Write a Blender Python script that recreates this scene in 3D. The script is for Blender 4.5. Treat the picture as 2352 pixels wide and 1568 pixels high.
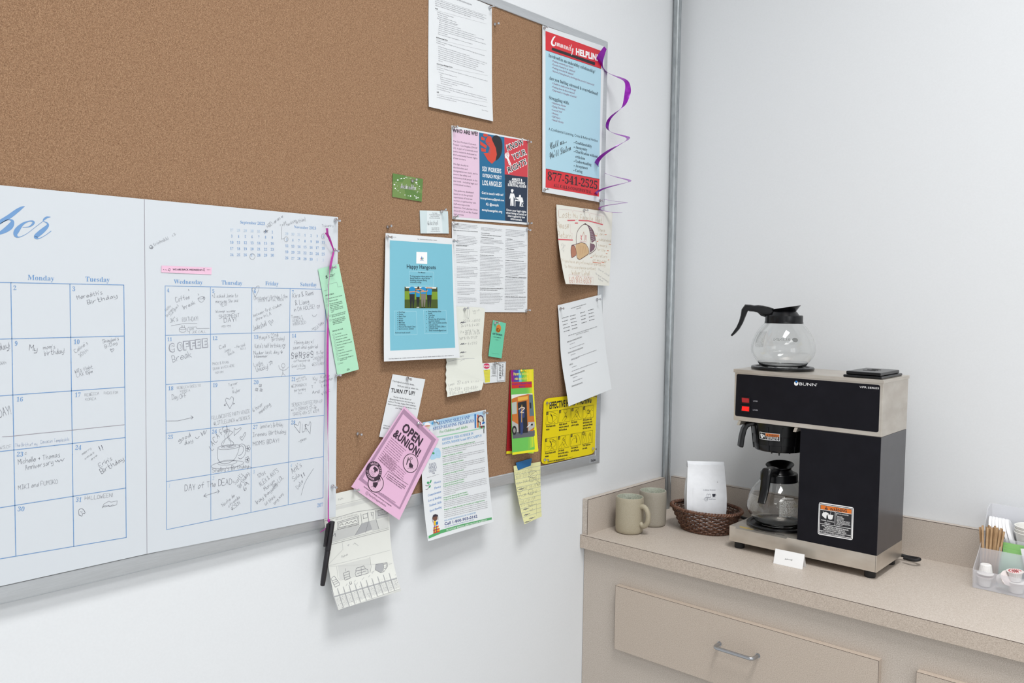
import bpy, bmesh, math, random
import numpy as np
from mathutils import Vector, Matrix
from mathutils.geometry import tessellate_polygon

for _o in list(bpy.data.objects):
    bpy.data.objects.remove(_o)
SC = bpy.context.scene
COL = SC.collection
random.seed(7)

# ------------------------------------------------------------------ camera
CAM = np.array([1.4505, -2.42, 1.6002])
RM = np.array([[0.74740195, -0.04709378, 0.66270091],
               [0.66422638, 0.03207501, -0.74684303],
               [0.01391552, 0.99837537, 0.05525385]])
FPX, PX0, PY0 = 1956.0, 1176.0, 784.0
cd = bpy.data.cameras.new('camera')
cd.sensor_width = 36.0
cd.lens = FPX * 36.0 / 2352.0
cd.clip_start = 0.02
cam = bpy.data.objects.new('camera', cd)
COL.objects.link(cam)
cam.matrix_world = Matrix([list(RM[0]) + [CAM[0]], list(RM[1]) + [CAM[1]], list(RM[2]) + [CAM[2]], [0, 0, 0, 1]])
SC.camera = cam

# ------------------------------------------------------------------ world, lamps, exposure
w = bpy.data.worlds.new('room_world')
SC.world = w
w.use_nodes = True
w.node_tree.nodes['Background'].inputs[0].default_value = (0.9, 0.95, 1.0, 1)
w.node_tree.nodes['Background'].inputs[1].default_value = 0.3
CEIL = 3.70


def area(name, loc, sx, sy, watts, col=(1, 0.98, 0.95), rot=(0, 0, 0)):
    l = bpy.data.lights.new(name, 'AREA')
    l.shape = 'RECTANGLE'
    l.size, l.size_y, l.energy, l.color = sx, sy, watts, col
    if rot == (0, 0, 0):
        l.spread = math.radians(138)      # louvred ceiling troffers
    o = bpy.data.objects.new(name, l)
    o.location = loc
    o.rotation_euler = rot
    COL.objects.link(o)
    return o


area('ceiling_lamp', (1.45, -1.50, CEIL - .02), 0.6, 1.2, 50, (1, 1, 1))
area('ceiling_lamp', (3.2, -2.2, CEIL - .02), 0.6, 1.2, 13, (1, 1, 1))
area('ceiling_lamp', (2.9, -3.8, CEIL - .02), 0.6, 1.2, 34, (1, 1, 1))
area('ceiling_lamp', (3.3, -3.6, CEIL - .02), 0.6, 1.2, 20, (1, 1, 1))
area('side_fill_light', (4.36, -2.6, 1.5), 1.6, 1.5, 15, (0.97, 0.985, 1.0), (0, math.radians(90), 0))  # added fill panel before the right wall, which has no window
SC.view_settings.view_transform = 'Standard'
SC.view_settings.look = 'None'
SC.view_settings.gamma = 1.0
SC.view_settings.use_curve_mapping = False
SC.view_settings.exposure = -0.22
SC.cycles.max_bounces = 10
SC.cycles.transparent_max_bounces = 12


# ------------------------------------------------------------------ helpers: camera maths, materials, meshes
def at(px, py, ax, val):
    d = RM @ np.array([(px - PX0) / FPX, -(py - PY0) / FPX, -1.0])
    t = (val - CAM[ax]) / d[ax]
    return CAM + t * d


def proj(p):
    q = RM.T @ (np.asarray(p, float) - CAM)
    return np.array([PX0 + FPX * q[0] / -q[2], PY0 - FPX * q[1] / -q[2]])


def lin(c):
    out = []
    for v in c:
        v = v / 255.0
        out.append(v / 12.92 if v <= 0.04045 else ((v + 0.055) / 1.055) ** 2.4)
    return out


_mats = {}


def M(name, rgb=None, rough=0.6, metal=0.0, spec=0.5, alpha=None, trans=0.0, emit=None):
    if name in _mats:
        return _mats[name]
    m = bpy.data.materials.new(name)
    m.use_nodes = True
    b = m.node_tree.nodes['Principled BSDF']
    b.inputs['Base Color'].default_value = (*lin(rgb), 1)
    b.inputs['Roughness'].default_value = rough
    b.inputs['Metallic'].default_value = metal
    b.inputs['Specular IOR Level'].default_value = spec
    if trans:
        b.inputs['Transmission Weight'].default_value = trans
    if alpha is not None:
        b.inputs['Alpha'].default_value = alpha
    if emit:
        b.inputs['Emission Color'].default_value = (*lin(emit[0]), 1)
        b.inputs['Emission Strength'].default_value = emit[1]
    _mats[name] = m
    return m


def speckle(name, base, dark, light, scale, rough=0.6, bump=0.0, metal=0.0, stretch=(1, 1, 1), lo=0.35, hi=0.65, spec=0.4, second=None):
    """noise driven two or three tone material in object space"""
    m = M(name, base, rough, metal, spec)
    nt = m.node_tree
    b = nt.nodes['Principled BSDF']
    tc = nt.nodes.new('ShaderNodeTexCoord')
    mp = nt.nodes.new('ShaderNodeMapping')
    mp.inputs['Scale'].default_value = stretch
    nz = nt.nodes.new('ShaderNodeTexNoise')
    nz.inputs['Scale'].default_value = scale
    nz.inputs['Detail'].default_value = 3
    nz.inputs['Roughness'].default_value = 0.6
    rp = nt.nodes.new('ShaderNodeValToRGB')
    e = rp.color_ramp.elements
    e[0].position, e[1].position = lo, hi
    e[0].color = (*lin(dark), 1)
    e[1].color = (*lin(light), 1)
    mid = e.new(0.5 * (lo + hi))
    mid.color = (*lin(base), 1)
    nt.links.new(tc.outputs['Object'], mp.inputs[0])
    nt.links.new(mp.outputs[0], nz.inputs['Vector'])
    nt.links.new(nz.outputs['Fac'], rp.inputs[0])
    last = rp.outputs[0]
    if second:
        n2 = nt.nodes.new('ShaderNodeTexNoise')
        n2.inputs['Scale'].default_value = second[0]
        n2.inputs['Detail'].default_value = 2
        r2 = nt.nodes.new('ShaderNodeMapRange')
        r2.inputs['From Min'].default_value = 0.3
        r2.inputs['From Max'].default_value = 0.7
        r2.inputs['To Min'].default_value = second[1]
        r2.inputs['To Max'].default_value = second[2]
        mx = nt.nodes.new('ShaderNodeMix')
        mx.data_type = 'RGBA'
        mx.blend_type = 'MULTIPLY'
        mx.inputs['Factor'].default_value = 1
        nt.links.new(mp.outputs[0], n2.inputs['Vector'])
        nt.links.new(n2.outputs['Fac'], r2.inputs['Value'])
        nt.links.new(last, mx.inputs['A'])
        nt.links.new(r2.outputs[0], mx.inputs['B'])
        last = mx.outputs['Result']
    nt.links.new(last, b.inputs['Base Color'])
    if bump:
        bp = nt.nodes.new('ShaderNodeBump')
        bp.inputs['Strength'].default_value = bump
        bp.inputs['Distance'].default_value = 0.002
        nt.links.new(nz.outputs['Fac'], bp.inputs['Height'])
        nt.links.new(bp.outputs[0], b.inputs['Normal'])
    return m


def glass(name, col=(1, 1, 1), rough=0.0, ior=1.45):
    if name in _mats:
        return _mats[name]
    m = bpy.data.materials.new(name)
    m.use_nodes = True
    nt = m.node_tree
    b = nt.nodes['Principled BSDF']
    b.inputs['Base Color'].default_value = (*col, 1)
    b.inputs['Roughness'].default_value = rough
    b.inputs['IOR'].default_value = ior
    b.inputs['Transmission Weight'].default_value = 1.0
    _mats[name] = m
    return m


MAT_WALL = speckle('white_wall_paint', (229, 231, 233), (228, 230, 232), (230, 232, 234), 220, 0.75, 0.035, spec=0.2)
MAT_CEIL = M('ceiling_white', (232, 232, 230), 0.9)
MAT_FLOOR = speckle('floor_tile', (190, 191, 190), (180, 181, 180), (198, 199, 198), 40, 0.5)
MAT_CORK = speckle('cork', (151, 118, 91), (122, 91, 68), (179, 147, 117), 620, 0.9, 0.10, lo=0.30, hi=0.72, spec=0.15, second=(240, 0.90, 1.10))
MAT_LAM = speckle('beige_laminate', (196, 185, 174), (178, 165, 152), (212, 203, 194), 520, 0.45, 0.0, lo=0.32, hi=0.7, spec=0.35)
MAT_LAMEDGE = speckle('beige_laminate_edge', (193, 179, 165), (175, 159, 145), (208, 195, 182), 520, 0.5, lo=0.32, hi=0.7)
MAT_SEAM = M('laminate_seam', (88, 74, 66), 0.7)
MAT_ALU = speckle('brushed_aluminium', (200, 203, 206), (196, 199, 202), (204, 207, 210), 30, 0.40, metal=0.6, stretch=(1, 1, 30), spec=0.4)
MAT_GALV = speckle('galvanised_steel', (176, 181, 183), (166, 171, 174), (184, 189, 191), 90, 0.30, metal=0.85, stretch=(1, 1, .3))
MAT_STEEL = speckle('stainless_steel', (210, 202, 191), (204, 195, 184), (216, 209, 199), 12, 0.34, metal=0.8, stretch=(1, 1, 2.5), second=(7, 0.93, 1.03))
MAT_CHROME = M('pin_metal', (205, 205, 208), 0.22, 0.9)
MAT_BLACKPANEL = speckle('black_powder_panel', (15, 14, 22), (13, 12, 20), (17, 16, 24), 25, 0.5, spec=0.2)
MAT_TOWERSIDE = speckle('dark_enamel', (58, 56, 60), (55, 53, 57), (61, 59, 63), 30, 0.28, spec=0.8)
MAT_BLACK = M('black_plastic', (10, 10, 13), 0.24, spec=0.38)
MAT_RUBBER = M('black_rubber', (24, 23, 25), 0.6)
MAT_PAPER = M('paper_white', (225, 228, 230), 0.7, spec=0.2)
MAT_CALP = M('calendar_paper', (212, 217, 222), 0.7, spec=0.2)
MAT_INK = M('ink_black', (45, 42, 48), 0.6)
MAT_GREY = M('ink_grey', (128, 128, 134), 0.6)
MAT_LGREY = M('ink_light_grey', (168, 168, 172), 0.6)
MAT_PEN = M('pencil_line', (106, 106, 118), 0.6)
MAT_PENL = M('pencil_line_light', (158, 160, 170), 0.6)
MAT_CALB = M('calendar_blue', (112, 154, 202), 0.6)
MAT_CALL = M('calendar_pale_blue', (178, 200, 222), 0.6)
MAT_WHITE = M('print_white', (244, 244, 244), 0.6)


def tag(o, label=None, cat=None, group=None, kind=None):
    if label:
        o['label'] = label
    if cat:
        o['category'] = cat
    if group:
        o['group'] = group
    if kind:
        o['kind'] = kind
    return o


def empty(name, loc, label, cat, group=None):
    o = bpy.data.objects.new(name, None)
    o.empty_display_size = 0.02
    o.location = loc
    COL.objects.link(o)
    return tag(o, label, cat, group)


def copy_tree(o, parent=None):
    c = o.copy()
    COL.objects.link(c)
    if parent is not None:
        c.parent = parent
    for ch in list(o.children):
        copy_tree(ch, c)
    return c


class MB:
    """collects geometry in world coordinates and links it as one mesh object"""

    def __init__(s):
        s.v, s.f, s.mi, s.sm = [], [], [], []

    def add(s, verts, faces, mi=0, smooth=False):
        b = len(s.v)
        s.v.extend([tuple(map(float, p)) for p in verts])
        for f in faces:
            s.f.append([b + i for i in f])
            s.mi.append(mi)
            s.sm.append(smooth)
        return s

    def box(s, lo, hi, mi=0, rot=0.0, piv=None):
        x0, y0, z0 = lo
        x1, y1, z1 = hi
        vs = [(x0, y0, z0), (x1, y0, z0), (x1, y1, z0), (x0, y1, z0), (x0, y0, z1), (x1, y0, z1), (x1, y1, z1), (x0, y1, z1)]
        if rot:
            px, py = piv if piv else ((x0 + x1) / 2, (y0 + y1) / 2)
            c, sn = math.cos(rot), math.sin(rot)
            vs = [(px + (x - px) * c - (y - py) * sn, py + (x - px) * sn + (y - py) * c, z) for x, y, z in vs]
        return s.add(vs, [(0, 3, 2, 1), (4, 5, 6, 7), (0, 1, 5, 4), (1, 2, 6, 5), (2, 3, 7, 6), (3, 0, 4, 7)], mi)

    def loft(s, rings, mi=0, smooth=True, caps=True, closed=False):
        n = len(rings[0])
        vs = [p for r in rings for p in r]
        fs = []
        k = len(rings)
        for i in range(k if closed else k - 1):
            j = (i + 1) % k
            for a in range(n):
                b = (a + 1) % n
                fs.append((i * n + a, i * n + b, j * n + b, j * n + a))
        if caps and not closed:
            fs.append(tuple(range(n))[::-1])
            fs.append(tuple((k - 1) * n + a for a in range(n)))
        return s.add(vs, fs, mi, smooth)

    def lathe(s, prof, c, seg=32, mi=0, smooth=True, caps=True, sx=1, sy=1, closed=False):
        rings = []
        for r, z in prof:
            r = max(r, 1e-5)
            rings.append([(c[0] + sx * r * math.cos(2 * math.pi * a / seg), c[1] + sy * r * math.sin(2 * math.pi * a / seg), c[2] + z) for a in range(seg)])
        return s.loft(rings, mi, smooth, caps, closed)

    def tube(s, path, r, seg=8, mi=0, closed=False, caps=True, flat=1.0, upv=(0, 0, 1)):
        P = [np.array(p, float) for p in path]
        n = len(P)
        rings = []
        up = np.array(upv, float)
        for i in range(n):
            if closed:
                t = P[(i + 1) % n] - P[i - 1]
            else:
                t = P[min(i + 1, n - 1)] - P[max(i - 1, 0)]
            t = t / (np.linalg.norm(t) + 1e-12)
            u = up - t * (up @ t)
            if np.linalg.norm(u) < 0.1:
                u = np.array([1.0, 0.13, 0.07]) - t * (np.array([1.0, 0.13, 0.07]) @ t)
            u /= np.linalg.norm(u)
            w_ = np.cross(t, u)
            rr = r[i] if hasattr(r, '__len__') else r
            rings.append([P[i] + rr * (math.cos(2 * math.pi * a / seg) * w_ + flat * math.sin(2 * math.pi * a / seg) * u) for a in range(seg)])
        return s.loft(rings, mi, True, caps, closed)

    def build(s, name, mats, parent=None, loc=None, bevel=0.0, seg=2, sharp=35, kind=None, label=None):
        if not isinstance(mats, (list, tuple)):
            mats = [mats]
        if loc is None:
            loc = tuple(parent.location) if parent else tuple(np.mean(np.array(s.v), axis=0))
        L = np.array(loc, float)
        me = bpy.data.meshes.new(name)
        me.from_pydata([tuple(np.array(p) - L) for p in s.v], [], s.f)
        for m in mats:
            me.materials.append(m)
        me.polygons.foreach_set('material_index', s.mi)
        me.polygons.foreach_set('use_smooth', s.sm)
        me.update()
        if any(s.sm):
            me.set_sharp_from_angle(angle=math.radians(sharp))
        o = bpy.data.objects.new(name, me)
        COL.objects.link(o)
        if parent:
            o.parent = parent
            q = parent
            base = np.array(q.location)
            while q.parent:
                q = q.parent
                base = base + np.array(q.location)
            o.location = tuple(L - base)
        else:
            o.location = loc
        if bevel:
            md = o.modifiers.new('bevel', 'BEVEL')
            md.width, md.segments, md.limit_method = bevel, seg, 'ANGLE'
        if kind:
            o['kind'] = kind
        if label:
            o['label'] = label
        return o


# ------------------------------------------------------------------ lettering
_fc = bpy.data.curves.new('glyph_source', 'FONT')
_fo = bpy.data.objects.new('glyph_source', _fc)
COL.objects.link(_fo)
_fc.size = 1.0
_fc.resolution_u = 2
_gl = {}


def _raw(txt, off):
    _fc.body = txt
    _fc.offset = off
    _fc.resolution_u = 1 if ord(txt[0]) > 0x1D000 and not 0x1D4D0 <= ord(txt[0]) <= 0x1D503 else 2
    bpy.context.view_layer.update()
    me = bpy.data.meshes.new_from_object(_fo)
    v = np.array([(p.co.x, p.co.y) for p in me.vertices]) if len(me.vertices) else np.zeros((0, 2))
    f = [list(p.vertices) for p in me.polygons]
    bpy.data.meshes.remove(me)
    return v, f


_hx = {}


def warm(chars, off=0.0):
    """fetch many glyphs with one evaluation: one per line, each followed by an H that measures its advance"""
    if 'H' not in _hx:
        v, _ = _raw('H', 0)
        _hx['H'] = v[:, 0].max()
        _hx['cap'] = v[:, 1].max()
    v0, _ = _raw('H', 0)
    hw = v0[:, 0].max() - v0[:, 0].min()
    _fc.space_line = 3.0
    v1, _ = _raw('H\nH', 0)
    pitch = v1[:, 1].max() - v1[v1[:, 1] < 0][:, 1].max()
    v, f = _raw('\n'.join(c + 'H' for c in chars), off)
    _fc.space_line = 1.0
    ln = [int(round((0.35 - v[g][:, 1].mean()) / pitch)) for g in f]
    for i, c in enumerate(chars):
        F = [g for g, l in zip(f, ln) if l == i]
        xm = max(v[g][:, 0].max() for g in F)
        F = [g for g in F if v[g][:, 0].min() < xm - hw - 2 * abs(off) - .002]
        used = sorted({k for g in F for k in g})
        idx = {k: j for j, k in enumerate(used)}
        w_ = v[used] + np.array([0, i * pitch])
        _gl[(c, off)] = (w_ / _hx['cap'], [[idx[k] for k in g] for g in F], (xm - off - _hx['H']) / _hx['cap'])


def glyph(ch, off=0.0):
    k = (ch, off)
    if k not in _gl:
        if 'H' not in _hx:
            v, _ = _raw('H', 0)
            _hx['H'] = v[:, 0].max()
            _hx['cap'] = v[:, 1].max()
        vv, _ = _raw(ch + 'H', 0)
        adv = vv[:, 0].max() - _hx['H']
        v, f = _raw(ch, off)
        _gl[k] = (v / _hx['cap'], f, adv / _hx['cap'])
    return _gl[k]


STROKES = {
 'a': '45362513223345|4542', 'b': '1912|143645342212', 'c': '453625142243', 'd': '45362413223345|4942', 'e': '144445362514132243',
 'f': '59493732|1656', 'g': '45362514233445|45413010', 'h': '1912|14364542', 'i': '2622|2827', 'j': '36312010|3837', 'k': '1912|4614|2442',
 'l': '2922', 'm': '1612|14253632|34455652', 'n': '1612|14364542', 'o': '362513223344534536'.replace('4453', '44'), 'p': '1610|143645342213',
 'q': '45362514233445|4540', 'r': '1612|143646', 's': '46362534433212', 't': '29233242|1646', 'u': '161322324346|4642', 'v': '162246',
 'w': '1622354256', 'x': '1642|4612', 'y': '16132333|46412010', 'z': '16461242',
 'A': '123952|2545', 'B': '1219|193948463515|3544433212', 'C': '584929171414132242 53'.replace(' ', ''), 'D': '1219|193957543212', 'E': '59191252|1545',
 'F': '591912|1545', 'G': '5849291714132242545535', 'H': '1219|5259|1555', 'I': '1949|2922'.replace('2922', '3932') + '|1242', 'J': '4943322213',
 'K': '1219|5914|2552', 'L': '191252', 'M': '1219355952', 'N': '12195259', 'O': '392817132232535739', 'P': '1219|193948463515',
 'Q': '392817132232535739|4352', 'R': '1219|193948463515|3552', 'S': '584929173655533213', 'T': '1959|3932', 'U': '191422425459',
 'V': '193259', 'W': '1922364259', 'X': '1952|5912', 'Y': '193559|3532', 'Z': '19591252',
 '0': '291714223244473929', '1': '172922', '2': '17293948461242', '3': '18293948463525|354543321 3'.replace(' ', ''), '4': '391454|4942',
 '5': '4919163645433213', '6': '4927141322324344351 4'.replace(' ', ''), '7': '194922', '8': '392817263544332213243 64839'.replace(' ', ''),
 '9': '48392817263647|4842', '!': '2924|2322', '?': '18293948 3634|3332'.replace(' ', ''), '.': '2223', ',': '2220', "'": '2927', '-': '1444',
 '+': '1545|3733', '@': '45352433434543|454353554838271615233242', '&': '52172938132244', '/': '1149', ':': '2526|2223',
 '(': '39262431', ')': '19262411', '#': '2228|4248|1545|1343', '<': '472442', '>': '174412', '$': '584929173655533213|3930', '=': '1545|1343',
 '"': '2927|3937', '*': '1646|2843', '^': '163846',
}


def spl(P, sub=3, sharp=0.1):
    """Catmull-Rom through P; keeps hard corners"""
    P = [np.array(p, float) for p in P]
    n = len(P)
    if n < 3:
        return P
    T = []
    for i in range(n):
        a, b = P[max(i - 1, 0)], P[min(i + 1, n - 1)]
        t = (b - a) * 0.5
        if 0 < i < n - 1:
            d1, d2 = P[i] - P[i - 1], P[i + 1] - P[i]
            c = d1 @ d2 / (np.linalg.norm(d1) * np.linalg.norm(d2) + 1e-9)
            if c < sharp:
                t = t * 0.0
        T.append(t)
    out = [P[0]]
    for i in range(n - 1):
        for k in range(1, sub + 1):
            h = k / sub
            a = 2 * h ** 3 - 3 * h ** 2 + 1
            b = h ** 3 - 2 * h ** 2 + h
            c = -2 * h ** 3 + 3 * h ** 2
            d = h ** 3 - h ** 2
            out.append(a * P[i] + b * T[i] + c * P[i + 1] + d * T[i + 1])
    return out


_st = {}


def stroke_glyph(ch, style):
    """-> (list of quads as 4x2 arrays in cap units, advance)"""
    k = (ch, style)
    if k in _st:
        return _st[k]
    src = STROKES.get(ch)
    if src is None:
        src = STROKES.get(ch.lower(), '2223')
    q = []
    xs = []
    for st in src.split('|'):
        P = [np.array([(int(st[i]) - 1) / 7.0, (int(st[i + 1]) - 2) / 7.0]) for i in range(0, len(st) - 1, 2)]
        xs += [p[0] for p in P]
        S = spl(P, 4, -0.45)
        for a, b in zip(S[:-1], S[1:]):
            d = b - a
            L = np.linalg.norm(d) + 1e-9
            if style == 'serif':
                wd = 0.035 + 0.10 * abs(d[1]) / L
            else:
                wd = 0.050
            nrm = np.array([-d[1], d[0]]) / L * wd * 0.5
            e = d / L * 0.015
            q.append(np.array([a - e - nrm, b + e - nrm, b + e + nrm, a - e + nrm]))
        if style == 'serif' and ch not in '-.,\'':
            for p, o in ((P[0], P[1]), (P[-1], P[-2])):
                if abs(o[0] - p[0]) < 0.25 * abs(o[1] - p[1]) + 0.02 and min(abs(p[1] - t) for t in (0, 4 / 7, 1)) < 0.02:
                    q.append(np.array([p + (-0.13, -0.025), p + (0.13, -0.025), p + (0.13, 0.025), p + (-0.13, 0.025)]))
    x0, x1 = min(xs), max(xs)
    q = [a - np.array([x0, 0]) for a in q]
    _st[k] = (q, x1 - x0 + (0.24 if style == 'serif' else 0.22))
    return _st[k]


def mapped(ch, style):
    """serif, italic and script letters live among the mathematical alphanumerics of the fallback font"""
    up, lw, dg = {'serif': (0x1D400, 0x1D41A, 0x1D7CE), 'serifb': (0x1D400, 0x1D41A, 0x1D7CE), 'italic': (0x1D468, 0x1D482, 0x1D7CE), 'script': (0x1D4D0, 0x1D4EA, 0x1D7CE)}[style]
    if 'A' <= ch <= 'Z':
        return chr(up + ord(ch) - 65)
    if 'a' <= ch <= 'z':
        return chr(lw + ord(ch) - 97)
    if '0' <= ch <= '9':
        return chr(dg + ord(ch) - 48)
    return ch


_AL = 'ABCDEFGHIJKLMNOPQRSTUVWXYZabcdefghijklmnopqrstuvwxyz'
warm([mapped(c, 'serif') for c in _AL + '0123456789'], -0.006)
warm([mapped(c, 'serif') for c in _AL + '0123456789'], 0.0)
warm([mapped(c, 'script') for c in 'CWLacelmnoiustuy'], 0.0)
warm([mapped(c, 'italic') for c in 'PFCLRTSabcdefghiklmnoprstuvxy'], 0.0)


def text_faces(txt, style):
    """-> list of (Nx2 polygon verts in cap units) and total width"""
    x = 0.0
    V, F = [], []
    for ch in txt:
        if ch == ' ':
            x += 0.38
            continue
        if style == 'hand':
            q, adv = stroke_glyph(ch, style)
            j = (random.uniform(-.05, .05), random.uniform(0.92, 1.08)) if style == 'hand' else (0, 1)
            for a in q:
                b = len(V)
                V.extend([(x + p[0] * j[1], (p[1] + j[0]) * j[1]) for p in a])
                F.append([b, b + 1, b + 2, b + 3])
            x += adv
        else:
            off = {'bold': 0.022, 'black': 0.036, 'fat': 0.075, 'heavy': 0.05, 'serif': -0.006}.get(style, 0.0)
            if style in ('serif', 'serifb', 'italic', 'script'):
                ch = mapped(ch, style)
            v, f, adv = glyph(ch, off)
            b = len(V)
            V.extend([(x + p[0], p[1]) for p in v])
            F.extend([[b + i for i in g] for g in f])
            x += adv + (0.04 if off > 0 else 0)
    return V, F, x


def homography(src, dst):
    A, B = [], []
    for (x, y), (u, v) in zip(src, dst):
        A.append([x, y, 1, 0, 0, 0, -u * x, -u * y])
        B.append(u)
        A.append([0, 0, 0, x, y, 1, -v * x, -v * y])
        B.append(v)
    h = np.linalg.solve(np.array(A), np.array(B))
    return np.append(h, 1).reshape(3, 3)


STEP = 0.00012


class Sheet:
    """a sheet of paper (or a printed panel): one mesh that carries its own print.
    corners run TL, TR, BR, BL; lift(u, v) bends it away from the surface behind it."""

    def __init__(s, corners, mat, ax=0, d0=0.018, n=(1, 0, 0), lift=None, grid=12, outline=None, thick=2, sub=None):
        s.n = np.array(n, float)
        s.lift = (lambda u, v: lift(min(1.0, max(0.0, u)), min(1.0, max(0.0, v)))) if lift else (lambda u, v: 0.0)
        s.curved = lift is not None
        uvs = [(0, 0), (1, 0), (1, 1), (0, 1)]
        s.P = []
        for c, (u, v) in zip(corners, uvs):
            if len(c) == 3:
                s.P.append(np.array(c, float))
            else:
                l = s.lift(u, v) * s.n[ax]
                s.P.append(at(c[0], c[1], ax, d0 + l) - s.n * s.lift(u, v))
        pc = [proj(p + s.n * s.lift(u, v)) for p, (u, v) in zip(s.P, uvs)]
        s.H = homography(pc, uvs)
        s.W = np.linalg.norm(s.P[1] - s.P[0])
        s.Hh = np.linalg.norm(s.P[3] - s.P[0])
        s.fr = (0, 0, 1)
        s.mb = MB()
        s.mats = [mat]
        g = grid
        if outline is None:
            for k, flip in ((0, False), (-thick, True)):
                vs = [s.pos(i / g, j / g, k) for j in range(g + 1) for i in range(g + 1)]
                fs = []
                for j in range(g):
                    for i in range(g):
                        a = j * (g + 1) + i
                        q = (a, a + g + 1, a + g + 2, a + 1)
                        fs.append(q[::-1] if flip else q)
                s.mb.add(vs, fs, 0, True)
            rim = [(i / g, 0) for i in range(g)] + [(1, i / g) for i in range(g)] + [(1 - i / g, 1) for i in range(g)] + [(0, 1 - i / g) for i in range(g)]
        else:
            rim = outline
            tri = tessellate_polygon([[Vector((u, -v, 0)) for u, v in rim]])
            s.mb.add([s.pos(u, v, 0) for u, v in rim], [tuple(t) for t in tri])
            s.mb.add([s.pos(u, v, -thick) for u, v in rim], [tuple(t)[::-1] for t in tri])
        m = len(rim)
        s.mb.add([s.pos(u, v, 0) for u, v in rim] + [s.pos(u, v, -thick) for u, v in rim], [(i, (i + 1) % m, m + (i + 1) % m, m + i) for i in range(m)])

    def pos(s, u, v, k=0):
        p = (1 - u) * (1 - v) * s.P[0] + u * (1 - v) * s.P[1] + u * v * s.P[2] + (1 - u) * v * s.P[3]
        return p + s.n * (s.lift(u, v) + k * STEP)

    def crop(s, ox, oy, sc):
        s.fr = (ox, oy, sc)
        return s

    def uv(s, p):
        x, y = s.fr[0] + p[0] * s.fr[2], s.fr[1] + p[1] * s.fr[2]
        h = s.H @ np.array([x, y, 1.0])
        h = h[:2] / h[2]
        if s.curved:
            p0, q = np.array([x, y]), np.array([x, y])
            for _ in range(3):
                q = q - (proj(s.pos(h[0], h[1])) - p0)
                h = s.H @ np.array([q[0], q[1], 1.0])
                h = h[:2] / h[2]
        return h

    def pg(s, p):
        u, v = s.uv(p)
        return np.array([u * s.W, v * s.Hh])

    def mi(s, m):
        if m not in s.mats:
            s.mats.append(m)
        return s.mats.index(m)

    def _put(s, pts, faces, m, k):
        s.mb.add([s.pos(a / s.W, b / s.Hh, k) for a, b in pts], faces, s.mi(m))

    def quad(s, pts, m, k=1, nn=6):
        q = [s.pg(p) for p in pts]
        vs = []
        for j in range(nn + 1):
            for i in range(nn + 1):
                a, b = i / nn, j / nn
                vs.append((1 - a) * (1 - b) * q[0] + a * (1 - b) * q[1] + a * b * q[2] + (1 - a) * b * q[3])
        s._put(vs, [(j * (nn + 1) + i, (j + 1) * (nn + 1) + i, (j + 1) * (nn + 1) + i + 1, j * (nn + 1) + i + 1) for j in range(nn) for i in range(nn)], m, k)
        return s

    def poly(s, pts, m, k=1, smooth=False):
        if smooth:
            pts = spl(list(pts) + [pts[0]], 3, -0.2)[:-1]
        q = [s.pg(p) for p in pts]
        tri = [tuple(t) for t in tessellate_polygon([[Vector((a, -b, 0)) for a, b in q]])]
        if s.curved:
            q = list(q)
            out, mids = [], {}
            while tri:
                t = tri.pop()
                e = [np.linalg.norm(q[t[i]] - q[t[(i + 1) % 3]]) for i in range(3)]
                i = int(np.argmax(e))
                if e[i] < .011:
                    out.append(t)
                    continue
                a, b, c = t[i], t[(i + 1) % 3], t[(i + 2) % 3]
                key = (min(a, b), max(a, b))
                if key not in mids:
                    mids[key] = len(q)
                    q.append((q[a] + q[b]) / 2)
                mm = mids[key]
                tri += [(a, mm, c), (mm, b, c)]
            tri = out
        s._put(q, tri, m, k)
        return s

    def upx(s, p, r=1.0):
        return np.linalg.norm(s.pg((p[0], p[1] - r)) - s.pg(p))

    def line(s, pts, wd, m, k=2, smooth=False, closed=False):
        pts = [np.array(p, float) for p in pts]
        if closed:
            pts = pts + [pts[0]]
        if smooth:
            pts = spl(pts, 4, -0.3)
        seg = [pts[0]]
        for a, b in zip(pts[:-1], pts[1:]):
            L = np.linalg.norm(b - a) * s.fr[2]
            c = max(1, int(L / 30))
            for i in range(1, c + 1):
                seg.append(a + (b - a) * i / c)
        w_ = wd * s.upx(seg[0], 1.0) * (.72 if m is MAT_PEN else 1)
        q = [s.pg(p) for p in seg]
        vs, fs = [], []
        for a, b in zip(q[:-1], q[1:]):
            d = b - a
            L = np.linalg.norm(d)
            if L < 1e-9:
                continue
            nr = np.array([-d[1], d[0]]) / L * w_ * 0.5
            e = d / L * w_ * 0.2
            i = len(vs)
            vs += [a - e - nr, a - e + nr, b + e + nr, b + e - nr]
            fs.append((i, i + 1, i + 2, i + 3))
        s._put(vs, fs, m, k)
        return s

    def vline(s, pts, m, k=2):
        """brush stroke, (x, y, width)"""
        P = spl([np.array(p, float) for p in pts], 6, -0.6)
        vs, fs = [], []
        n = len(P)
        for i, p in enumerate(P):
            d = P[min(i + 1, n - 1)][:2] - P[max(i - 1, 0)][:2]
            d = d / (np.linalg.norm(d) + 1e-9)
            nr = np.array([-d[1], d[0]]) * max(p[2], 1) * 0.5
            vs += [s.pg(p[:2] - nr), s.pg(p[:2] + nr)]
            if i:
                j = 2 * i
                fs.append((j - 2, j - 1, j + 1, j))
        s._put(vs, fs, m, k)
        return s

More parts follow.
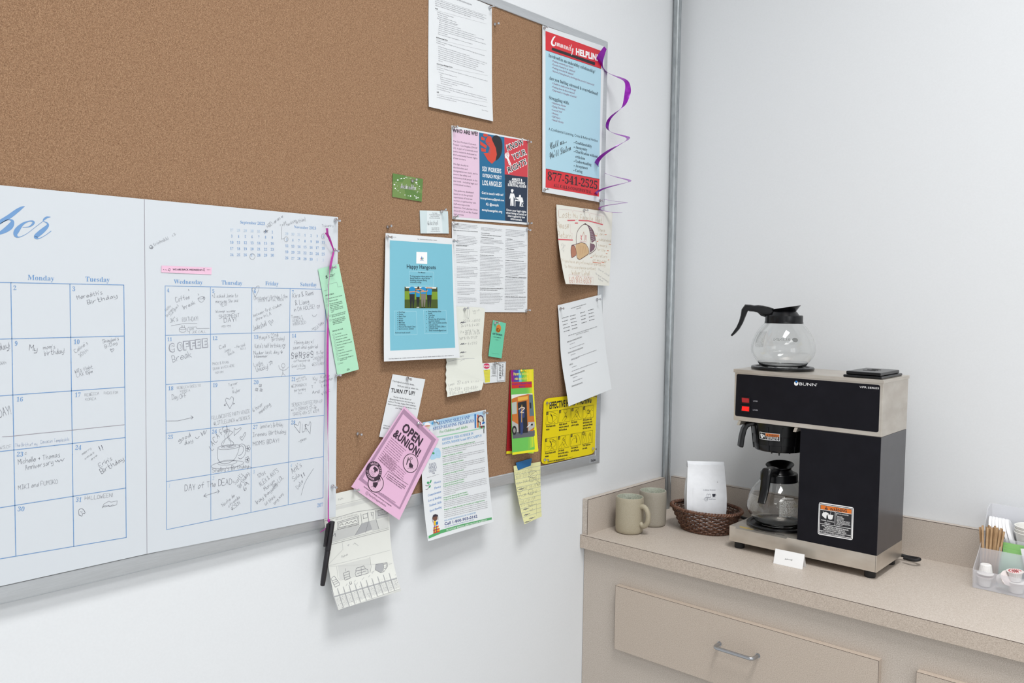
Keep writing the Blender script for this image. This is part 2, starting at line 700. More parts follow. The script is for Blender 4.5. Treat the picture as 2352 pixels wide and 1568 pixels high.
    def ell(s, c, rx, ry, m, k=1, ring=None, rot=0.0, n=28, a0=0.0, a1=360.0):
        pts = []
        for i in range(n + 1):
            t = math.radians(a0 + (a1 - a0) * i / n)
            x, y = rx * math.cos(t), ry * math.sin(t)
            cr, sr = math.cos(rot), math.sin(rot)
            pts.append((c[0] + x * cr - y * sr, c[1] + x * sr + y * cr))
        if ring:
            return s.line(pts, ring, m, k)
        return s.poly(pts[:-1], m, k)

    def text(s, txt, A, B, cap, m, style='sans', k=2, fit=True, cw=1.0, slant=0.0):
        V, F, wd = text_faces(txt, style)
        if not V:
            return s
        a, b = s.pg(A), s.pg(B)
        d = b - a
        L = np.linalg.norm(d)
        d = d / L
        up = np.array([d[1], -d[0]])
        sy = s.upx(A, cap)
        sx = L / wd if fit else sy * cw
        s._put([a + d * (x * sx + y * slant * sy) + up * (y * sy) for x, y in V], F, m, k)
        return s

    def para(s, lines, A, B, C, cap, m, style='sans', k=2, center=False):
        """lines of text; A first baseline start, B its end, C last baseline start"""
        n = len(lines)
        a, b, c = (np.array(p, float) for p in (A, B, C))
        wm = max(text_faces(t, style)[2] for t in lines if t)
        for i, t in enumerate(lines):
            if not t:
                continue
            o = a + (c - a) * (i / max(1, n - 1))
            wt = text_faces(t, style)[2] / wm
            sh = (b - a) * (1 - wt) / 2 if center else 0
            s.text(t, o + sh, o + sh + (b - a) * wt, cap, m, style, k)
        return s

    def greek(s, A, B, C, n, xh, m, k=2, ragged=0.3, ind=0.0, last=0.6):
        """n lines of text too small to read: letter sized strokes grouped in words"""
        a, b, c = (np.array(p, float) for p in (A, B, C))
        for i in range(n):
            o = s.pg(a + (c - a) * (i / max(1, n - 1)))
            e = s.pg(a + (c - a) * (i / max(1, n - 1)) + (b - a))
            d = e - o
            L = np.linalg.norm(d)
            d = d / L
            up = np.array([d[1], -d[0]])
            h = s.upx(a, xh)
            x = ind * L * random.random()
            end = L * (1 - ragged * random.random()) if i < n - 1 else L * last
            vs, fs = [], []
            while x < end:
                for _ in range(random.randint(2, 8)):
                    wl = h * random.uniform(.55, .8)
                    ht = h * random.choice((1, 1, 1, 1.5))
                    for (x0, x1, y0, y1) in ((0, .26, 0, ht / h), (.26, 1, .74, 1), (.7, .95, 0, .74)):
                        j = len(vs)
                        for xx, yy in ((x0, y0), (x1, y0), (x1, y1), (x0, y1)):
                            vs.append(o + d * (x + xx * wl) + up * (yy * h))
                        fs.append((j, j + 1, j + 2, j + 3))
                    x += wl * 1.2
                    if x > end:
                        break
                x += h * 0.7
            s._put(vs, fs, m, k)
        return s

    def build(s, name, parent=None, label=None, cat=None, group=None, loc=None):
        o = s.mb.build(name, s.mats, parent, loc if loc is not None else (tuple(s.pos(.5, .5)) if parent is None else None), sharp=60)
        if parent is None:
            tag(o, label, cat, group)
        elif label:
            o['label'] = label
        return o

# ================================================================== the setting
RX, RY = 4.4, -5.0
MB().box((-0.12, RY, 0), (0, 0.12, CEIL)).build('wall_left', MAT_WALL, kind='structure')
MB().box((0, 0, 0), (RX, 0.12, CEIL)).build('wall_back', MAT_WALL, kind='structure')
MB().box((RX, RY, 0), (RX + .12, 0.12, CEIL)).build('wall_right', MAT_WALL, kind='structure')
MB().box((-0.12, RY - .12, 0), (RX + .12, RY, CEIL)).build('wall_front', MAT_WALL, kind='structure')
MB().box((-0.12, RY - .12, -.1), (RX + .12, .12, 0)).build('floor', MAT_FLOOR, kind='structure')
MB().box((-0.12, RY - .12, CEIL), (RX + .12, .12, CEIL + .1)).build('ceiling', MAT_CEIL, kind='structure')

# ------------------------------------------------------------------ base cabinet with drawers
CT, CB, CF = 0.914, 0.8765, -0.4795          # worktop top, underside, front plane
CX1 = 1.72
cab = empty('base_cabinet', (0.85, -0.23, 0.0), 'beige laminate base cabinet with wide drawers under the worktop', 'cabinet')
MB().box((0.0015, -0.459, 0.10), (CX1, -0.004, CB - .0005)).build('carcass', MAT_LAM, cab)
MB().box((0.0015, -0.40, 0.0), (CX1, -0.02, 0.10)).build('toe_kick', MAT_LAM, cab)


def drawer(x0, x1, z0, z1):
    mb = MB()
    y0, y1 = -0.4782, -0.4592
    mb.box((x0, y0, z0), (x1, y1, z1), 0)
    e = 0.0006
    mb.box((x0, y0 - .0001, z1 - e), (x1, y0 + .0006, z1 + .00015), 1)       # dark laminate seam along the upper front edge
    mb.box((x1 - e, y0 - .0001, z0), (x1 + .00015, y0 + .0006, z1), 1)
    mb.box((x0 - .00015, y0 - .0001, z0), (x0 + e * .6, y0 + .0006, z1), 1)
    d = mb.build('drawer', [MAT_LAMEDGE, MAT_SEAM], cab)
    c = (x0 + x1) / 2
    return d, c


d1, c1 = drawer(0.1255, 0.8360, 0.6155, 0.7945)
d2, _ = drawer(0.9150, 1.6250, 0.6155, 0.7945)


def bow_handle(parent, xc, zc, wd=0.104, out=0.030):
    y = -0.4783
    path = []
    for i in range(5):
        t = i / 4
        path.append((xc - wd / 2, y - out * .62 * t, zc))
    for i in range(1, 7):
        a = math.pi / 2 * i / 6
        path.append((xc - wd / 2 + .011 * (1 - math.cos(a)), y - out * .62 - .0115 * math.sin(a), zc))
    for i in range(1, 9):
        path.append((xc - wd / 2 + .011 + (wd - .022) * i / 9, y - out, zc))
    right = [(2 * xc - p[0], p[1], p[2]) for p in path[:11]][::-1]
    path += right
    mb = MB().tube(path, 0.0046, 12)
    for sx in (-1, 1):
        mb.tube([(xc + sx * wd / 2, y + .001, zc), (xc + sx * wd / 2, y - .002, zc)], 0.0062, 12)
    return mb.build('handle', M('satin_chrome', (178, 180, 184), 0.28, 0.95), parent, loc=(xc, y, zc), label='satin metal bow handle')


hc = at(1684, 1499, 1, -0.506)
bow_handle(d1, float(hc[0]), float(hc[2]))
bow_handle(d2, float(hc[0]) + 0.79, float(hc[2]))

# ------------------------------------------------------------------ worktop with splashes
top = empty('countertop', (0.85, -0.24, CB), 'beige speckled laminate countertop with raised backsplash in the room corner', 'countertop')
mb = MB().box((0.0012, CF + .0012, CB), (CX1, -0.0012, CT), 0)
mb.build('worktop_slab', [MAT_LAM, MAT_SEAM], top)
mb = MB().box((0.0012, CF, CB - .0004), (CX1, CF + .0012, CT - .0009), 0)
mb.box((0.0012, CF - .0001, CT - .0009), (CX1, CF + .0012, CT), 1)
mb.build('front_edge', [MAT_LAMEDGE, MAT_SEAM], top)
SPZ = 1.0166
mb = MB().box((0.0205, -0.019, CT), (CX1, -0.0012, SPZ - .0009), 0)
mb.box((0.0205, -0.0178, SPZ - .0009), (CX1, -0.0012, SPZ), 0)
mb.box((0.0205, -0.0191, SPZ - .0013), (CX1, -0.0176, SPZ - .0001), 1)
mb.build('backsplash', [MAT_LAM, MAT_SEAM], top)
mb = MB().box((0.0012, -0.470, CT), (0.019, -0.0535, SPZ - .0009), 0)
mb.box((0.0012, -0.4688, SPZ - .0009), (0.0178, -0.0535, SPZ), 0)
mb.box((0.0176, -0.470, SPZ - .0013), (0.0191, -0.0535, SPZ - .0001), 1)
mb.box((0.0181, -0.4702, CT), (0.0191, -0.469, SPZ - .0001), 1)
mb.build('side_splash', [MAT_LAM, MAT_SEAM], top)

# ------------------------------------------------------------------ conduit in the corner
pipe = empty('conduit_pipe', (0.0155, -0.040, CT), 'galvanised steel conduit pipe running up the corner of the room', 'pipe')
MB().tube([(0.0155, -0.040, CT + (CEIL - CT) * i / 12) for i in range(13)], 0.0125, 24).build('tube', MAT_GALV, pipe)

# ------------------------------------------------------------------ cork board
BY0, BY1, BZ0, BZ1 = -2.84, -0.4135, 1.1130, 2.3178
CORK, FRONT = 0.0165, 0.0205
board = empty('bulletin_board', (0.0, (BY0 + BY1) / 2, BZ0), 'large cork bulletin board in an aluminium frame on the white wall', 'bulletin board')
MB().box((0.004, BY0 + .012, BZ0 + .012), (CORK, BY1 - .012, BZ1 - .012)).build('cork_panel', MAT_CORK, board)


def rail(p0, p1, wd, inward):
    """mitred frame bar with a rounded outer edge; p0,p1 = outer corner points (y, z), inward = unit (y, z)"""
    prof = [(0.0, 0.001), (0.0, 0.012), (0.0012, 0.0165), (0.004, 0.0195), (0.008, FRONT), (wd - .0015, FRONT), (wd, FRONT - .001), (wd, 0.001)]
    a, b = np.array(p0, float), np.array(p1, float)
    t = (b - a) / np.linalg.norm(b - a)
    iw = np.array(inward, float)
    r0 = [(x, *(a + iw * q + t * q)) for q, x in prof]
    r1 = [(x, *(b + iw * q - t * q)) for q, x in prof]
    return MB().loft([r0, r1], 0, True).build('frame_rail', MAT_ALU, board, loc=(0.01, *((a + b) / 2)), sharp=30)


FW = 0.0275
rail((BY0, BZ0), (BY1, BZ0), 0.031, (0, 1))
rail((BY1, BZ1), (BY0, BZ1), 0.0245, (0, -1))
rail((BY1, BZ0), (BY1, BZ1), FW, (-1, 0))
rail((BY0, BZ1), (BY0, BZ0), FW, (1, 0))
sp = Sheet([(1354, 1051), (1372, 1047.5), (1371.5, 1060), (1353.5, 1064)], MAT_ALU, d0=FRONT + .0003, grid=2)
sp.text('Staples', (1357, 1060.3), (1368, 1057.6), 6, MAT_INK, 'bold')
sp.build('maker_plate', board, label='small dark lettering on the frame corner')

# ================================================================== coffee machine
MX0, MX1, MY0, MY1 = 0.3715, 0.7640, -0.2941, -0.1040
mach = empty('coffee_maker', ((MX0 + MX1) / 2, (MY0 + MY1) / 2, CT), 'black and stainless steel two burner coffee maker on the counter', 'coffee maker')
for fx, fy in ((0.392, -0.272), (0.742, -0.272), (0.392, -0.128), (0.742, -0.128)):
    MB().lathe([(0.0125, 0), (0.0135, 0.003), (0.0135, 0.0195)], (fx, fy, CT + .0003), 20).build('foot', MAT_RUBBER, mach, loc=(fx, fy, CT))
mb = MB().box((MX0, MY0, 0.934), (MX1, MY1, 0.9755), 0)
mb.box((MX1 - .0035, MY0 - .0002, 0.9342), (MX1 - .0028, MY0 + .0004, 0.9753), 1)
base = mb.build('base', [MAT_STEEL, MAT_INK], mach, bevel=.0012)
# tower
TX0 = 0.5625
mb = MB().box((TX0, MY0 + .0006, 0.9756), (MX1 - .0006, MY1, 1.2668), 0)
mb.box((TX0, MY0, 0.9758), (MX1 - .001, MY0 + .0006, 1.2662), 1)
mb.build('tower', [MAT_TOWERSIDE, MAT_BLACKPANEL], mach, bevel=.0008)
# head shell
mb = MB().box((MX0 + .003, MY0, 1.2672), (MX1, MY1, 1.3985), 0)
mb.build('head_shell', MAT_STEEL, mach, bevel=.0012)
mb = MB().box((MX0 - .0005, MY0 - .0022, 1.3975), (MX1 + .0022, MY1 + .002, 1.4065), 0)
mb.build('top_cover', MAT_STEEL, mach, bevel=.0012)
# front panel with print
pan = Sheet([(1692, 858), (2021.5, 884), (2017.5, 993), (1688.3, 954.5)], MAT_BLACKPANEL, ax=1, d0=MY0 - .0006, n=(0, -1, 0), grid=2, thick=5,
            outline=[(.012, 0), (.988, 0), (.997, .012), (1, .035), (1, .965), (.997, .988), (.988, 1), (.012, 1), (.003, .988), (0, .965), (0, .035), (.003, .012)])
pan.crop(1660, 830, .19558)
LBLUE = M('logo_blue', (20, 120, 205), .5)
pan.ell((861, 255), 25.5, 27, MAT_WHITE, 2)
pan.poly([(840, 230), (850, 224), (862, 221), (874, 224), (884, 232), (862, 258)], MAT_BLACKPANEL, 3)
pan.poly([(847, 229), (862, 225), (877, 230), (862, 251)], LBLUE, 4)
pan.text('BUNN', (893, 277), (1100, 291), 33, MAT_WHITE, 'sans')
pan.ell((1102, 262), 4, 4, MAT_WHITE, 2)
pan.text('VPR', (1606, 310), (1690, 315), 22, MAT_WHITE, 'sans')
pan.text('SERIES', (1702, 316), (1838, 325), 21, MAT_WHITE, 'sans')
LAB = M('panel_lettering', (170, 168, 176), .6)
pan.text('UPPER', (356, 470), (410, 473), 14, LAB, 'bold')
pan.text('LOWER', (352, 575), (412, 579), 14, LAB, 'bold')
pan.build('front_panel', mach)


def switch(cy, on):
    q = at(1660 + 270 * .19558, 830 + cy * .19558, 1, MY0 - .0012)
    x, z = float(q[0]), float(q[2])
    b = MB()
    b.box((x - .0135, MY0 - .0030, z - .0092), (x + .0135, MY0 - .0011, z - .0062))
    b.box((x - .0135, MY0 - .0030, z + .0062), (x + .0135, MY0 - .0011, z + .0092))
    b.box((x - .0135, MY0 - .0030, z - .0062), (x - .0105, MY0 - .0011, z + .0062))
    b.box((x + .0105, MY0 - .0030, z - .0062), (x + .0135, MY0 - .0011, z + .0062))
    sw = b.build('switch', MAT_BLACK, mach, loc=(x, MY0 - .001, z), bevel=.0005)
    m = M('lit_switch', (225, 20, 18), .25, emit=((255, 36, 22), .5)) if on else M('dim_glow_switch', (165, 22, 26), .25, emit=((190, 20, 20), .12))  # switched-off rocker also gets a weak added emission that lifts its red
    r = MB().loft([[(x - .0102, MY0 - .0012, z - .006), (x - .0102, MY0 - .0045 if on else MY0 - .002, z - .006), (x - .0102, MY0 - .002 if on else MY0 - .0045, z + .006), (x - .0102, MY0 - .0012, z + .006)],
                   [(x + .0102, MY0 - .0012, z - .006), (x + .0102, MY0 - .0045 if on else MY0 - .002, z - .006), (x + .0102, MY0 - .002 if on else MY0 - .0045, z + .006), (x + .0102, MY0 - .0012, z + .006)]], 0, False)
    r.build('rocker', m, sw, loc=(x, MY0 - .001, z), label='glowing red rocker' if on else 'switched-off red rocker with a faint added glow')


switch(455, False)
switch(553, True)
# reservoir lid, two tiers
lid = MB().box((0.664, -0.288, 1.4067), (0.757, -0.131, 1.4128)).build('reservoir_lid', MAT_BLACK, mach, loc=(.71, -.21, 1.4067), bevel=.002)
MB().box((0.6685, -0.281, 1.4131), (0.752, -0.140, 1.4215)).build('raised_panel', MAT_BLACK, lid, bevel=.002)
lt = MB()
for i in range(3):
    lt.box((0.69 + .004 * i, -0.225 + .02 * i, 1.4215), (0.72, -0.221 + .02 * i, 1.4222))
lt.build('embossed_rib', MAT_RUBBER, lid)
# warmer plates
CUX, CUY = 0.467, -0.200            # carafe axis
for z0, nm, lb in ((1.4067, 'warmer_plate', 'upper black warming plate'), (0.9757, 'warmer_plate', 'lower black warming plate')):
    MB().lathe([(0.0815, 0), (0.0825, .002), (0.0825, .006), (0.0805, .0078), (0.072, .0078), (0.070, .0052), (0.0, .0052)], (CUX, CUY, z0), 48).build(nm, MAT_BLACK, mach, loc=(CUX, CUY, z0), label=lb)
# caution lettering on the base
bt = Sheet([at(1694, 1206, 2, .9760), at(1812, 1229, 2, .9760), at(1806, 1237, 2, .9760), at(1688, 1213, 2, .9760)], MAT_STEEL, n=(0, 0, 1), grid=2, thick=2)
bt.crop(1660, 960, .22967)
bt.greek((165, 1085), (285, 1110), (168, 1092), 2, 6, M('caution_yellow', (215, 180, 40), .6), ragged=.05, last=.95)
bt.greek((300, 1118), (620, 1178), (300, 1122), 1, 6, MAT_INK, ragged=.05, last=.98)
bt.build('caution_strip', mach, label='strip of yellow and black caution lettering')
# brew funnel
fz = 1.186
fun = MB().lathe([(0.0, .006), (0.050, 0.0), (0.064, .002), (0.067, .006), (0.068, .020), (0.0705, .021), (0.0715, .044), (0.0735, .045), (0.0755, .077), (0.0755, .0805), (0.0, .0805)], (CUX, -0.204, fz), 48)
for a in range(0, 360, 30):
    t = math.radians(a)
    c, s_ = math.cos(t), math.sin(t)
    fun.loft([[(CUX + c * r - s_ * h, -0.204 + s_ * r + c * h, fz + z) for r, z, h in ((.064, .004, -.003), (.064, .004, .003), (.0735, .07, .003), (.0735, .07, -.003))],
              [(CUX + c * r - s_ * h, -0.204 + s_ * r + c * h, fz + z) for r, z, h in ((.0692, .004, -.002), (.0692, .004, .002), (.0775, .07, .002), (.0775, .07, -.002))]], 0, False)
funnel = fun.build('brew_funnel', MAT_BLACK, mach, loc=(CUX, -.204, fz))
ha = math.radians(222)
hd = np.array([math.cos(ha), math.sin(ha), 0])
hs = np.array([-hd[1], hd[0], 0])
fc_ = np.array([CUX, -.204, 0])


def slab(path, wd, th):
    rings = []
    n = len(path)
    for i, (r, z) in enumerate(path):
        r0, z0 = path[max(i - 1, 0)]
        r1, z1 = path[min(i + 1, n - 1)]
        t = np.array([r1 - r0, z1 - z0])
        t = t / np.linalg.norm(t)
        nn = np.array([-t[1], t[0]])
        q = []
        for a, b in ((-1, -1), (1, -1), (1, 1), (-1, 1)):
            p2 = np.array([r, z]) + nn * b * th / 2
            q.append(fc_ + hd * p2[0] + hs * a * wd / 2 + np.array([0, 0, p2[1]]))
        rings.append(q)
    return MB().loft(rings, 0, False)


slab([(0.066, 1.256), (0.080, 1.258), (0.092, 1.254), (0.099, 1.242), (0.104, 1.220), (0.107, 1.193)], 0.025, 0.012).build('handle', MAT_BLACK, funnel, loc=tuple(fc_ + hd * .09 + np.array([0, 0, 1.25])), bevel=.003)
# drip spider below the funnel
sp_ = MB()
for a in (10, 130, 250):
    t = math.radians(a)
    sp_.tube([(CUX + .028 * math.cos(t), -.204 + .028 * math.sin(t), fz - .001), (CUX + .028 * math.cos(t), -.204 + .028 * math.sin(t), fz - .008)], .002, 8)
    sp_.tube([(CUX + .028 * math.cos(t), -.204 + .028 * math.sin(t), fz - .004), (CUX, -.204, fz - .008)], .0016, 8)
sp_.tube([(CUX, -.204, fz + .001), (CUX, -.204, fz - .010), (CUX, -.204, fz - .017)], [.003, .0026, .0008], 8)
sp_.build('drip_spout', MAT_BLACK, funnel, loc=(CUX, -.204, fz))


def cyl_sheet(c, r, a0, a1, z0, z1, mat, thick=2, nseg=10, mirror=False):
    """sheet wrapped on an upright cylinder/cone: r may be (r_top, r_bottom); page coordinates are (u, v) in 0..1"""
    rt, rb = r if hasattr(r, '__len__') else (r, r)
    sh = Sheet.__new__(Sheet)
    sh.mb, sh.mats = MB(), [mat]
    sh.fr = (0, 0, 1)
    sh.curved = False
    sh.W = abs(a1 - a0) * (rt + rb) / 2
    sh.Hh = abs(z1 - z0)
    sh.H = np.eye(3)

    def pos(u, v, k=0):
        a = a0 + (a1 - a0) * u
        rr = rt + (rb - rt) * v + k * STEP
        return np.array([c[0] + rr * math.cos(a), c[1] + rr * math.sin(a), z1 + (z0 - z1) * v])
    sh.pos = pos
    if mat is not None:
        g = nseg
        sh.mb.add([pos(i / g, j / g) for j in range(g + 1) for i in range(g + 1)], [(j * (g + 1) + i, (j + 1) * (g + 1) + i, (j + 1) * (g + 1) + i + 1, j * (g + 1) + i + 1) for j in range(g) for i in range(g)], 0, True)
    else:
        sh.mats = []
    return sh


ORANGE = M('warning_orange', (226, 120, 38), .55)
LBK = M('label_black', (32, 31, 36), .5)
va = math.radians(277)
fl = cyl_sheet((CUX, -.204), (.0782, .0765), va - .43, va + .30, 1.222, 1.2415, MAT_WHITE)
fl.quad([(.02, .06), (.98, .06), (.98, .94), (.02, .94)], LBK, 1)
fl.quad([(.34, .08), (.97, .08), (.97, .45), (.34, .45)], ORANGE, 2)
fl.line([(.33, .06), (.33, .94)], .02, MAT_WHITE, 2)
fl.text('WARNING', (.48, .40), (.93, .40), .24, LBK, 'bold', 3)
fl.poly([(.39, .40), (.46, .40), (.425, .14)], LBK, 3)
fl.text('REMOVE FUNNEL', (.37, .64), (.94, .64), .12, MAT_WHITE, 'bold', 3)
fl.text('SLOWLY', (.42, .88), (.88, .88), .18, MAT_WHITE, 'bold', 3)
fl.poly([(.05, .3), (.10, .25), (.2, .3), (.29, .4), (.27, .7), (.2, .55), (.19, .8), (.13, .85), (.07, .6)], MAT_WHITE, 2)
fl.build('warning_sticker', funnel, label='white and orange sticker')
# rails that carry the funnel
for rx in (0.3935, 0.5515):
    MB().loft([[(rx - .004, -.296, 1.2665), (rx + .004, -.296, 1.2665), (rx + .004, -.12, 1.2665), (rx - .004, -.12, 1.2665)], [(rx - .007, -.299, 1.2555), (rx + .001, -.299, 1.2555), (rx + .001, -.12, 1.2555), (rx - .007, -.12, 1.2555)]], 0, False).build('funnel_rail', MAT_STEEL, mach, loc=(rx, -.2, 1.26))
# warning label on the tower
lb = Sheet([(1881, 1152.5), (1961, 1165), (1958.5, 1240.5), (1878, 1226.5)], MAT_WHITE, ax=1, d0=MY0 - .0009, n=(0, -1, 0), grid=2, thick=4,
           outline=[(.06, 0), (.94, 0), (.985, .015), (1, .06), (1, .94), (.985, .985), (.94, 1), (.06, 1), (.015, .985), (0, .94), (0, .06), (.015, .015)])
lb.crop(1840, 1100, .15309)


def rrect(s, q, m, k):
    return s.quad(q, m, k, 3)


rrect(lb, [(276, 362), (776, 436), (760, 900), (262, 812)], LBK, 1)
rrect(lb, [(282, 372), (770, 444), (755, 890), (268, 804)], MAT_WHITE, 2)
rrect(lb, [(290, 382), (763, 452), (748, 880), (277, 797)], LBK, 3)
rrect(lb, [(298, 388), (757, 458), (755, 520), (295, 445)], ORANGE, 4)
for a, b in (((293, 452), (756, 523)), ((287, 660), (748, 742)), ((283, 765), (745, 848)), ):
    lb.line([a, b], 7, MAT_WHITE, 4)
lb.line([(514, 488), (509, 692)], 7, MAT_WHITE, 4)
lb.text('WARNING', (436, 475), (693, 497), 44, LBK, 'bold', 5)
lb.poly([(355, 450), (405, 458), (381, 404)], LBK, 5)
lb.line([(381, 420), (380, 440)], 6, ORANGE, 6)
lb.poly([(316, 520), (335, 498), (372, 490), (412, 512), (422, 528), (384, 540), (380, 590), (362, 588), (345, 570), (318, 548)], MAT_WHITE, 4)
lb.poly([(398, 525), (487, 540), (470, 600), (440, 606), (410, 592)], MAT_WHITE, 4)
lb.line([(445, 532), (440, 515), (450, 500), (444, 485)], 5, MAT_WHITE, 4, True)
lb.line([(335, 500), (332, 482)], 5, MAT_WHITE, 4)
lb.para(['FUNNEL CONTENTS', 'ARE HOT'], (302, 615), (496, 652), (300, 648), 15, MAT_WHITE, 'bold', 4, True)
lb.para(['DISCARD DECANTER', 'IF:', '  CRACKED', '  SCRATCHED', '  BOILED DRY', '  HEATED WHEN EMPTY', '  USED ON HIGH FLAME', '  OR EXPOSED ELECTRIC', '  ELEMENTS'], (526, 520), (744, 556), (522, 684), 13, MAT_WHITE, 'bold', 4)
lb.para(['READ THE ENTIRE OPERATING MANUAL', 'BEFORE USING THIS PRODUCT', 'FAILURE TO COMPLY RISKS INJURY'], (312, 700), (716, 776), (306, 752), 19, MAT_WHITE, 'bold', 4, True)
lb.greek((292, 790), (660, 858), (292, 792), 1, 8, MAT_WHITE, 4, ragged=0, last=1)
lb.build('warning_label', mach, label='white edged label with orange warning band')
# power cord
cord = [(0.700, -.104, .945), (0.735, -.085, .932), (0.775, -.078, .927), (0.800, -.085, .930), (0.806, -.100, .932), (0.795, -.108, .930), (0.770, -.103, .929)]
MB().tube(spl(cord, 6, -1), .0042, 10).build('power_cord', MAT_RUBBER, mach)
cord = [(0.430, -.102, .950), (0.395, -.085, .944), (0.36, -.072, .940), (0.32, -.062, .937), (0.25, -.048, .940), (0.17, -.036, .948), (0.11, -.034, .950), (.066, -.036, .940), (.056, -.040, .926), (.052, -.044, .9190)]
MB().tube(spl(cord, 6, -1), .0042, 10).build('power_cord', MAT_RUBBER, mach)

# ================================================================== carafes
GLASS = glass('carafe_glass', (0.97, 0.975, 0.97))
ETCH = M('etched_print', (176, 178, 172), .7, alpha=.6)
ETCHW = M('etched_white', (225, 225, 222), .7, alpha=.8)
PROF = [(.0575, 0), (.0600, .0022), (.0665, .011), (.0760, .0225), (.0825, .034), (.0845, .045), (.0832, .058), (.0790, .073), (.0715, .090), (.0615, .105), (.0520, .116), (.0465, .1215), (.0452, .127)]


def carafe(name, z0, hang, label, kind):
    r = empty(name, (CUX, CUY, z0), label, 'coffee pot')
    hd = np.array([math.cos(hang), math.sin(hang), 0])
    hs = np.array([-hd[1], hd[0], 0])
    c0 = np.array([CUX, CUY, z0])
    outer = [(0.0, .0004)] + PROF
    t = .0022
    inner = [(max(a - t, .001), max(b, t + .0006)) for a, b in PROF[::-1]]
    inner[-1] = (.0555, .0026)
    inner.append((0.0, .0026))
    b = MB()
    seg = 56
    rings = []
    for rr, z in outer + inner:
        rr = max(rr, 2e-5)
        rings.append([(CUX + rr * math.cos(2 * math.pi * a / seg), CUY + rr * math.sin(2 * math.pi * a / seg), z0 + z) for a in range(seg)])
    b.loft(rings, 0, True, False)
    b.build('glass_body', GLASS, r, sharp=60)
    # collar
    MB().lathe([(.0455, .1175), (.0500, .1175), (.0508, .1190), (.0496, .1225), (.0494, .1375), (.0478, .1395), (.040, .1395), (.0335, .1480), (.0315, .1500), (.0290, .1500), (.0290, .1395), (.0455, .1360)], c0, 48, closed=True).build('collar', MAT_BLACK, r)
    # pouring spout: tilted open funnel whose lip rises away from the handle
    seg = 48
    rings = []

    def ring(rr, zc, tilt, shift):
        q = []
        for i in range(seg):
            a = 2 * math.pi * i / seg
            lx, ly = rr * math.cos(a), rr * 0.97 * math.sin(a)
            q.append(c0 + hd * (-lx - shift) + hs * ly + np.array([0, 0, zc + tilt * lx]))
        return q
    rings = [ring(.0292, .1492, 0, 0), ring(.0312, .1500, 0.02, 0), ring(.0335, .1535, .08, .0015), ring(.0388, .1605, .17, .004), ring(.0372, .1603, .17, .004), ring(.0320, .1540, .08, .0015), ring(.0275, .1495, 0, 0)]
    MB().loft(rings, 0, True, False, True).build('pouring_lid', MAT_BLACK, r)
    # handle
    path = [(.030, .146, .011, .016), (.044, .149, .012, .017), (.058, .1525, .012, .0165), (.070, .1555, .012, .0135), (.080, .1560, .012, .0115), (.090, .1570, .012, .0125), (.0985, .1580, .012, .0135), (.1040, .1500, .012, .0120), (.1075, .1350, .0118, .0095), (.1125, .1180, .0112, .0082), (.1205, .1010, .0105, .0070), (.1300, .0880, .010, .0055), (.1370, .0800, .0095, .0035)]
    rings = []
    n = len(path)
    for i, (rr, z, wd, th) in enumerate(path):
        p0, p1 = path[max(i - 1, 0)], path[min(i + 1, n - 1)]
        tx = np.array([p1[0] - p0[0], p1[1] - p0[1]])
        tx /= np.linalg.norm(tx)
        nn = np.array([-tx[1], tx[0]])
        q = []
        for k in range(12):
            a = 2 * math.pi * k / 12
            ca, sa = math.cos(a), math.sin(a)
            ca = math.copysign(abs(ca) ** .6, ca)
            sa = math.copysign(abs(sa) ** .6, sa)
            p2 = np.array([rr, z]) + nn * th * .75 * sa
            q.append(c0 + hd * p2[0] + hs * wd * 1.08 * ca + np.array([0, 0, p2[1]]))
        rings.append(q)
    h = MB().loft(rings, 0, True)
    web = [(.040, .140), (.050, .1335), (.060, .1365), (.072, .1475), (.080, .1500), (.060, .1510), (.040, .1480)]
    h.loft([[c0 + hd * a - hs * .005 + np.array([0, 0, z]) for a, z in web], [c0 + hd * a + hs * .005 + np.array([0, 0, z]) for a, z in web]], 0, False)
    h.build('handle', MAT_BLACK, r)
    return r


UPZ = 1.4067 + .0080
LOZ = 0.9757 + .0080
up = carafe('coffee_carafe', UPZ, math.radians(203), 'empty glass coffee carafe standing on top of the coffee maker', 'upper')
lo = carafe('coffee_carafe', LOZ, math.radians(276), 'glass coffee carafe on the lower burner beside the black tower', 'lower')


def etched(parent, a_mid, span, ztop, zbot, m, mirror, lines):
    """print on the outside of the bulb, following its profile"""
    zs = [p[1] for p in PROF]
    rs = [p[0] for p in PROF]
    z0 = parent.location[2]
    sh = cyl_sheet((CUX, CUY), (.08, .08), 0, 1, 0, 1, None)
    sh.W, sh.Hh = span * .08, ztop - zbot

    def pos(u, v, k=0):
        a = a_mid + span * (u - .5)
        z = ztop + (zbot - ztop) * v
        rr = float(np.interp(z, zs, rs)) + .00025
        return np.array([CUX + rr * math.cos(a), CUY + rr * math.sin(a), z0 + z])
    sh.pos = pos
    lines(sh)
    return sh.build('printed_marking', parent)


va = math.atan2(CAM[1] - CUY, CAM[0] - CUX)         # towards the viewer


def logo(sh):
    sh.text('BUNN', (.30, .85), (1.0, .85), .62, ETCH, 'sans', 0)
    sh.ell((.12, .52), .125, .46, ETCH, 0)


def mirror_pos(sh):
    p = sh.pos
    sh.pos = lambda u, v, k=0: p(u, v, k)


etched(up, va + math.pi - .08, 0.86, .076, .063, ETCH, True, logo)


def block(n1, rag):
    def f(sh):
        sh.greek((.0, .05), (1.0, .05), (.0, .98), n1, .045, ETCH, 0, ragged=rag)
    return f


def blockw(title):
    def f(sh):
        if title:
            sh.text(title, (.12, .08), (.82, .08), .075, ETCHW, 'bold', 0)
        sh.greek((.0, .18), (1.0, .18), (.0, .98), 15, .035, ETCHW, 0, ragged=.12)
    return f


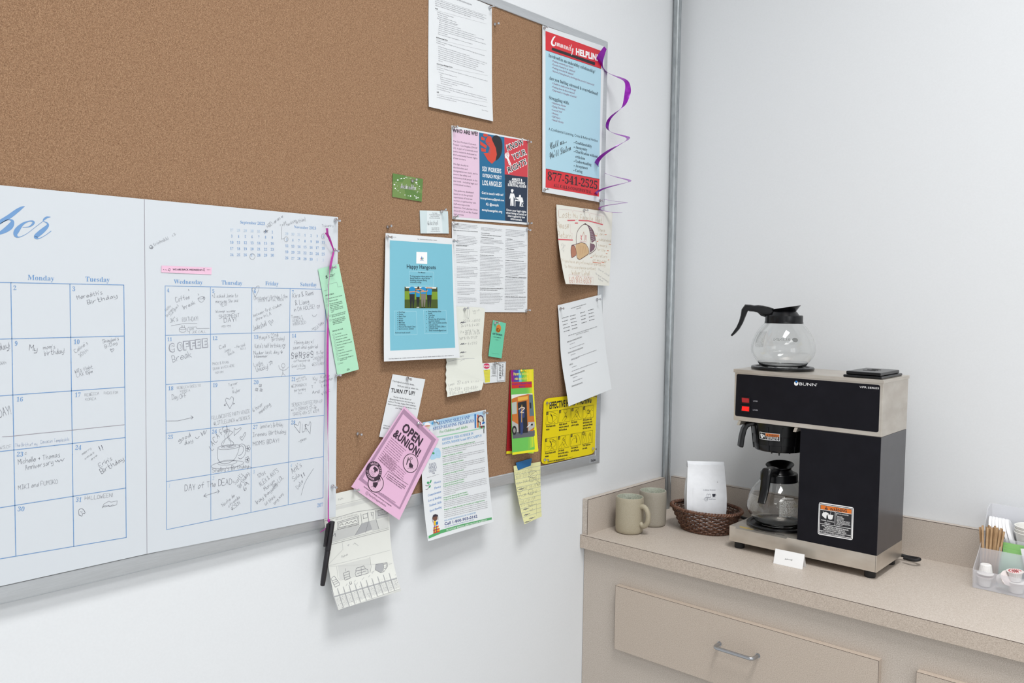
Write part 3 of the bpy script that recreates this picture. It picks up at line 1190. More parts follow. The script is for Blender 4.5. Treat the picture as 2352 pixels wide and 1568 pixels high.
etched(up, va + math.pi + .98, .55, .092, .046, ETCH, False, block(16, .25))
etched(lo, va + .35, .62, .086, .036, ETCHW, False, blockw('ADVERTENCIA'))
etched(lo, va - .95, .62, .088, .036, ETCHW, False, blockw(''))

# ================================================================== mugs
MAT_MUG = speckle('stoneware_glaze', (174, 165, 144), (163, 153, 131), (182, 174, 154), 900, .5, .03)
MAT_MUG2 = speckle('stoneware_glaze_grey', (163, 156, 143), (153, 146, 132), (171, 165, 153), 900, .5, .03)
MAT_MUGIN = speckle('mug_inside_glaze', (176, 180, 165), (160, 164, 148), (188, 191, 177), 300, .3)


def mug(c, hang, mats, label, mark='A. Well'):
    r = empty('coffee_mug', (c[0], c[1], CT), label, 'mug', 'stoneware mugs on the counter')
    R_, H_ = .0405, .104
    outer = [(0, .0005), (.034, .0005), (.0375, .002), (.0392, .006), (.0402, .012), (R_, .03), (R_, .09), (.0400, .1015), (.0392, H_)]
    inner = [(.0372, H_), (.0362, .1015), (.0362, .01), (.033, .007), (0, .0065)]
    b = MB()
    b.lathe(outer, (c[0], c[1], CT), 44, 0, True, False)
    b.lathe([(.0392, H_), (.0382, H_ + .0006), (.0372, H_)], (c[0], c[1], CT), 44, 0, True, False)
    b.lathe(inner, (c[0], c[1], CT), 44, 1, True, False)
    b.build('body', [mats, MAT_MUGIN], r, sharp=50)
    hd = np.array([math.cos(hang), math.sin(hang), 0])
    cc = np.array([c[0], c[1], CT])
    pts = [(.037, .079), (.046, .0825), (.056, .079), (.0635, .068), (.0655, .054), (.0635, .040), (.056, .029), (.047, .026), (.0385, .033)]
    P = spl([cc + hd * a + np.array([0, 0, z]) for a, z in pts], 4, -1)
    MB().tube(P, .0073, 14, upv=(-hd[1], hd[0], 0)).build('handle', mats, r)
    # little dark lettering inside the far wall, under the rim
    sh = cyl_sheet((c[0], c[1]), (.0359, .0359), va + math.pi + .45, va + math.pi - .45, CT + .084, CT + .099, None)
    sh.text(mark, (.18, .72), (.62, .72), .34, MAT_INK, 'hand', 0)
    sh.build('inside_lettering', r)
    return r




def shifted(c, dx, dy):
    p = proj((c[0], c[1], CT))
    q = at(p[0] + dx, p[1] + dy, 2, CT)
    return float(max(q[0], .0625)), float(q[1])


va = math.atan2(-2.1, 1.38)
mug(shifted((0.0745, -0.3270), -5, 6), va + .95, MAT_MUG, 'tan speckled stoneware mug in front, its round handle showing')
mug(shifted((0.0885, -0.2080), -11, 5), va + 2.6, MAT_MUG2, 'greyer stoneware mug behind the tan mug, beside the corner pipe', '1. U U')

# ================================================================== wicker basket
MAT_WICK = speckle('brown_wicker', (98, 65, 48), (72, 45, 32), (126, 88, 67), 120, .42, spec=.5)
BX, BY = 0.2370, -0.1790
bask = empty('wicker_basket', (BX, BY, CT), 'oval brown wicker basket between the mugs and the coffee maker', 'basket')
BH = .066


def bprof(z):
    t = z / BH
    return .0700 + .036 * t ** 0.85, .0540 + .026 * t ** 0.85


NS = 34
for k in range(9):
    z = .0070 + k * .0062
    a_, b_ = bprof(z)
    path = []
    m = NS * 4
    for i in range(m):
        t = 2 * math.pi * i / m
        off = .0026 * math.sin(NS / 2 * t + math.pi * (k % 2))
        path.append((BX + (a_ + off) * math.cos(t), BY + (b_ + off) * math.sin(t), CT + z))
    MB().tube(path, .0024, 6, closed=True).build('weaver', MAT_WICK, bask)
for i in range(NS):
    t = 2 * math.pi * (i + .5) / NS
    path = []
    for j in range(6):
        z = .003 + (BH - .004) * j / 5
        a_, b_ = bprof(z)
        path.append((BX + a_ * math.cos(t), BY + b_ * math.sin(t), CT + z))
    MB().tube(path, .0016, 6).build('stake', MAT_WICK, bask)
for nm, z, rr, amp, freq in (('rim_braid', BH, .0031, .0036, 23), ('foot_braid', .0042, .0024, .0022, 20)):
    for ph in range(3):
        a_, b_ = bprof(z)
        path = []
        for i in range(230):
            t = 2 * math.pi * i / 230
            q = freq * t + ph * 2 * math.pi / 3
            o = amp * math.cos(q)
            path.append((BX + (a_ + o) * math.cos(t), BY + (b_ + o) * math.sin(t), CT + z + amp * .8 * math.sin(q)))
        MB().tube(path, rr, 6, closed=True).build(nm, MAT_WICK, bask)
MB().lathe([(0, .004), (.069, .004), (.069, .0060), (0, .0060)], (BX, BY, CT), 40, sy=.77).build('woven_bottom', MAT_WICK, bask)

# ================================================================== coffee bag
MAT_BAG = speckle('white_kraft_bag', (238, 240, 244), (234, 236, 240), (242, 244, 248), 26, .55, .35, spec=.3)
BGX, BGY, BGZ = 0.2350, -0.1820, CT + .0075
yaw = math.radians(37)
bag = empty('coffee_bag', (BGX, BGY, BGZ), 'white paper coffee bag with rolled top standing in the wicker basket', 'bag')


def bl(x, y, z):
    return (BGX + x * math.cos(yaw) - y * math.sin(yaw), BGY + x * math.sin(yaw) + y * math.cos(yaw), BGZ + z)


secs = [(0, .047, .026, .000), (.02, .0525, .030, .003), (.06, .0570, .032, .006), (.095, .0575, .031, .010), (.125, .0565, .024, .012), (.150, .0550, .014, .012), (.170, .0540, .0060, .0058), (.186, .0530, .0030, .0025)]
rings = []
for i, (z, hw, hd_, cr) in enumerate(secs):
    wob = .0007 * (-1) ** i
    yb = .006 * (z / .19)
    rings.append([bl(*p) for p in [(-hw, -hd_ + yb, z), (-hw * .5, -hd_ + yb - .0022 + wob, z), (0, -hd_ + yb - .0030, z), (hw * .5, -hd_ + yb - .0022 - wob, z), (hw, -hd_ + yb, z), (hw - cr, yb, z), (hw, hd_ + yb, z), (0, hd_ + yb + .002, z), (-hw, hd_ + yb, z), (-hw + cr, yb, z)]])
MB().loft(rings, 0, True).build('bag_body', MAT_BAG, bag, sharp=25)
# rolled over top: a band turning back and down behind the bag
rp = [(.0030, .180), (.0032, .1885), (.0065, .1935), (.0115, .1940), (.0150, .1905), (.0155, .1840), (.0130, .1790), (.0100, .1775)]
th = .0012
rings = []
for sx in (-.0540, .0530):
    q = [bl(sx, y + .004, z) for y, z in rp] + [bl(sx, y + .004 - th * (1 if y > .009 else .2), z - th) for y, z in rp[::-1]]
    rings.append(q)
MB().loft(rings, 0, True).build('rolled_top', MAT_BAG, bag, sharp=50)
MAT_LABEL = speckle('bag_label_paper', (225, 229, 236), (221, 225, 232), (229, 233, 240), 40, .5, spec=.3)
yf = -.0335


class FrontLabel(Sheet):
    """label glued to the bulging front of the bag"""

    def pos(q, u, v, k=0):
        x = -.040 + .088 * u
        z = .122 + (.016 - .122) * v
        hw = np.interp(z, [t[0] for t in secs], [t[1] for t in secs])
        hd_ = np.interp(z, [t[0] for t in secs], [t[2] for t in secs])
        y = -hd_ + .006 * z / .19 - np.interp(abs(x) / hw, [0, .5, 1], [.0030, .0022, 0]) - .0009 - k * STEP
        return np.array(bl(x, y, z))


def fl_corner(u, v):
    return FrontLabel.pos(None, u, v)


lbs = FrontLabel([fl_corner(0, 0), fl_corner(1, 0), fl_corner(1, 1), fl_corner(0, 1)], MAT_BAG, n=(math.sin(yaw), -math.cos(yaw), 0), grid=10, thick=2)
lbs.crop(1560, 1040, .10204)
INKB = M('bag_ink', (60, 66, 92), .6)
lbs.text('Caffeine Dreams', (540, 838), (815, 838), 22, INKB, 'serif')
lbs.line([(618, 975), (612, 925), (635, 912), (658, 930), (682, 912), (702, 925), (704, 980)], 5, INKB, 2)
lbs.line([(658, 930), (660, 985)], 4, INKB, 2)
lbs.line([(612, 985), (658, 990), (704, 984)], 7, INKB, 2)
DKB = M('bag_dark', (34, 36, 52), .6)
lbs.poly([(736, 914), (812, 912), (808, 950), (796, 968), (752, 970), (740, 950)], DKB, 2)
lbs.ell((812, 936), 12, 18, DKB, 2, ring=5)
lbs.line([(735, 976), (812, 974)], 7, DKB, 2)
lbs.ell((598, 1026), 34, 40, INKB, 2, ring=6)
lbs.line([(585, 1012), (600, 1034), (616, 1014)], 5, INKB, 3)
lbs.text('Book Bean', (655, 1034), (812, 1034), 24, INKB, 'serif')
lbs.greek((520, 1030), (545, 1030), (520, 1030), 1, 10, MAT_LGREY, ragged=0, last=1)
lbs.ell((866, 662), 9, 12, MAT_LGREY, 2)
lbs.build('paper_label', bag, label='pale printed label with small cup and book drawing')

# ================================================================== tent card
tent = empty('tent_card', (0.556, -0.325, CT), 'small folded white tent card in front of the coffee maker', 'tent card')
a, b = at(1776, 1293, 2, CT + .0003), at(1843, 1307.5, 2, CT + .0003)
ex = (b - a) / np.linalg.norm(b - a)
ey = np.array([-ex[1], ex[0], 0])
tl = a + ey * .012 + np.array([0, 0, .036])
tr = b + ey * .012 + np.array([0, 0, .036])
fn = np.cross(b - a, tl - a)
fn = fn / np.linalg.norm(fn)
if fn[1] > 0:
    fn = -fn
tc_ = Sheet([tl, tr, b, a], MAT_WHITE, n=fn, grid=2, thick=2)
tc_.crop(1660, 960, .22967)
tc_.text('grab a cup', (622, 1412), (697, 1424), 14, MAT_INK, 'italic')
tc_.build('front_flap', tent)
Sheet([tr, tl, a + ey * .026, b + ey * .026], MAT_WHITE, n=-fn * np.array([1, 1, -1]), grid=2, thick=2).build('back_flap', tent)

# ================================================================== condiment organiser
FROST = M('frosted_plastic', (235, 236, 242), .35, alpha=.28, spec=.4)
OX0, OX1 = 0.9500, 1.2600
org = empty('condiment_organizer', ((OX0 + OX1) / 2, -0.10, CT), 'frosted clear plastic tiered condiment organizer at the right end of the counter', 'organizer')


def prism(pts, x0, x1, nm):
    """pts: (y, z) outline extruded along x"""
    m = MB().loft([[(x0, y, CT + z) for y, z in pts], [(x1, y, CT + z) for y, z in pts]], 0, False)
    return m.build(nm, FROST, org)


side = [(-.1815, .0008), (-.1860, .0455), (-.1290, .087), (-.1270, .0895), (-.1020, .112), (-.1000, .1140), (-.0640, .172), (-.0480, .1775), (-.0235, .1775), (-.0235, .0008)]
prism(side, OX0, OX0 + .0018, 'side_wall')
prism(side, OX1 - .0018, OX1, 'side_wall')
prism([(-.1810, .0008), (-.1850, .0455), (-.1832, .0455), (-.1792, .0008)], OX0 + .0019, OX1 - .0019, 'front_wall')
prism([(-.1290, .0027), (-.1290, .0865), (-.1272, .0865), (-.1272, .0027)], OX0 + .0019, OX1 - .0019, 'divider')
prism([(-.1020, .0027), (-.1020, .1115), (-.1002, .1115), (-.1002, .0027)], OX0 + .0019, OX1 - .0019, 'divider')
prism([(-.0253, .0027), (-.0253, .1775), (-.0236, .1775), (-.0236, .0027)], OX0 + .0019, OX1 - .0019, 'back_wall')
prism([(-.1790, .0008), (-.1790, .0026), (-.0255, .0026), (-.0255, .0008)], OX0 + .0019, OX1 - .0019, 'floor_panel')
prism([(-.1000, .0760), (-.1000, .0778), (-.0256, .0778), (-.0256, .0760)], OX0 + .0019, OX1 - .0019, 'tier_floor')
MB().box((0.9925, -.1270, CT + .003), (0.9940, -.1022, CT + .095)).build('divider', FROST, org)
# ---- coffee stirrers
MAT_STIR = speckle('birch_stirrer', (184, 150, 112), (160, 126, 90), (206, 174, 136), 60, .6, stretch=(6, 6, .6))
random.seed(11)
st0 = None
for i in range(26):
    if st0 is None:
        st0 = MB().box((-.0022, -.0007, 0), (.0022, .0007, .137)).build('coffee_stirrer', MAT_STIR, loc=(0, 0, 0))
        o = st0
    else:
        o = st0.copy()
        COL.objects.link(o)
    col, row = i % 13, i // 13
    ux = col / 12
    o.location = (0.9575 + ux * .0270, -.1195 + row * .010 + random.uniform(-.003, .003), CT + .0045)
    o.rotation_euler = (random.uniform(-.03, .03), (ux - .40) * .16 + random.uniform(-.03, .03), random.uniform(-.8, .8))
    o.scale = (1, 1, random.uniform(.93, 1.0))
    tag(o, 'thin wooden coffee stirrer standing upright in the condiment organizer', 'stirrer', 'wooden stirrers in the organizer')
# ---- sweetener packets
G1, G2 = M('packet_bright_green', (146, 202, 122), .5), M('packet_mint', (164, 206, 178), .5)
lab = {0: 'bright green packet at the very back of the sweetener packets', 1: 'bright green packet second from the back, its crease slanting', 2: 'mint green packet third from the back in the organizer', 3: 'mint green packet in the middle of the leaning row', 4: 'mint green packet second from the front', 5: 'mint green packet at the front of the row beside the stirrers'}
for i in range(6):
    zt = CT + .104 - .0118 * i
    y = -.1050 - .0030 * i
    x0 = .9955 + .0022 * (i % 2) - .001 * i
    tl, tr = np.array([x0, y, zt]), np.array([x0 + .046, y - .0005, zt - .003 * (i % 2)])
    dn = np.array([0, -.0015, -.046])
    s = Sheet([tl, tr, tr + dn, tl + dn], G1 if i < 2 else G2, n=(0, -1, 0), lift=lambda u, v: .0009 * math.sin(math.pi * u) * math.sin(math.pi * v), grid=6, thick=8)
    s.crop(0, 0, 1)
    p0, p1 = proj(s.pos(.04, .10)), proj(s.pos(.96, .10))
    s.line([p0, p1], .8, M('packet_crease', (120, 170, 130), .5), 1)
    if i == 5:
        p2, p3 = proj(s.pos(.50, .36)), proj(s.pos(.72, .36))
        s.line([proj(s.pos(.5, .2)), p2, proj(s.pos(.66, .42)), p3], .9, M('packet_print', (40, 120, 100), .5), 1)
    s.build('sweetener_packet', None, lab[i], 'packet', 'green sweetener packets in the organizer')
WP = M('packet_white', (236, 236, 242), .5)
tl = np.array([1.0360, -.1230, CT + .100])
s = Sheet([tl, tl + (.05, -.001, .01), tl + (.062, -.0025, -.048), tl + (.014, -.0025, -.058)], WP, n=(0, -1, 0), lift=lambda u, v: .0016 * math.sin(math.pi * u) * math.sin(math.pi * v), grid=6, thick=8)
s.greek(proj(s.pos(.15, .2)), proj(s.pos(.7, .2)), proj(s.pos(.15, .5)), 2, 2, M('packet_violet', (120, 110, 170), .5), 1)
s.ell(proj(s.pos(.5, .6)), 2.2, 3, M('packet_pink', (215, 60, 90), .5), 1)
s.build('sugar_packet', None, 'white sugar packet leaning against the green packets', 'packet')
# ---- creamer cups
MAT_CUP = M('creamer_plastic', (240, 238, 236), .45, spec=.4)
MAT_FOIL = M('creamer_foil', (236, 226, 224), .35)
RED = M('foil_red', (196, 44, 58), .4)


def creamer(c, rot, label, printed=False, k=1.0, ribbed=False):
    r = empty('creamer_cup', c, label, 'creamer')
    prof = [(0, 0), (.0105, 0), (.0120, .0015), (.0150, .0215), (.0178, .0220), (.0178, .0232), (.0, .0232)]
    b = MB()
    seg = 40
    rings = []
    for rr, z in prof:
        rr = max(rr, 1e-5)
        rings.append([(c[0] + k * (rr + (.0003 * (-1) ** a if .012 <= rr <= .0155 else 0)) * math.cos(2 * math.pi * a / seg), c[1] + k * (rr + (.0003 * (-1) ** a if .012 <= rr <= .0155 else 0)) * math.sin(2 * math.pi * a / seg), c[2] + k * z) for a in range(seg)])
    b.loft(rings, 0, True, False)
    b.build('cup', MAT_CUP, r)
    f = MB()
    f.lathe([(0, .0233), (.0182, .0233), (.0182, .0237), (0, .0237)], c, 32, 0, sx=k, sy=k)
    if printed:
        for i in range(16):
            a = math.pi * (.15 + 1.7 * i / 16)
            f.box((c[0] + .0125 * math.cos(a) - .0012, c[1] + .0125 * math.sin(a) - .0022, c[2] + .0237), (c[0] + .0125 * math.cos(a) + .0012, c[1] + .0125 * math.sin(a) + .0022, c[2] + .0239), 1)
        f.lathe([(0.0055, .0237), (.0055, .0240), (.0075, .0240), (.0075, .0237)], c, 20, 1)
    f.build('foil_lid', [MAT_FOIL, RED], r)
    r.rotation_euler = rot
    return r


creamer((0.9710, -.1560, CT + .0031), (0, 0, 0), 'lower white creamer cup in the front left corner of the organizer')
creamer((0.9715, -.1565, CT + .0565), (math.pi, 0, 0), 'upside down ribbed white creamer cup nearest the stirrers')
creamer((1.0030, -.1575, CT + .0260), (0.75, 0.9, .3), 'tilted white creamer cup lying between two others')
creamer((1.0370, -.1560, CT + .0029), (0, 0, 0), 'bottom creamer cup under the red printed one', k=1.12)
creamer((1.0345, -.1570, CT + .0305), (0.06, -0.05, 0), 'creamer cup with red printed foil lid on top of another', True)
# ---- cup lids stacked on edge, and paper cups
MAT_LID = M('white_lid_plastic', (238, 238, 240), .4, spec=.4)
for i in range(6):
    cx = 0.9535 + .0083 * i
    cz, cy = CT + .0990 + .0555 - .048, -.0555
    b = MB().lathe([(.0, .0085), (.027, .0085), (.0285, .0065), (.0295, .0085), (.0318, .0080), (.0335, .0025), (.0345, .0), (.0352, .0008), (.0345, .0040), (.0325, .0092), (.0300, .0096), (0, .0093)], (0, 0, 0), 36)
    o = b.build('cup_lid', MAT_LID, loc=(0, 0, 0))
    o.scale = (1.06, 1.06, .80)
    o.location = (cx + .006, -.0625, CT + .0782 + .0374)
    o.rotation_euler = (0, math.radians(82 - 2 * i), math.radians(6))
    tag(o, ['first white plastic cup lid on edge, leftmost in the organizer', 'second white cup lid from the left, on edge', 'third white cup lid from the left, on edge', 'fourth white cup lid from the left, on edge', 'fifth white cup lid from the left, on edge', 'last white cup lid of the row, its open inside showing beside the paper cups'][i], 'cup lid', 'white cup lids standing on edge')
MAT_PCUP = M('paper_cup_white', (238, 237, 232), .6)
for i in range(3):
    z0 = CT + .0782 + .0078 * i
    b = MB()
    b.lathe([(0, .004), (.0265, .004), (.0268, 0), (.0280, 0), (.0385, .092), (.0405, .0925), (.0408, .0955), (.0388, .0968), (.0372, .0950), (.0270, .006), (0, .006)], (0, 0, 0), 40)
    b.v = [(1.0470 + p[0] * .92, -.0610 + p[1] * .92, z0 + p[2] * .52) for p in b.v]
    tag(b.build('paper_cup', MAT_PCUP, loc=(1.047, -.061, z0)), ['bottom paper cup of the nested stack in the organizer', 'middle paper cup of the nested stack in the organizer', 'top paper cup of the nested stack, its mouth open'][i], 'cup', 'nested paper cups')

# ================================================================== papers pinned to the board
def P_(*a, **k):
    return Sheet(*a, **k)


# ---- wall calendar, two page sheets
cal = empty('wall_calendar', tuple(at(335, 860, 0, .0225)), 'huge white October calendar spread with blue grid and pencil notes', 'calendar')
CD = .0222
pl, pr = [], []
yl = float(at(0, 784, 0, CD)[1]) - 0.16


def zline(p, q, y):
    a, b = at(*p, 0, CD), at(*q, 0, CD)
    return a + (b - a) * (y - a[1]) / (b[1] - a[1])


L1 = P_([zline((0, 425), (331, 457), yl), at(330.6, 457, 0, CD), at(337, 1271.5, 0, CD), zline((0, 1346), (337, 1271.5), yl)], MAT_CALP, d0=CD, grid=8)
R1 = P_([at(330.6, 457, 0, CD), at(776.5, 498.5, 0, CD), at(771, 1186, 0, CD), at(337, 1271.5, 0, CD)], MAT_CALP, d0=CD, grid=8,
        lift=lambda u, v: .0006 * math.sin(math.pi * u) * math.sin(3 * v) + .0001)
MAT_FOLD = M('fold_line', (150, 142, 152), .7)
# left page
for a, b in (((-70, 647.4), (284.4, 654.7)), ((-70, 781), (284.6, 772)), ((-70, 914.5), (286.2, 889.3)), ((-70, 1045), (287.5, 1005)), ((-70, 1177), (288.8, 1120.7)), ((-70, 1295), (290, 1234))):
    L1.line([a, b], 1.7, MAT_CALB)
for a, b in (((25, 649.6), (36.5, 1276)), ((160.7, 652.6), (169.5, 1255)), ((284.4, 654.7), (290, 1234))):
    L1.line([a, b], 1.7, MAT_CALB)
L1.crop(0, 420, .2551)
L1.vline([(224, 210, 2), (195, 224, 22), (150, 254, 36), (80, 306, 40), (0, 352, 34), (-90, 410, 26)], MAT_CALB, 2)
L1.vline([(-60, 420, 4), (0, 372, 6), (50, 340, 6), (88, 332, 10), (112, 348, 30), (96, 388, 52), (52, 424, 46), (0, 452, 28), (-60, 470, 8)], MAT_CALB, 2)
L1.vline([(205, 400, 4), (262, 395, 8), (300, 366, 20), (298, 348, 16), (262, 345, 9), (205, 370, 22), (155, 425, 46), (140, 466, 34), (168, 489, 9), (235, 462, 4), (310, 405, 4), (388, 345, 4)], MAT_CALB, 3)
L1.vline([(456, 307, 3), (420, 312, 18), (396, 330, 16), (392, 345, 6), (425, 362, 12), (428, 388, 26), (385, 430, 42), (335, 472, 42), (322, 490, 30), (345, 503, 9), (400, 478, 5), (462, 433, 6)], MAT_CALB, 2)
L1.text('Monday', (248, 874), (489, 884), 46, MAT_CALB, 'serif')
L1.text('Tuesday', (768, 888), (988, 894), 44, MAT_CALB, 'serif')


def num(s, t, x, y, cap, wd, m=MAT_CALB, dy=0):
    s.text(t, (x, y), (x + wd, y + dy), cap, m, 'serif')


num(L1, '2', 120, 966, 40, 30)
num(L1, '3', 652, 975, 40, 28)
num(L1, '9', 132, 1467, 40, 28)
num(L1, '10', 662, 1452, 40, 56)


def hw(s, t, x0, y0, x1, y1, cap, m=MAT_PEN, **k):
    s.text(t, (x0, y0), (x1, y1), cap, m, 'hand', 3, **k)


hw(L1, "Meredith's", 698, 1052, 930, 1000, 38)
hw(L1, 'Birthday', 793, 1095, 1066, 1028, 38)
hw(L1, 'My', 262, 1512, 345, 1520, 50)
hw(L1, "mom's", 390, 1500, 505, 1490, 38)
hw(L1, 'birthday!', 403, 1556, 590, 1530, 46)
hw(L1, "Celine's", 682, 1532, 800, 1445, 34, MAT_PENL)
hw(L1, '30th', 720, 1570, 800, 1510, 30, MAT_PENL)
hw(L1, "Shaylee's", 925, 1445, 1075, 1415, 32)
hw(L1, 'B-Day', 948, 1490, 1062, 1450, 30)
L1.line([(990, 1500), (1000, 1496), (1006, 1505), (1016, 1494), (1026, 1500), (1008, 1526), (990, 1500)], 3, MAT_PEN, 3, True)
hw(L1, 'day!', 0, 1510, 100, 1490, 60)
L1.crop(0, 800, .2551)
num(L1, '16', 146, 480, 40, 62)
num(L1, '17', 672, 440, 40, 54)
num(L1, '23', 148, 974, 40, 62)
num(L1, '24', 674, 914, 40, 58)
num(L1, '30', 155, 1466, 40, 64)
num(L1, '31', 680, 1382, 40, 54)
hw(L1, '26th', 0, 150, 62, 138, 26)
hw(L1, "Will's flight", 676, 226, 842, 180, 34)
hw(L1, 'LAX 10pm', 695, 262, 842, 220, 32)
hw(L1, 'REBECCA', 764, 434, 896, 416, 24)
hw(L1, 'PACKS FOR', 936, 416, 1068, 408, 24)
hw(L1, 'KOREA', 768, 470, 870, 464, 22)
hw(L1, 'DAY!', 0, 620, 110, 590, 74)
L1.line([(20, 797), (85, 794), (330, 768), (560, 746), (1120, 688)], 4, MAT_FOLD, 3)
hw(L1, 'WS.CF', 0, 908, 108, 896, 26, MAT_PENL)
hw(L1, 'The Birth of my', 136, 888, 342, 872, 30, M('pen_blue', (120, 150, 200), .6))
hw(L1, 'Daxacan Templeskils', 366, 858, 628, 832, 32, M('pen_blue', (120, 150, 200), .6))
hw(L1, 'Michelle + Thomas', 166, 1046, 548, 975, 46)
hw(L1, 'Anniversary', 230, 1098, 486, 1040, 46)
L1.line([(496, 1010), (510, 1022), (520, 1006), (533, 1024), (548, 1002), (562, 1014), (578, 990)], 4, MAT_PEN, 3, True)
L1.line([(222, 945), (240, 935)], 3, MAT_PEN, 3)
L1.line([(222, 958), (244, 950)], 3, MAT_PEN, 3)
hw(L1, 'merry', 745, 962, 828, 902, 24)
hw(L1, 'xmas', 765, 1004, 856, 938, 22)
hw(L1, 'eve', 826, 1008, 884, 962, 22)
hw(L1, '!!', 905, 920, 950, 898, 44)
hw(L1, "Erin's", 900, 1072, 1020, 1000, 42)
hw(L1, 'Birthday', 916, 1130, 1125, 1000, 44)
hw(L1, 'MIKI and FUMIKO', 166, 1272, 528, 1212, 38)
hw(L1, 'HALLOWEEN!', 764, 1366, 1020, 1334, 34)
L1.line([(712, 1500), (708, 1460), (724, 1444), (745, 1446), (764, 1470), (762, 1486), (746, 1484), (738, 1508), (724, 1504), (712, 1500)], 4, MAT_PEN, 3, True)
for p in ((724, 1470), (738, 1468), (736, 1480)):
    L1.ell(p, 3, 3, MAT_PEN, 3)
L1.line([(922, 1436), (935, 1400), (980, 1375), (1000, 1384), (1056, 1372), (1050, 1408), (1000, 1420), (940, 1416), (922, 1436)], 3, MAT_PEN, 3)
L1.line([(925, 1420), (945, 1428), (980, 1412), (985, 1424), (1020, 1404)], 3, MAT_PEN, 3)
L1.build('page', cal)
# right page
R1.line([(331.6, 457.5), (337.6, 1271)], 0.9, MAT_FOLD, 3)
for a, b in (((379, 656.3), (748, 664)), ((379.2, 769.9), (747.7, 760)), ((380.6, 882.7), (746.1, 857.2)), ((381, 994.6), (744, 953.2)), ((382.7, 1105.3), (741.9, 1048.3)), ((382.7, 1215.8), (741.9, 1142.5))):
    R1.line([a, b], 1.25, MAT_CALB)
for a, b in (((379.2, 656.3), (382.7, 1215.8)), ((483.2, 658.6), (484.2, 1195.6)), ((578.5, 660.4), (576.1, 1176.2)), ((666.2, 661.6), (662, 1158.3)), ((748, 664), (741.9, 1142.5))):
    R1.line([a, b], 1.25, MAT_CALB)
R1.crop(320, 460, .22956)
for t, x0, y0, x1, y1, cap in (('Wednesday', 346, 832, 634, 838, 42), ('Thursday', 822, 842, 1030, 847, 42), ('Friday', 1260, 848, 1393, 852, 40), ('Saturday', 1608, 858, 1776, 862, 40)):
    R1.text(t, (x0, y0), (x1, y1), cap, MAT_CALB, 'serif')
R1.text('September 2023', (1007, 232), (1258, 248), 30, MAT_CALB, 'serif')
R1.text('November 2023', (1548, 278), (1770, 292), 28, MAT_CALB, 'serif')
seq = [27, 28, 29, 30, 31] + list(range(1, 31))
for i, n_ in enumerate(seq):
    c, r_ = i % 7, i // 7
    x = 925 + 67.5 * c
    y = 308 + 62.2 * r_ + (3.6 if r_ == 0 else 2.8 - .5 * r_) * c
    t = str(n_)
    wd = 34 if len(t) == 2 else 15
    R1.text(t, (x - wd / 2, y), (x + wd / 2, y + 1), 26, MAT_CALL if i < 5 else MAT_CALB, 'serif')
seq = [29, 30, 31] + list(range(1, 31)) + [1, 2]
for i, n_ in enumerate(seq):
    c, r_ = i % 7, i // 7
    x = 1475 + 60.8 * c
    y = 346 + 60.4 * r_ + (4.6 - .3 * r_) * c
    t = str(n_)
    wd = 32 if len(t) == 2 else 14
    R1.text(t, (x - wd / 2, y), (x + wd / 2, y + 1), 25, MAT_CALL if i < 3 or i > 32 else MAT_CALB, 'serif')
for c, rx, ry in (((1130, 562), 26, 29), ((1468, 389), 20, 25), ((1838, 360), 16, 26)):
    R1.ell(c, rx, ry, MAT_PEN, 4, ring=3)
R1.line([(1425, 270), (1422, 388), (1450, 382)], 3, MAT_PEN, 3)
R1.line([(1242, 322), (1262, 300), (1285, 318), (1240, 308), (1288, 298), (1252, 330), (1265, 288), (1272, 328)], 3, MAT_PEN, 3)
hw(R1, 'HBD-aran w', 1284, 278, 1445, 165, 36)
hw(R1, 'Taylor', 1420, 272, 1480, 215, 32)
hw(R1, 'Mendoza', 1480, 262, 1560, 212, 30)
hw(R1, 'Birthday!', 1570, 236, 1668, 196, 34)
hw(R1, 'Tishaniry', 1828, 268, 1945, 262, 26)
hw(R1, '@', 108, 490, 150, 470, 40)
hw(R1, 'trinhnikki', 148, 458, 300, 388, 34)
hw(R1, '<3', 332, 362, 368, 345, 22)
for t, x, y, wd in (('4', 275, 918, 26), ('5', 728, 924, 26), ('6', 1143, 928, 26), ('7', 1525, 936, 22), ('11', 278, 1408, 50), ('12', 730, 1396, 52), ('13', 1143, 1384, 48), ('14', 1525, 1372, 44)):
    num(R1, t, x, y, 36, wd)
hw(R1, 'Coffee', 368, 1020, 510, 980, 46)
hw(R1, 'break', 446, 1090, 568, 1030, 44)
R1.line([(585, 980), (600, 1008), (625, 1018), (645, 1000), (648, 970), (625, 960), (585, 980), (620, 985), (648, 970)], 3, MAT_PEN, 3, True)
R1.ell((648, 978), 9, 14, MAT_PEN, 3, ring=3)
R1.line([(585, 932), (596, 942), (588, 950)], 3, MAT_PEN, 3)
R1.line([(488, 892), (498, 902), (490, 888)], 3, MAT_PEN, 3)
hw(R1, 'HAPPY', 268, 1112, 325, 1062, 26)
hw(R1, 'Birthday', 278, 1166, 345, 1080, 24)
hw(R1, 'Icarybari!', 312, 1160, 398, 1052, 26)
hw(R1, "JK's", 308, 1222, 396, 1200, 44)
hw(R1, 'BIRTHDAY!', 430, 1214, 592, 1200, 40)
R1.line([(318, 1254), (450, 1232), (578, 1230)], 3, MAT_PEN, 3, True)
R1.ell((433, 1282), 34, 10, MAT_PEN, 3, ring=3)
R1.line([(398, 1284), (402, 1308), (432, 1318), (462, 1310), (468, 1284)], 3, MAT_PEN, 3, True)
for x in (420, 434, 450):
    R1.line([(x, 1272), (x, 1250)], 3, MAT_PEN, 3)
R1.line([(504, 1336), (502, 1312), (482, 1308), (488, 1268), (568, 1264), (574, 1282), (700, 1278)], 3, MAT_PEN, 3)
hw(R1, '4PM', 498, 1302, 548, 1298, 24)
hw(R1, 'JOE CALL', 526, 1328, 674, 1322, 24)
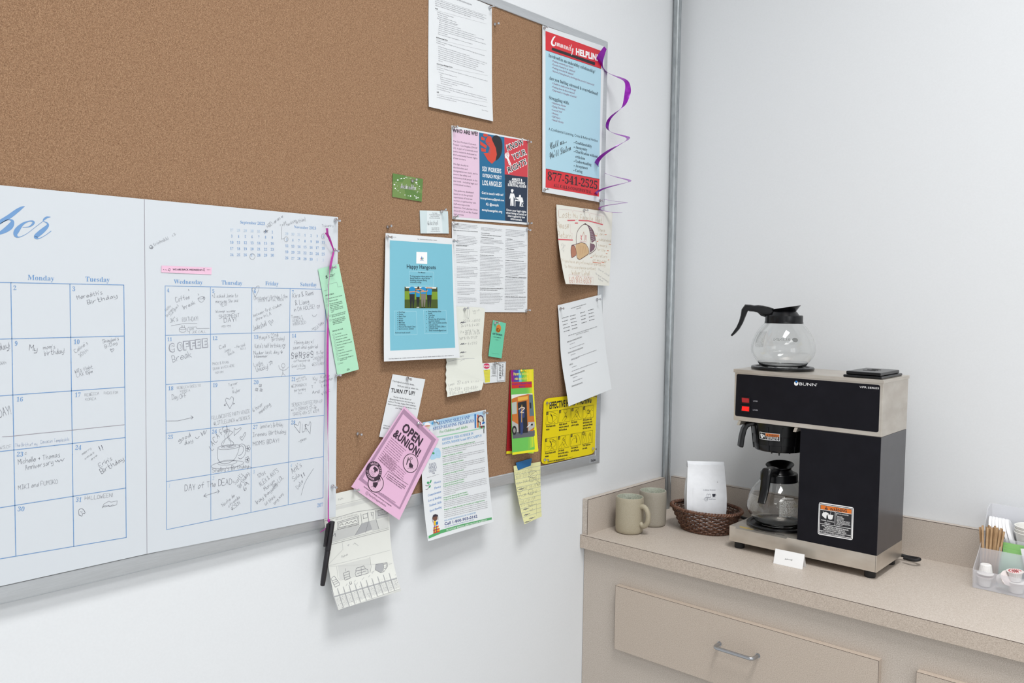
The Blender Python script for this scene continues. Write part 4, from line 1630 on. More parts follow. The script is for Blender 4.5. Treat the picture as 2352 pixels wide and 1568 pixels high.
hw(R1, '*I asked Jamie to', 728, 974, 990, 966, 36)
hw(R1, 'marry me, She said', 764, 1026, 990, 1014, 32)
hw(R1, 'YES!!', 812, 1066, 880, 1050, 36)
hw(R1, 'Womp womp', 764, 1124, 968, 1116, 26)
hw(R1, 'SHIPMENT', 798, 1184, 1012, 1164, 38)
hw(R1, 'DAY!', 848, 1222, 978, 1208, 40)
hw(R1, 'ugg ugg', 820, 1266, 918, 1256, 24)
R1.line([(1160, 965), (1128, 895), (1140, 872), (1158, 885), (1172, 862), (1196, 858), (1190, 905), (1160, 965)], 3, MAT_PEN, 4, True)
hw(R1, "Christopher's Birthday 7-11pm", 1148, 994, 1485, 974, 34)
hw(R1, '545 N fairfax, 90026', 1188, 1016, 1446, 1002, 28)
hw(R1, 'between first stadium', 1146, 1166, 1428, 1050, 32)
hw(R1, 'show in LA', 1164, 1204, 1324, 1142, 32)
hw(R1, 'Jadeshell', 1142, 1304, 1280, 1250, 56)
R1.line([(1325, 1252), (1292, 1214), (1306, 1204), (1318, 1222), (1330, 1192), (1338, 1210), (1318, 1236)], 3, MAT_PEN, 3, True)
hw(R1, 'Kira & Remi', 1536, 978, 1748, 944, 48)
hw(R1, '& Liang', 1562, 1048, 1704, 1030, 46)
hw(R1, 'in DA HOUSE!', 1550, 1112, 1762, 1078, 40)
R1.line([(1786, 1080), (1776, 1058), (1786, 1050), (1792, 1060), (1802, 1046), (1804, 1062), (1786, 1080)], 3, MAT_PEN, 3, True)
hw(R1, 'Tommy +', 1522, 1182, 1634, 1168, 32)
hw(R1, 'REBECCA', 1536, 1222, 1646, 1200, 30)
hw(R1, 'MARRIED', 1540, 1254, 1672, 1230, 28)
R1.line([(1728, 1144), (1742, 1160), (1760, 1158), (1776, 1138)], 3, MAT_PEN, 3, True)
hw(R1, 'Jenn + Kyle', 1724, 1300, 1835, 1225, 22)
hw(R1, 'last nite', 1758, 1302, 1852, 1226, 22)
R1.crop(360, 740, .21043)
for ch, x, y in zip('COFFEE', (135, 225, 290, 360, 420, 495), (322, 308, 298, 290, 280, 270)):
    R1.text(ch, (x, y), (x + 62, y - 6), 84, MAT_PENL, 'fat', 3)
    R1.text(ch, (x + 5, y - 3), (x + 59, y - 8), 78, MAT_CALP, 'black', 5)
hw(R1, 'Break', 175, 432, 395, 372, 74, MAT_PENL)
hw(R1, 'Call', 686, 290, 762, 268, 36)
hw(R1, 'Joey', 740, 330, 808, 300, 34)
hw(R1, 'Back', 784, 362, 856, 330, 34)
hw(R1, '- He said', 850, 285, 968, 255, 34)
hw(R1, 'NO :)', 914, 300, 974, 292, 22)
hw(R1, 'MACK & RYAN', 610, 466, 788, 448, 28)
hw(R1, 'DRANK WATER HERE', 614, 522, 852, 480, 26)
hw(R1, '1:01 PM', 638, 560, 730, 552, 22)
hw(R1, "Maya's 22nd", 1120, 190, 1332, 150, 44)
hw(R1, 'Birthday!', 1256, 205, 1400, 190, 42)
hw(R1, "Kate's half birthday", 1070, 282, 1362, 268, 48)
R1.line([(1386, 288), (1372, 252), (1384, 240), (1392, 252), (1400, 236), (1398, 262), (1386, 288)], 4, MAT_PEN, 3, True)
hw(R1, 'Nader last day @', 1058, 352, 1378, 336, 36)
hw(R1, 'Hammer', 1066, 388, 1220, 380, 32)
hw(R1, 'Lucky', 1064, 485, 1164, 452, 46)
hw(R1, 'or', 1118, 488, 1148, 476, 22)
hw(R1, 'Unlucky!', 1088, 540, 1222, 500, 50)
R1.line([(1222, 436), (1262, 424), (1240, 420), (1236, 470), (1258, 430), (1262, 455)], 3, MAT_PEN, 3)
R1.ell((1380, 472), 18, 24, MAT_PEN, 3, ring=3)
R1.line([(1378, 496), (1374, 548), (1362, 596), (1374, 548), (1402, 584)], 3, MAT_PEN, 3)
R1.line([(1330, 468), (1342, 505), (1374, 522), (1410, 515), (1438, 486)], 3, MAT_PEN, 3, True)
hw(R1, 'filming day w/', 1500, 240, 1722, 224, 42)
hw(R1, 'sean and gabriel', 1484, 294, 1762, 280, 40)
for i, c in enumerate('SeNseS'):
    R1.text(c, (1470 + 42 * i, 398 - 3 * i), (1502 + 42 * i, 396 - 3 * i), 66, MAT_PEN, 'hand', 3)
    R1.ell((1484 + 42 * i, 352 - 3 * i), 15, 16, MAT_PEN, 3, ring=3)
hw(R1, '11-5p', 1742, 352, 1826, 340, 34)
hw(R1, 'coffee pop-up', 1494, 434, 1676, 424, 30)
hw(R1, 'w/NORTHERN', 1704, 412, 1820, 392, 30)
hw(R1, 'NYC', 1752, 430, 1800, 424, 24)
hw(R1, '@ESTUARY', 1694, 476, 1832, 460, 30)
hw(R1, "Grant's B-Day", 1474, 494, 1625, 480, 30)
R1.line([(1530, 512), (1560, 504), (1580, 510), (1624, 498)], 3, MAT_PEN, 3)
for t, x, y, wd in (('18', 122, 742, 60), ('19', 610, 706, 52), ('20', 1056, 674, 54), ('21', 1470, 642, 46), ('25', 118, 1270, 60), ('26', 600, 1214, 56), ('27', 1048, 1162, 52), ('28', 1464, 1114, 48)):
    num(R1, t, x, y, 42, wd)
hw(R1, 'REBECCA GOES TO', 222, 728, 484, 698, 26)
hw(R1, 'KOREA', 256, 764, 370, 752, 24)
hw(R1, 'Day OFF', 168, 842, 332, 816, 50)
R1.line([(104, 1076), (230, 1074), (398, 1036), (370, 1018), (398, 1036), (376, 1056)], 4, MAT_PEN, 3)
hw(R1, 'Turner', 784, 698, 888, 672, 32)
hw(R1, '+', 820, 730, 848, 722, 26)
hw(R1, 'Kyler', 832, 776, 920, 752, 40)
R1.line([(798, 942), (752, 858), (762, 826), (796, 838), (815, 812), (838, 830), (828, 880), (798, 942)], 4, MAT_PEN, 3, True)
R1.line([(758, 884), (736, 908), (738, 890), (736, 908), (754, 906)], 4, MAT_PEN, 3)
R1.line([(828, 878), (850, 886), (830, 892)], 4, MAT_PEN, 3)
hw(R1, 'FELLOWCOFFEE PARTY VENICE', 600, 1064, 1020, 984, 38)
hw(R1, '@LITTLELUNCH w/SENSES', 622, 1122, 1020, 1054, 38)
for c in ((1130, 690), (1090, 734), (1138, 740)):
    R1.line([(c[0] - 14, c[1] + 8), (c[0] - 8, c[1] - 16), (c[0] + 14, c[1] - 12), (c[0] + 10, c[1] + 14)], 4, MAT_PEN, 3, closed=True)
    R1.line([(c[0] - 6, c[1] + 4), (c[0] + 6, c[1] - 6), (c[0] + 2, c[1] + 8)], 3, MAT_PEN, 3)
hw(R1, '6 hour', 1056, 978, 1166, 900, 46)
hw(R1, 'meeting', 1124, 1000, 1250, 900, 46)
hw(R1, 'wait want', 1520, 628, 1628, 600, 24)
hw(R1, 'ans to it', 1528, 652, 1644, 624, 22)
hw(R1, '@CIMANBACK', 1470, 712, 1642, 690, 30)
hw(R1, 'performing', 1500, 756, 1628, 740, 34)
hw(R1, 'live', 1542, 784, 1588, 778, 26, MAT_PENL)
hw(R1, 'Ky', 1706, 630, 1756, 622, 40)
hw(R1, '+', 1716, 672, 1742, 668, 26)
hw(R1, 'T', 1686, 720, 1716, 716, 32)
hw(R1, 'Anil', 1696, 780, 1784, 772, 36)
hw(R1, 'Katie', 1790, 612, 1890, 592, 34)
hw(R1, 'Gwendolyn', 1778, 664, 1926, 620, 30)
hw(R1, 'Leah', 1798, 704, 1886, 688, 34)
hw(R1, 'visit', 1802, 796, 1902, 750, 40)
hw(R1, 'SENSES COFFEE POP-UP', 1474, 916, 1810, 874, 34)
hw(R1, 'w/ FORMAS 12-3p', 1466, 968, 1750, 938, 36)
hw(R1, '1340 E 6th ST #209', 1486, 1020, 1772, 978, 34)
hw(R1, 'good', 240, 1308, 382, 1240, 46)
hw(R1, 'day', 306, 1340, 408, 1300, 44)
R1.line([(420, 1252), (440, 1268), (462, 1248), (460, 1240)], 4, MAT_PEN, 3, True)
R1.line([(480, 1198), (498, 1236), (514, 1180), (524, 1222), (544, 1176)], 5, MAT_PEN, 3)
hw(R1, "Jennifer's Birthday", 1124, 1158, 1380, 1130, 44)
hw(R1, 'Irenes Birthday', 1046, 1248, 1416, 1208, 46)
hw(R1, 'MOMS BDAY!', 1050, 1346, 1340, 1306, 44)
for x in (1535, 1650):
    R1.line([(x + 25, 1205 + (x > 1600) * 12), (x - 32, 1130), (x - 20, 1112), (x + 5, 1125), (x + 20, 1084), (x + 32, 1100), (x + 25, 1205)], 4, MAT_PEN, 3, True)
hw(R1, 'LA', 1588, 1196, 1640, 1190, 80)
hw(R1, '-gwen', 1548, 1312, 1640, 1276, 40)
# the coffee cup sketch
R1.line([(662, 1382), (665, 1480), (690, 1525), (730, 1542), (790, 1532), (850, 1490), (885, 1420), (905, 1345)], 4, MAT_PEN, 3, True)
R1.ell((785, 1360), 122, 24, MAT_PEN, 3, ring=3.5, rot=-.10)
R1.ell((785, 1356), 80, 12, MAT_PEN, 3, ring=3, rot=-.10)
R1.line([(895, 1340), (930, 1325), (965, 1350), (968, 1420), (945, 1470), (910, 1488), (888, 1475)], 4, MAT_PEN, 3, True)
R1.line([(905, 1360), (925, 1345), (945, 1365), (940, 1415), (915, 1445), (888, 1452)], 4, MAT_PEN, 3, True)
R1.ell((770, 1552), 178, 38, MAT_PEN, 3, ring=3.5, rot=-.12)
R1.ell((770, 1530), 105, 26, MAT_PEN, 3, ring=3, rot=-.10)
R1.line([(740, 1362), (705, 1335), (730, 1290), (790, 1240), (830, 1200), (800, 1185), (780, 1230), (800, 1280), (840, 1320), (800, 1358), (760, 1350)], 4, MAT_PEN, 3, True)
R1.line([(720, 1335), (745, 1280), (740, 1230), (775, 1190), (760, 1120), (770, 1250), (810, 1310), (790, 1360)], 3, MAT_PEN, 3, True)
for q in (((845, 1236), (842, 1180), (852, 1152), (866, 1172), (912, 1150), (915, 1168), (845, 1236)), ((932, 1288), (910, 1262), (914, 1246), (932, 1252), (962, 1198), (970, 1220), (932, 1288))):
    R1.line(q, 4, MAT_PEN, 3, True)
for cx, cy in ((995, 1376), (988, 1498)):
    for a in range(5):
        t = a * 1.257
        R1.ell((cx + 16 * math.cos(t), cy + 22 * math.sin(t)), 11, 15, MAT_PEN, 3, ring=3, n=10)
    R1.ell((cx, cy), 6, 8, MAT_PEN, 3)
for t, x, y in (('L', 602, 1400), ('A', 612, 1350), ('C', 640, 1315), ('A', 668, 1270), ('F', 712, 1228), ('E', 745, 1205)):
    R1.text(t, (x, y), (x + 30, y - 26), 62, MAT_PEN, 'hand', 3)
R1.line([(735, 1195), (800, 1180)], 5, MAT_PEN, 3)
R1.line([(735, 1180), (795, 1165)], 5, MAT_PEN, 3)
R1.crop(360, 930, .21043)
hw(R1, "Shelby's Birthday", 606, 736, 1010, 680, 46)
R1.line([(985, 700), (1000, 672), (1040, 684)], 4, MAT_PEN, 3, True)
num(R1, '1', 130, 898, 40, 16, MAT_CALL)
num(R1, '2', 606, 816, 38, 22, MAT_CALL)
num(R1, '3', 1048, 746, 38, 22, MAT_CALL)
num(R1, '4', 1456, 676, 34, 20, MAT_CALL)
hw(R1, 'DAY of The DEAD', 306, 936, 830, 858, 66)
R1.line([(540, 960), (512, 992), (548, 1004), (512, 992), (682, 940), (660, 920), (682, 940), (664, 964)], 4, MAT_PEN, 3)
hw(R1, "Scott's", 860, 870, 948, 760, 50)
hw(R1, 'Birthday', 910, 905, 1014, 742, 50)
hw(R1, '69', 966, 936, 1016, 852, 50)
hw(R1, 'Noche de', 722, 1108, 860, 990, 42)
hw(R1, 'ofrenda', 786, 1118, 914, 1008, 40)
hw(R1, '@CSUN', 822, 1150, 916, 1070, 40)
hw(R1, '121st', 1108, 792, 1198, 740, 40)
hw(R1, "ALEX & ANT'S", 1132, 890, 1336, 720, 50)
hw(R1, 'Munson', 1182, 934, 1296, 832, 42)
hw(R1, 'Day LOL', 1276, 900, 1390, 790, 46)
hw(R1, 'bay bayei!!!!', 1096, 1080, 1330, 880, 46)
hw(R1, 'lol think', 1190, 1098, 1306, 1000, 40)
hw(R1, 'long way', 1288, 1086, 1386, 968, 40)
hw(R1, "Ant's", 1484, 750, 1592, 660, 62)
hw(R1, 'Solo', 1496, 832, 1568, 770, 54)
hw(R1, '!!', 1590, 790, 1640, 752, 44)
hw(R1, 'Date', 1540, 916, 1604, 830, 46)
R1.line([(1712, 690), (1620, 840), (1575, 985)], 4, MAT_PEN, 3, True)
R1.text('207', (1750, 1116), (1817, 1104), 40, MAT_CALB, 'serif')
R1.build('page', cal)

# ---- pink strip on the calendar
PINK = M('pink_paper', (236, 194, 216), .65)
s = P_([(371, 609.7), (486.5, 614.3), (485.8, 630.4), (370.5, 625.3)], PINK, d0=CD + .0012, grid=4)
s.crop(320, 460, .22956)
s.text('WE ARE BACK', (328, 698), (482, 700), 16, MAT_INK, 'bold')
s.text('WEDNESDAY', (488, 701), (625, 704), 16, MAT_INK, 'bold')
for x in (240, 256, 272, 676, 690, 704):
    s.ell((x, 690 + (x % 7)), 3, 4, MAT_INK, 2, n=8)
for x in (296, 642):
    s.line([(x - 8, 700), (x - 4, 680), (x + 8, 684), (x + 4, 704)], 3, MAT_INK)
    s.ell((x - 10, 700), 4, 4, MAT_INK, 2, n=8)
    s.ell((x + 2, 704), 4, 4, MAT_INK, 2, n=8)
s.build('paper_strip', None, 'narrow pink paper strip with black capitals stuck on the calendar', 'paper strip')

# ---- green interview bookmark
GREEN = M('green_paper', (176, 226, 194), .65)
s = P_([(730.5, 617.7), (778, 606), (824.5, 848), (775, 862)], GREEN, d0=CD + .0022, grid=8, lift=lambda u, v: .003 * v * (1 - v))
s.crop(720, 590, .17857)
s.text('5', (158, 276), (184, 270), 34, MAT_INK, 'black')
s.greek((215, 238), (275, 222), (208, 258), 2, 9, MAT_INK, ragged=.1, last=.9)
s.line([(130, 436), (186, 422), (180, 352), (300, 326), (314, 386), (368, 374)], 2, MAT_GREY)
s.text('SOUND CHECK', (154, 506), (264, 478), 18, MAT_INK, 'serif')
s.text('Record a test on your recorder', (195, 540), (372, 498), 15, MAT_INK, 'sans')
s.text('Playback the audio', (200, 576), (312, 552), 15, MAT_INK, 'sans')
s.para(['Test out what happens when', 'someone whispers, mumbles,', 'taps or shouts. How', 'will you adjust if one speaker', 'is louder or quieter than the', 'other?'], (206, 612), (372, 572), (226, 716), 15, MAT_INK)
s.para(['Check for good levels and what', 'the recorder does not pick up'], (232, 756), (412, 708), (236, 776), 15, MAT_INK)
s.para(['Listen for extraneous noise', 'such as tapping, pen clicking,', 'fingernail biting, etc. other', 'environmental noise'], (242, 812), (408, 770), (252, 872), 15, MAT_INK)
for x, y in ((162, 545), (170, 582), (176, 622), (202, 760), (210, 815)):
    s.line([(x, y + 10), (x - 3, y - 12), (x + 17, y - 16), (x + 20, y + 6)], 2, MAT_GREY, closed=True)
s.text('THINGS TO PACK', (242, 966), (382, 930), 18, MAT_INK, 'serif')
for i, t in enumerate(('The recorder', 'A pouch for the recorder', 'Microphones as needed', 'Microphone cords as needed', 'Memory card/reader as needed', 'Extra batteries', 'Headphones', 'Copies of your consent form', 'A notebook and pen', 'Your phone fully charged as a', 'Water')):
    x, y = 277 + 6.6 * i, 1002 + 35 * i + (22 if i == 10 else 0)
    wd = text_faces(t, 'sans')[2] * 10.2
    s.text(t, (x, y), (x + wd, y - wd * .25), 14, MAT_INK)
    s.line([(x - 27, y + 12), (x - 30, y - 10), (x - 11, y - 15), (x - 8, y + 7)], 2, MAT_GREY, closed=True)
s.text('backup recorder', (342, 1336), (432, 1312), 14, MAT_INK)
s.line([(432, 1450), (436, 1436), (456, 1432), (460, 1444)], 3, MAT_INK)
s.text('MUSEUM', (430, 1460), (464, 1451), 9, MAT_INK, 'bold')
s.build('bookmark_flyer', None, 'long narrow pale green checklist bookmark hanging at the calendar edge', 'bookmark')

MAT_BODY = M('body_grey', (146, 146, 152), .6)
# ---- letter sheet at the top
tlc = zline((985, 245), (1132, 278), 0) if False else None
s = P_([(985, -47), (1129.5, 14.5), (1132.5, 278.5), (985, 245)], MAT_PAPER, d0=.0182, grid=8, lift=lambda u, v: .004 * max(0, v - .55) ** 2 * 4)
s.crop(960, 0, .19139)
s.text('MESSENGER SERVICE PROCEDURE', (400, -22), (644, 66), 16, MAT_BODY, 'bold')
s.para(['To mail via UPS, place envelope or package in the outgoing mail bin in the kitchen. Note the department', 'to be charged on the left hand corner of the item. If you are sending a package that contains Media Mail (books,', 'audio or video recordings, or educational handouts and materials) please put a note on it that it should be', 'shipped via Media Mail, which is a less expensive option than regular shipping.'], (205, 0), (820, 205), (205, 66), 13, MAT_BODY)
s.line([(212, -20), (820, 186)], 2, MAT_LGREY)
for t, x, y, e in (('FEDEX', 206, 108, 240), ('NOW Messenger Service', 218, 456, 356), ('UCLA Campus Messenger Service', 224, 772, 414), ('UPS', 226, 1112, 252)):
    sl = .30 - .0001 * y
    s.text(t, (x, y), (e, y + (e - x) * sl), 15, MAT_INK, 'bold')
    s.line([(x + 2, y + 14), (822 + (y > 700) * 12, y + 14 + (820 - x) * (sl - .02))], 1.6, MAT_LGREY)
s.para(['Website: http://www.fedex.com/us/', 'Enter login information', '   Request credentials from Libby or Ryan', 'Enter all required fields to create a shipment.'], (230, 150), (480, 232), (230, 222), 13, MAT_BODY)
s.para(['Enter your name in section 1 ("From")', 'Be sure to select the type of service in section 2', 'Indicate your department\'s expense coding under "Your Reference" in section 4.', 'Schedule a pickup (we no longer have regularly scheduled pickups) and make sure to choose Fedex', 'Ground or Fedex Express pick up depending on the type of service you are using', 'Print the cost of the service you have selected in the shipping rates and transit times section; mark these', 'items in your budget.', 'Print a copy of the receipt or shipping label for your own records if desired.'], (255, 250), (826, 420), (240, 412), 12, MAT_BODY)
s.para(['To initiate non-campus messenger service, you must complete a NOW Messenger slip located in the Staff', 'Kitchen as follows:'], (220, 492), (798, 674), (220, 516), 13, MAT_BODY)
s.para(['Call Now Messenger at (310) 482-3858 to request messenger service.', 'Provide your location address for pick-up and the address the package should be delivered to, as well as the', 'type of delivery requested: Direct = ASAP, Hot rush = 90 minutes, Rush = 2 hours, Regular = 4 hours', 'Write down the reference number that you are provided and send an e-mail to Finance.', 'messenger activity with the reference number and the department that is being charged.', 'After scheduling the order, take the item to be sent to the Admin Desk for pickup.', 'Individual invoices for NOW services will be put in mailboxes of the approver on a monthly basis for', 'approval.'], (240, 560), (828, 740), (246, 730), 12, MAT_BODY)
s.para(['UCLA Campus Messenger Services provides daily service to and from campus. For rush service needed outside of', 'our daily service:'], (224, 808), (834, 978), (224, 832), 12, MAT_BODY)
s.para(['Complete a Campus Messenger form:', '   Date', '   Sender Contact Information: your name and phone number', '   Recipient information: recipient\'s name, phone number, and address', '   Your department or initiative code', '   Any special instructions'], (248, 872), (652, 980), (262, 1000), 12, MAT_BODY)
s.para(['Call UCLA Campus Messenger Service at (310) 825-9853 to request messenger service. Provide the Hammer\'s', 'UCLA Recharge Number: AQ 51. After scheduling the pickup, take Campus Messenger form and item to be sent', 'to the Admin Desk for pickup.'], (226, 1020), (828, 1180), (226, 1070), 12, MAT_BODY)
s.para(['We do not have a museum UPS account so if you would like to ship via UPS you will have to make an account', 'and pay for the shipment with a credit card.'], (226, 1146), (822, 1284), (226, 1170), 12, MAT_BODY)
s.greek((766, 1322), (838, 1340), (766, 1322), 1, 7, MAT_LGREY, ragged=0, last=1)
s.build('letter_sheet', None, 'white letter of small type at the top of the board under the frame', 'paper')

# ---- sex workers outreach flyer
s = P_([(1037, 287.7), (1212.8, 321.5), (1211.8, 516), (1039, 503)], MAT_PAPER, d0=.0184, grid=10, lift=lambda u, v: .0012 * math.sin(math.pi * v) * math.sin(math.pi * u) + .0012 * math.sin(2 * math.pi * v) * (u - .5) ** 2)
s.crop(1020, 270, .16579)
PK2, TEAL, RED2, NAVY = M('flyer_pink', (226, 196, 216), .6), M('flyer_teal', (28, 104, 146), .6), M('flyer_red', (204, 62, 72), .6), M('flyer_navy', (32, 48, 70), .6)
s.quad([(118, 150), (483, 205), (490, 1405), (130, 1372)], PK2, 1)
s.quad([(483, 205), (835, 272), (846, 1428), (490, 1405)], TEAL, 1)
s.quad([(835, 272), (1158, 325), (1157, 826), (840, 785)], RED2, 1)
s.quad([(840, 785), (1157, 826), (1148, 1456), (846, 1428)], NAVY, 1)
s.text('WHO ARE WE?', (122, 200), (470, 252), 52, MAT_INK, 'black')
INKP = M('flyer_text', (84, 62, 84), .6)
s.para(['The Sex Workers Outreach', 'Project - Los Angeles (SWOP', 'LA), is part of a national social', 'justice network dedicated to', 'the fundamental human rights', 'of sex workers.'], (122, 334), (464, 390), (124, 568), 24, INKP)
s.para(['We fight locally to', 'decriminalize and', 'destigmatize sex work, and to', 'ensure the safety and', 'autonomy of all people in the', 'sex trade - including legal and', 'criminalized workers.'], (126, 652), (466, 700), (128, 932), 24, INKP)
s.para(['This guide was developed', 'based on on-the-ground', 'experiences of local sex', 'workers, in partnership with', 'staff attorneys at the', 'American Civil Liberties Union', '(ACLU) SoCal and Bet Tzedek', 'legal services.'], (132, 1018), (466, 1058), (130, 1344), 24, INKP)
FIST = M('flyer_vermilion', (208, 70, 52), .6)
s.poly([(660, 290), (695, 250), (740, 250), (785, 290), (806, 370), (800, 470), (770, 550), (715, 600), (690, 440)], LBK, 2, True)
s.poly([(548, 222), (600, 232), (598, 262), (556, 262), (540, 245)], FIST, 3, True)
s.poly([(512, 262), (562, 285), (558, 318), (510, 305)], FIST, 3)
s.poly([(498, 325), (590, 390), (580, 430), (500, 375)], FIST, 3)
s.poly([(508, 415), (578, 440), (575, 475), (516, 468)], FIST, 3)
s.poly([(610, 252), (650, 262), (668, 320), (715, 420), (730, 510), (712, 590), (662, 640), (605, 590), (545, 490), (612, 490), (628, 420), (570, 340), (575, 310)], FIST, 3)
s.line([(572, 330), (600, 352), (628, 345), (612, 390), (632, 420), (630, 510)], 6, TEAL, 4)
for t, a, b, c in (('SEX WORKERS', (528, 738), (792, 772), 62), ('OUTREACH PROJECT', (530, 822), (796, 856), 48), ('LOS ANGELES', (528, 932), (798, 960), 66)):
    s.text(t, a, b, c, MAT_WHITE, 'bold')
for t, a, b, c in (('Get in touch with us!', (520, 1056), (820, 1086), 34), ('losangelesswop@gmail.com', (502, 1126), (832, 1160), 28), ('IG: @swopla', (578, 1214), (756, 1230), 34), ('swoplosangeles.org', (522, 1290), (804, 1318), 32)):
    s.text(t, a, b, c, MAT_WHITE, 'bold')
for t, a, b, c in (('KNOW', (876, 462), (1108, 366), 84), ('YOUR', (958, 590), (1140, 508), 84), ('RIGHTS', (888, 770), (1150, 640), 84)):
    s.text(t, a, b, c * .92, MAT_WHITE, 'fat', 2)
    s.text(t, (a[0] + 3, a[1] - 3), (b[0] - 5, b[1] - 3), c * .86, LBK, 'bold', 3)
s.poly([(840, 520), (850, 490), (890, 480), (905, 520), (892, 560), (930, 650), (900, 660), (870, 570), (848, 560)], MAT_WHITE, 2)
for a, b in (((852, 500), (888, 495)), ((855, 520), (890, 515)), ((868, 540), (886, 545)), ((890, 600), (912, 645))):
    s.line([a, b], 6, RED2, 3)
s.para(['ARREST &', 'QUESTIONING', 'SURVIVAL GUIDE'], (882, 862), (1138, 890), (882, 946), 34, MAT_WHITE, 'black', 2, True)
s.ell((942, 1014), 16, 26, MAT_WHITE, 2)
s.quad([(926, 995), (962, 1000), (962, 1012), (924, 1008)], MAT_WHITE, 3, 1)
s.poly([(918, 1048), (966, 1052), (990, 1120), (980, 1128), (962, 1090), (962, 1222), (942, 1222), (940, 1140), (934, 1222), (916, 1220), (920, 1110), (908, 1130), (904, 1110)], MAT_WHITE, 2)
s.poly([(978, 1135), (1066, 1150), (1066, 1164), (988, 1154), (986, 1230), (976, 1228)], MAT_WHITE, 2)
s.ell((1050, 1090), 14, 22, MAT_WHITE, 2)
s.poly([(1058, 1100), (1085, 1110), (1098, 1170), (1070, 1180), (1062, 1232), (1044, 1230), (1050, 1150), (1000, 1120), (996, 1105)], MAT_WHITE, 2)
s.line([(1070, 1190), (1096, 1232), (1070, 1232), (1096, 1186)], 8, MAT_WHITE, 2)
s.para(['Know your legal rights', 'when being arrested or', 'interrogated by law', 'enforcement.'], (858, 1290), (1142, 1320), (858, 1408), 30, MAT_WHITE, 'bold', 2, True)
s.build('outreach_flyer', None, 'pink, teal and red three panel flyer with a red fist and KNOW YOUR RIGHTS', 'flyer')

# ---- three column rights sheet
s = P_([(1037.8, 508), (1212, 522), (1211, 717), (1040, 716)], MAT_PAPER, d0=.0186, grid=10, lift=lambda u, v: .0012 * math.sin(math.pi * u) * math.sin(math.pi * v))
s.crop(1020, 500, .27431)
for (a, b, c, n_) in (((78, 50), (292, 70), (78, 84), 4), ((110, 150), (282, 168), (104, 225), 7), ((100, 262), (284, 272), (100, 290), 3), ((102, 310), (282, 320), (104, 375), 6), ((106, 412), (280, 420), (106, 500), 8), ((112, 535), (276, 540), (112, 565), 3), ((112, 590), (280, 596), (112, 640), 5), ((114, 672), (280, 676), (114, 712), 4),
                     ((310, 82), (500, 104), (308, 102), 3), ((305, 180), (498, 196), (303, 212), 4), ((304, 240), (496, 252), (302, 290), 5), ((300, 325), (496, 338), (300, 440), 10), ((300, 458), (496, 466), (302, 570), 10), ((300, 632), (496, 636), (300, 720), 8),
                     ((516, 100), (694, 118), (514, 150), 5), ((514, 190), (694, 206), (512, 244), 5), ((512, 278), (692, 292), (512, 335), 5), ((512, 375), (692, 388), (510, 478), 9), ((510, 505), (690, 512), (508, 645), 12), ((508, 668), (690, 672), (506, 770), 9)):
    s.greek(a, b, c, n_, 4.0, MAT_BODY, ragged=.2)
for t, a, b in (('If police come to the door of your home or place of business', (76, 106), (282, 120)), ('TRANSPORTATION AFTER ARREST', (98, 236), (194, 240)), ('You have the right to an attorney', (306, 166), (416, 174)), ('You have the right to remain silent', (300, 314), (416, 320)), ('Train yourself to say:', (308, 130), (382, 136)), ('"I am going to remain silent, I want to see a lawyer."', (308, 146), (480, 158)), ('1. Legal defense -', (516, 178), (576, 184)), ('2. Moral justification -', (514, 262), (590, 268)), ('3. Accident or circumstances beyond your control -', (512, 358), (670, 368)), ('4. Minimization/exaggeration - confusing the blame', (510, 496), (690, 504)), ('5. Good Cop / Bad Cop routine - despite the variety', (508, 662), (688, 666)), ("It's unlawful for police to trust you into confessing BUT it's", (300, 592), (496, 596)), ('perfectly legal for them to outwit you into it!', (300, 606), (446, 609))):
    s.text(t, a, b, 7, MAT_INK, 'bold')
s.build('rights_sheet', None, 'white sheet with three columns of tiny type below the outreach flyer', 'paper')

# ---- torn note with measurements
NOTE = M('note_paper', (226, 228, 218), .7)


def torn(u, v):
    return .0006 + .012 * max(0, v - .72) ** 2 * 8


s = P_([(1030, 702.5), (1114, 706.5), (1113.5, 888), (1026.9, 911.4)], NOTE, d0=.0204, grid=10, lift=torn,
       outline=[(.03, 0), (.9, 0), (.985, .012), (1, .05), (.985, .2), (.95, .60), (1.0, .93), (.91, 1.03)] + [(1 - .94 * (i / 6) - .09 + .09 * (i / 6), 1.03 - .03 * i / 6) for i in range(1, 6)] + [(.0, 1)] + [(.02 * (i % 2) - .005, 1 - i / 24) for i in range(1, 24)])
s.crop(1020, 500, .27431)
s.line([(195, 766), (192, 838), (206, 846), (212, 768)], 2, MAT_PEN)
hw(s, 'take off', 238, 786, 300, 780, 14)
hw(s, '3/2', 246, 806, 268, 802, 12)
hw(s, '3/2 1/4 -> 83 1/2', 158, 876, 302, 866, 20)
hw(s, '2x 1/4 & 2 x 20"', 142, 914, 298, 902, 20)
hw(s, '2 x 20" & 1 x 36', 136, 966, 296, 950, 20)
hw(s, '+20 3/4 = 13 5/8', 172, 982, 300, 972, 18)
hw(s, '1x8" & 12x 12 1/2"', 128, 1020, 280, 1008, 20)
hw(s, '6 x 12 1/2', 200, 1062, 276, 1056, 20)
for y in (878, 1058, 1128):
    s.line([(134, y + 4), (150, y - 8), (140, y + 2), (166, y - 9), (152, y + 3), (186, y - 6)], 5, MAT_PEN)
hw(s, 'chips', 130, 1168, 166, 1160, 16)
s.line([(36, 1205), (110, 1184), (190, 1178), (250, 1176), (316, 1182)], 2, MAT_PENL)
s.line([(52, 1296), (136, 1296), (146, 1240), (52, 1296)], 4, MAT_PEN)
s.line([(80, 1232), (170, 1180), (146, 1240), (140, 1300)], 2, MAT_PEN)
hw(s, 'at', 190, 1240, 228, 1232, 20)
hw(s, 'Legs:', 38, 1410, 92, 1392, 22)
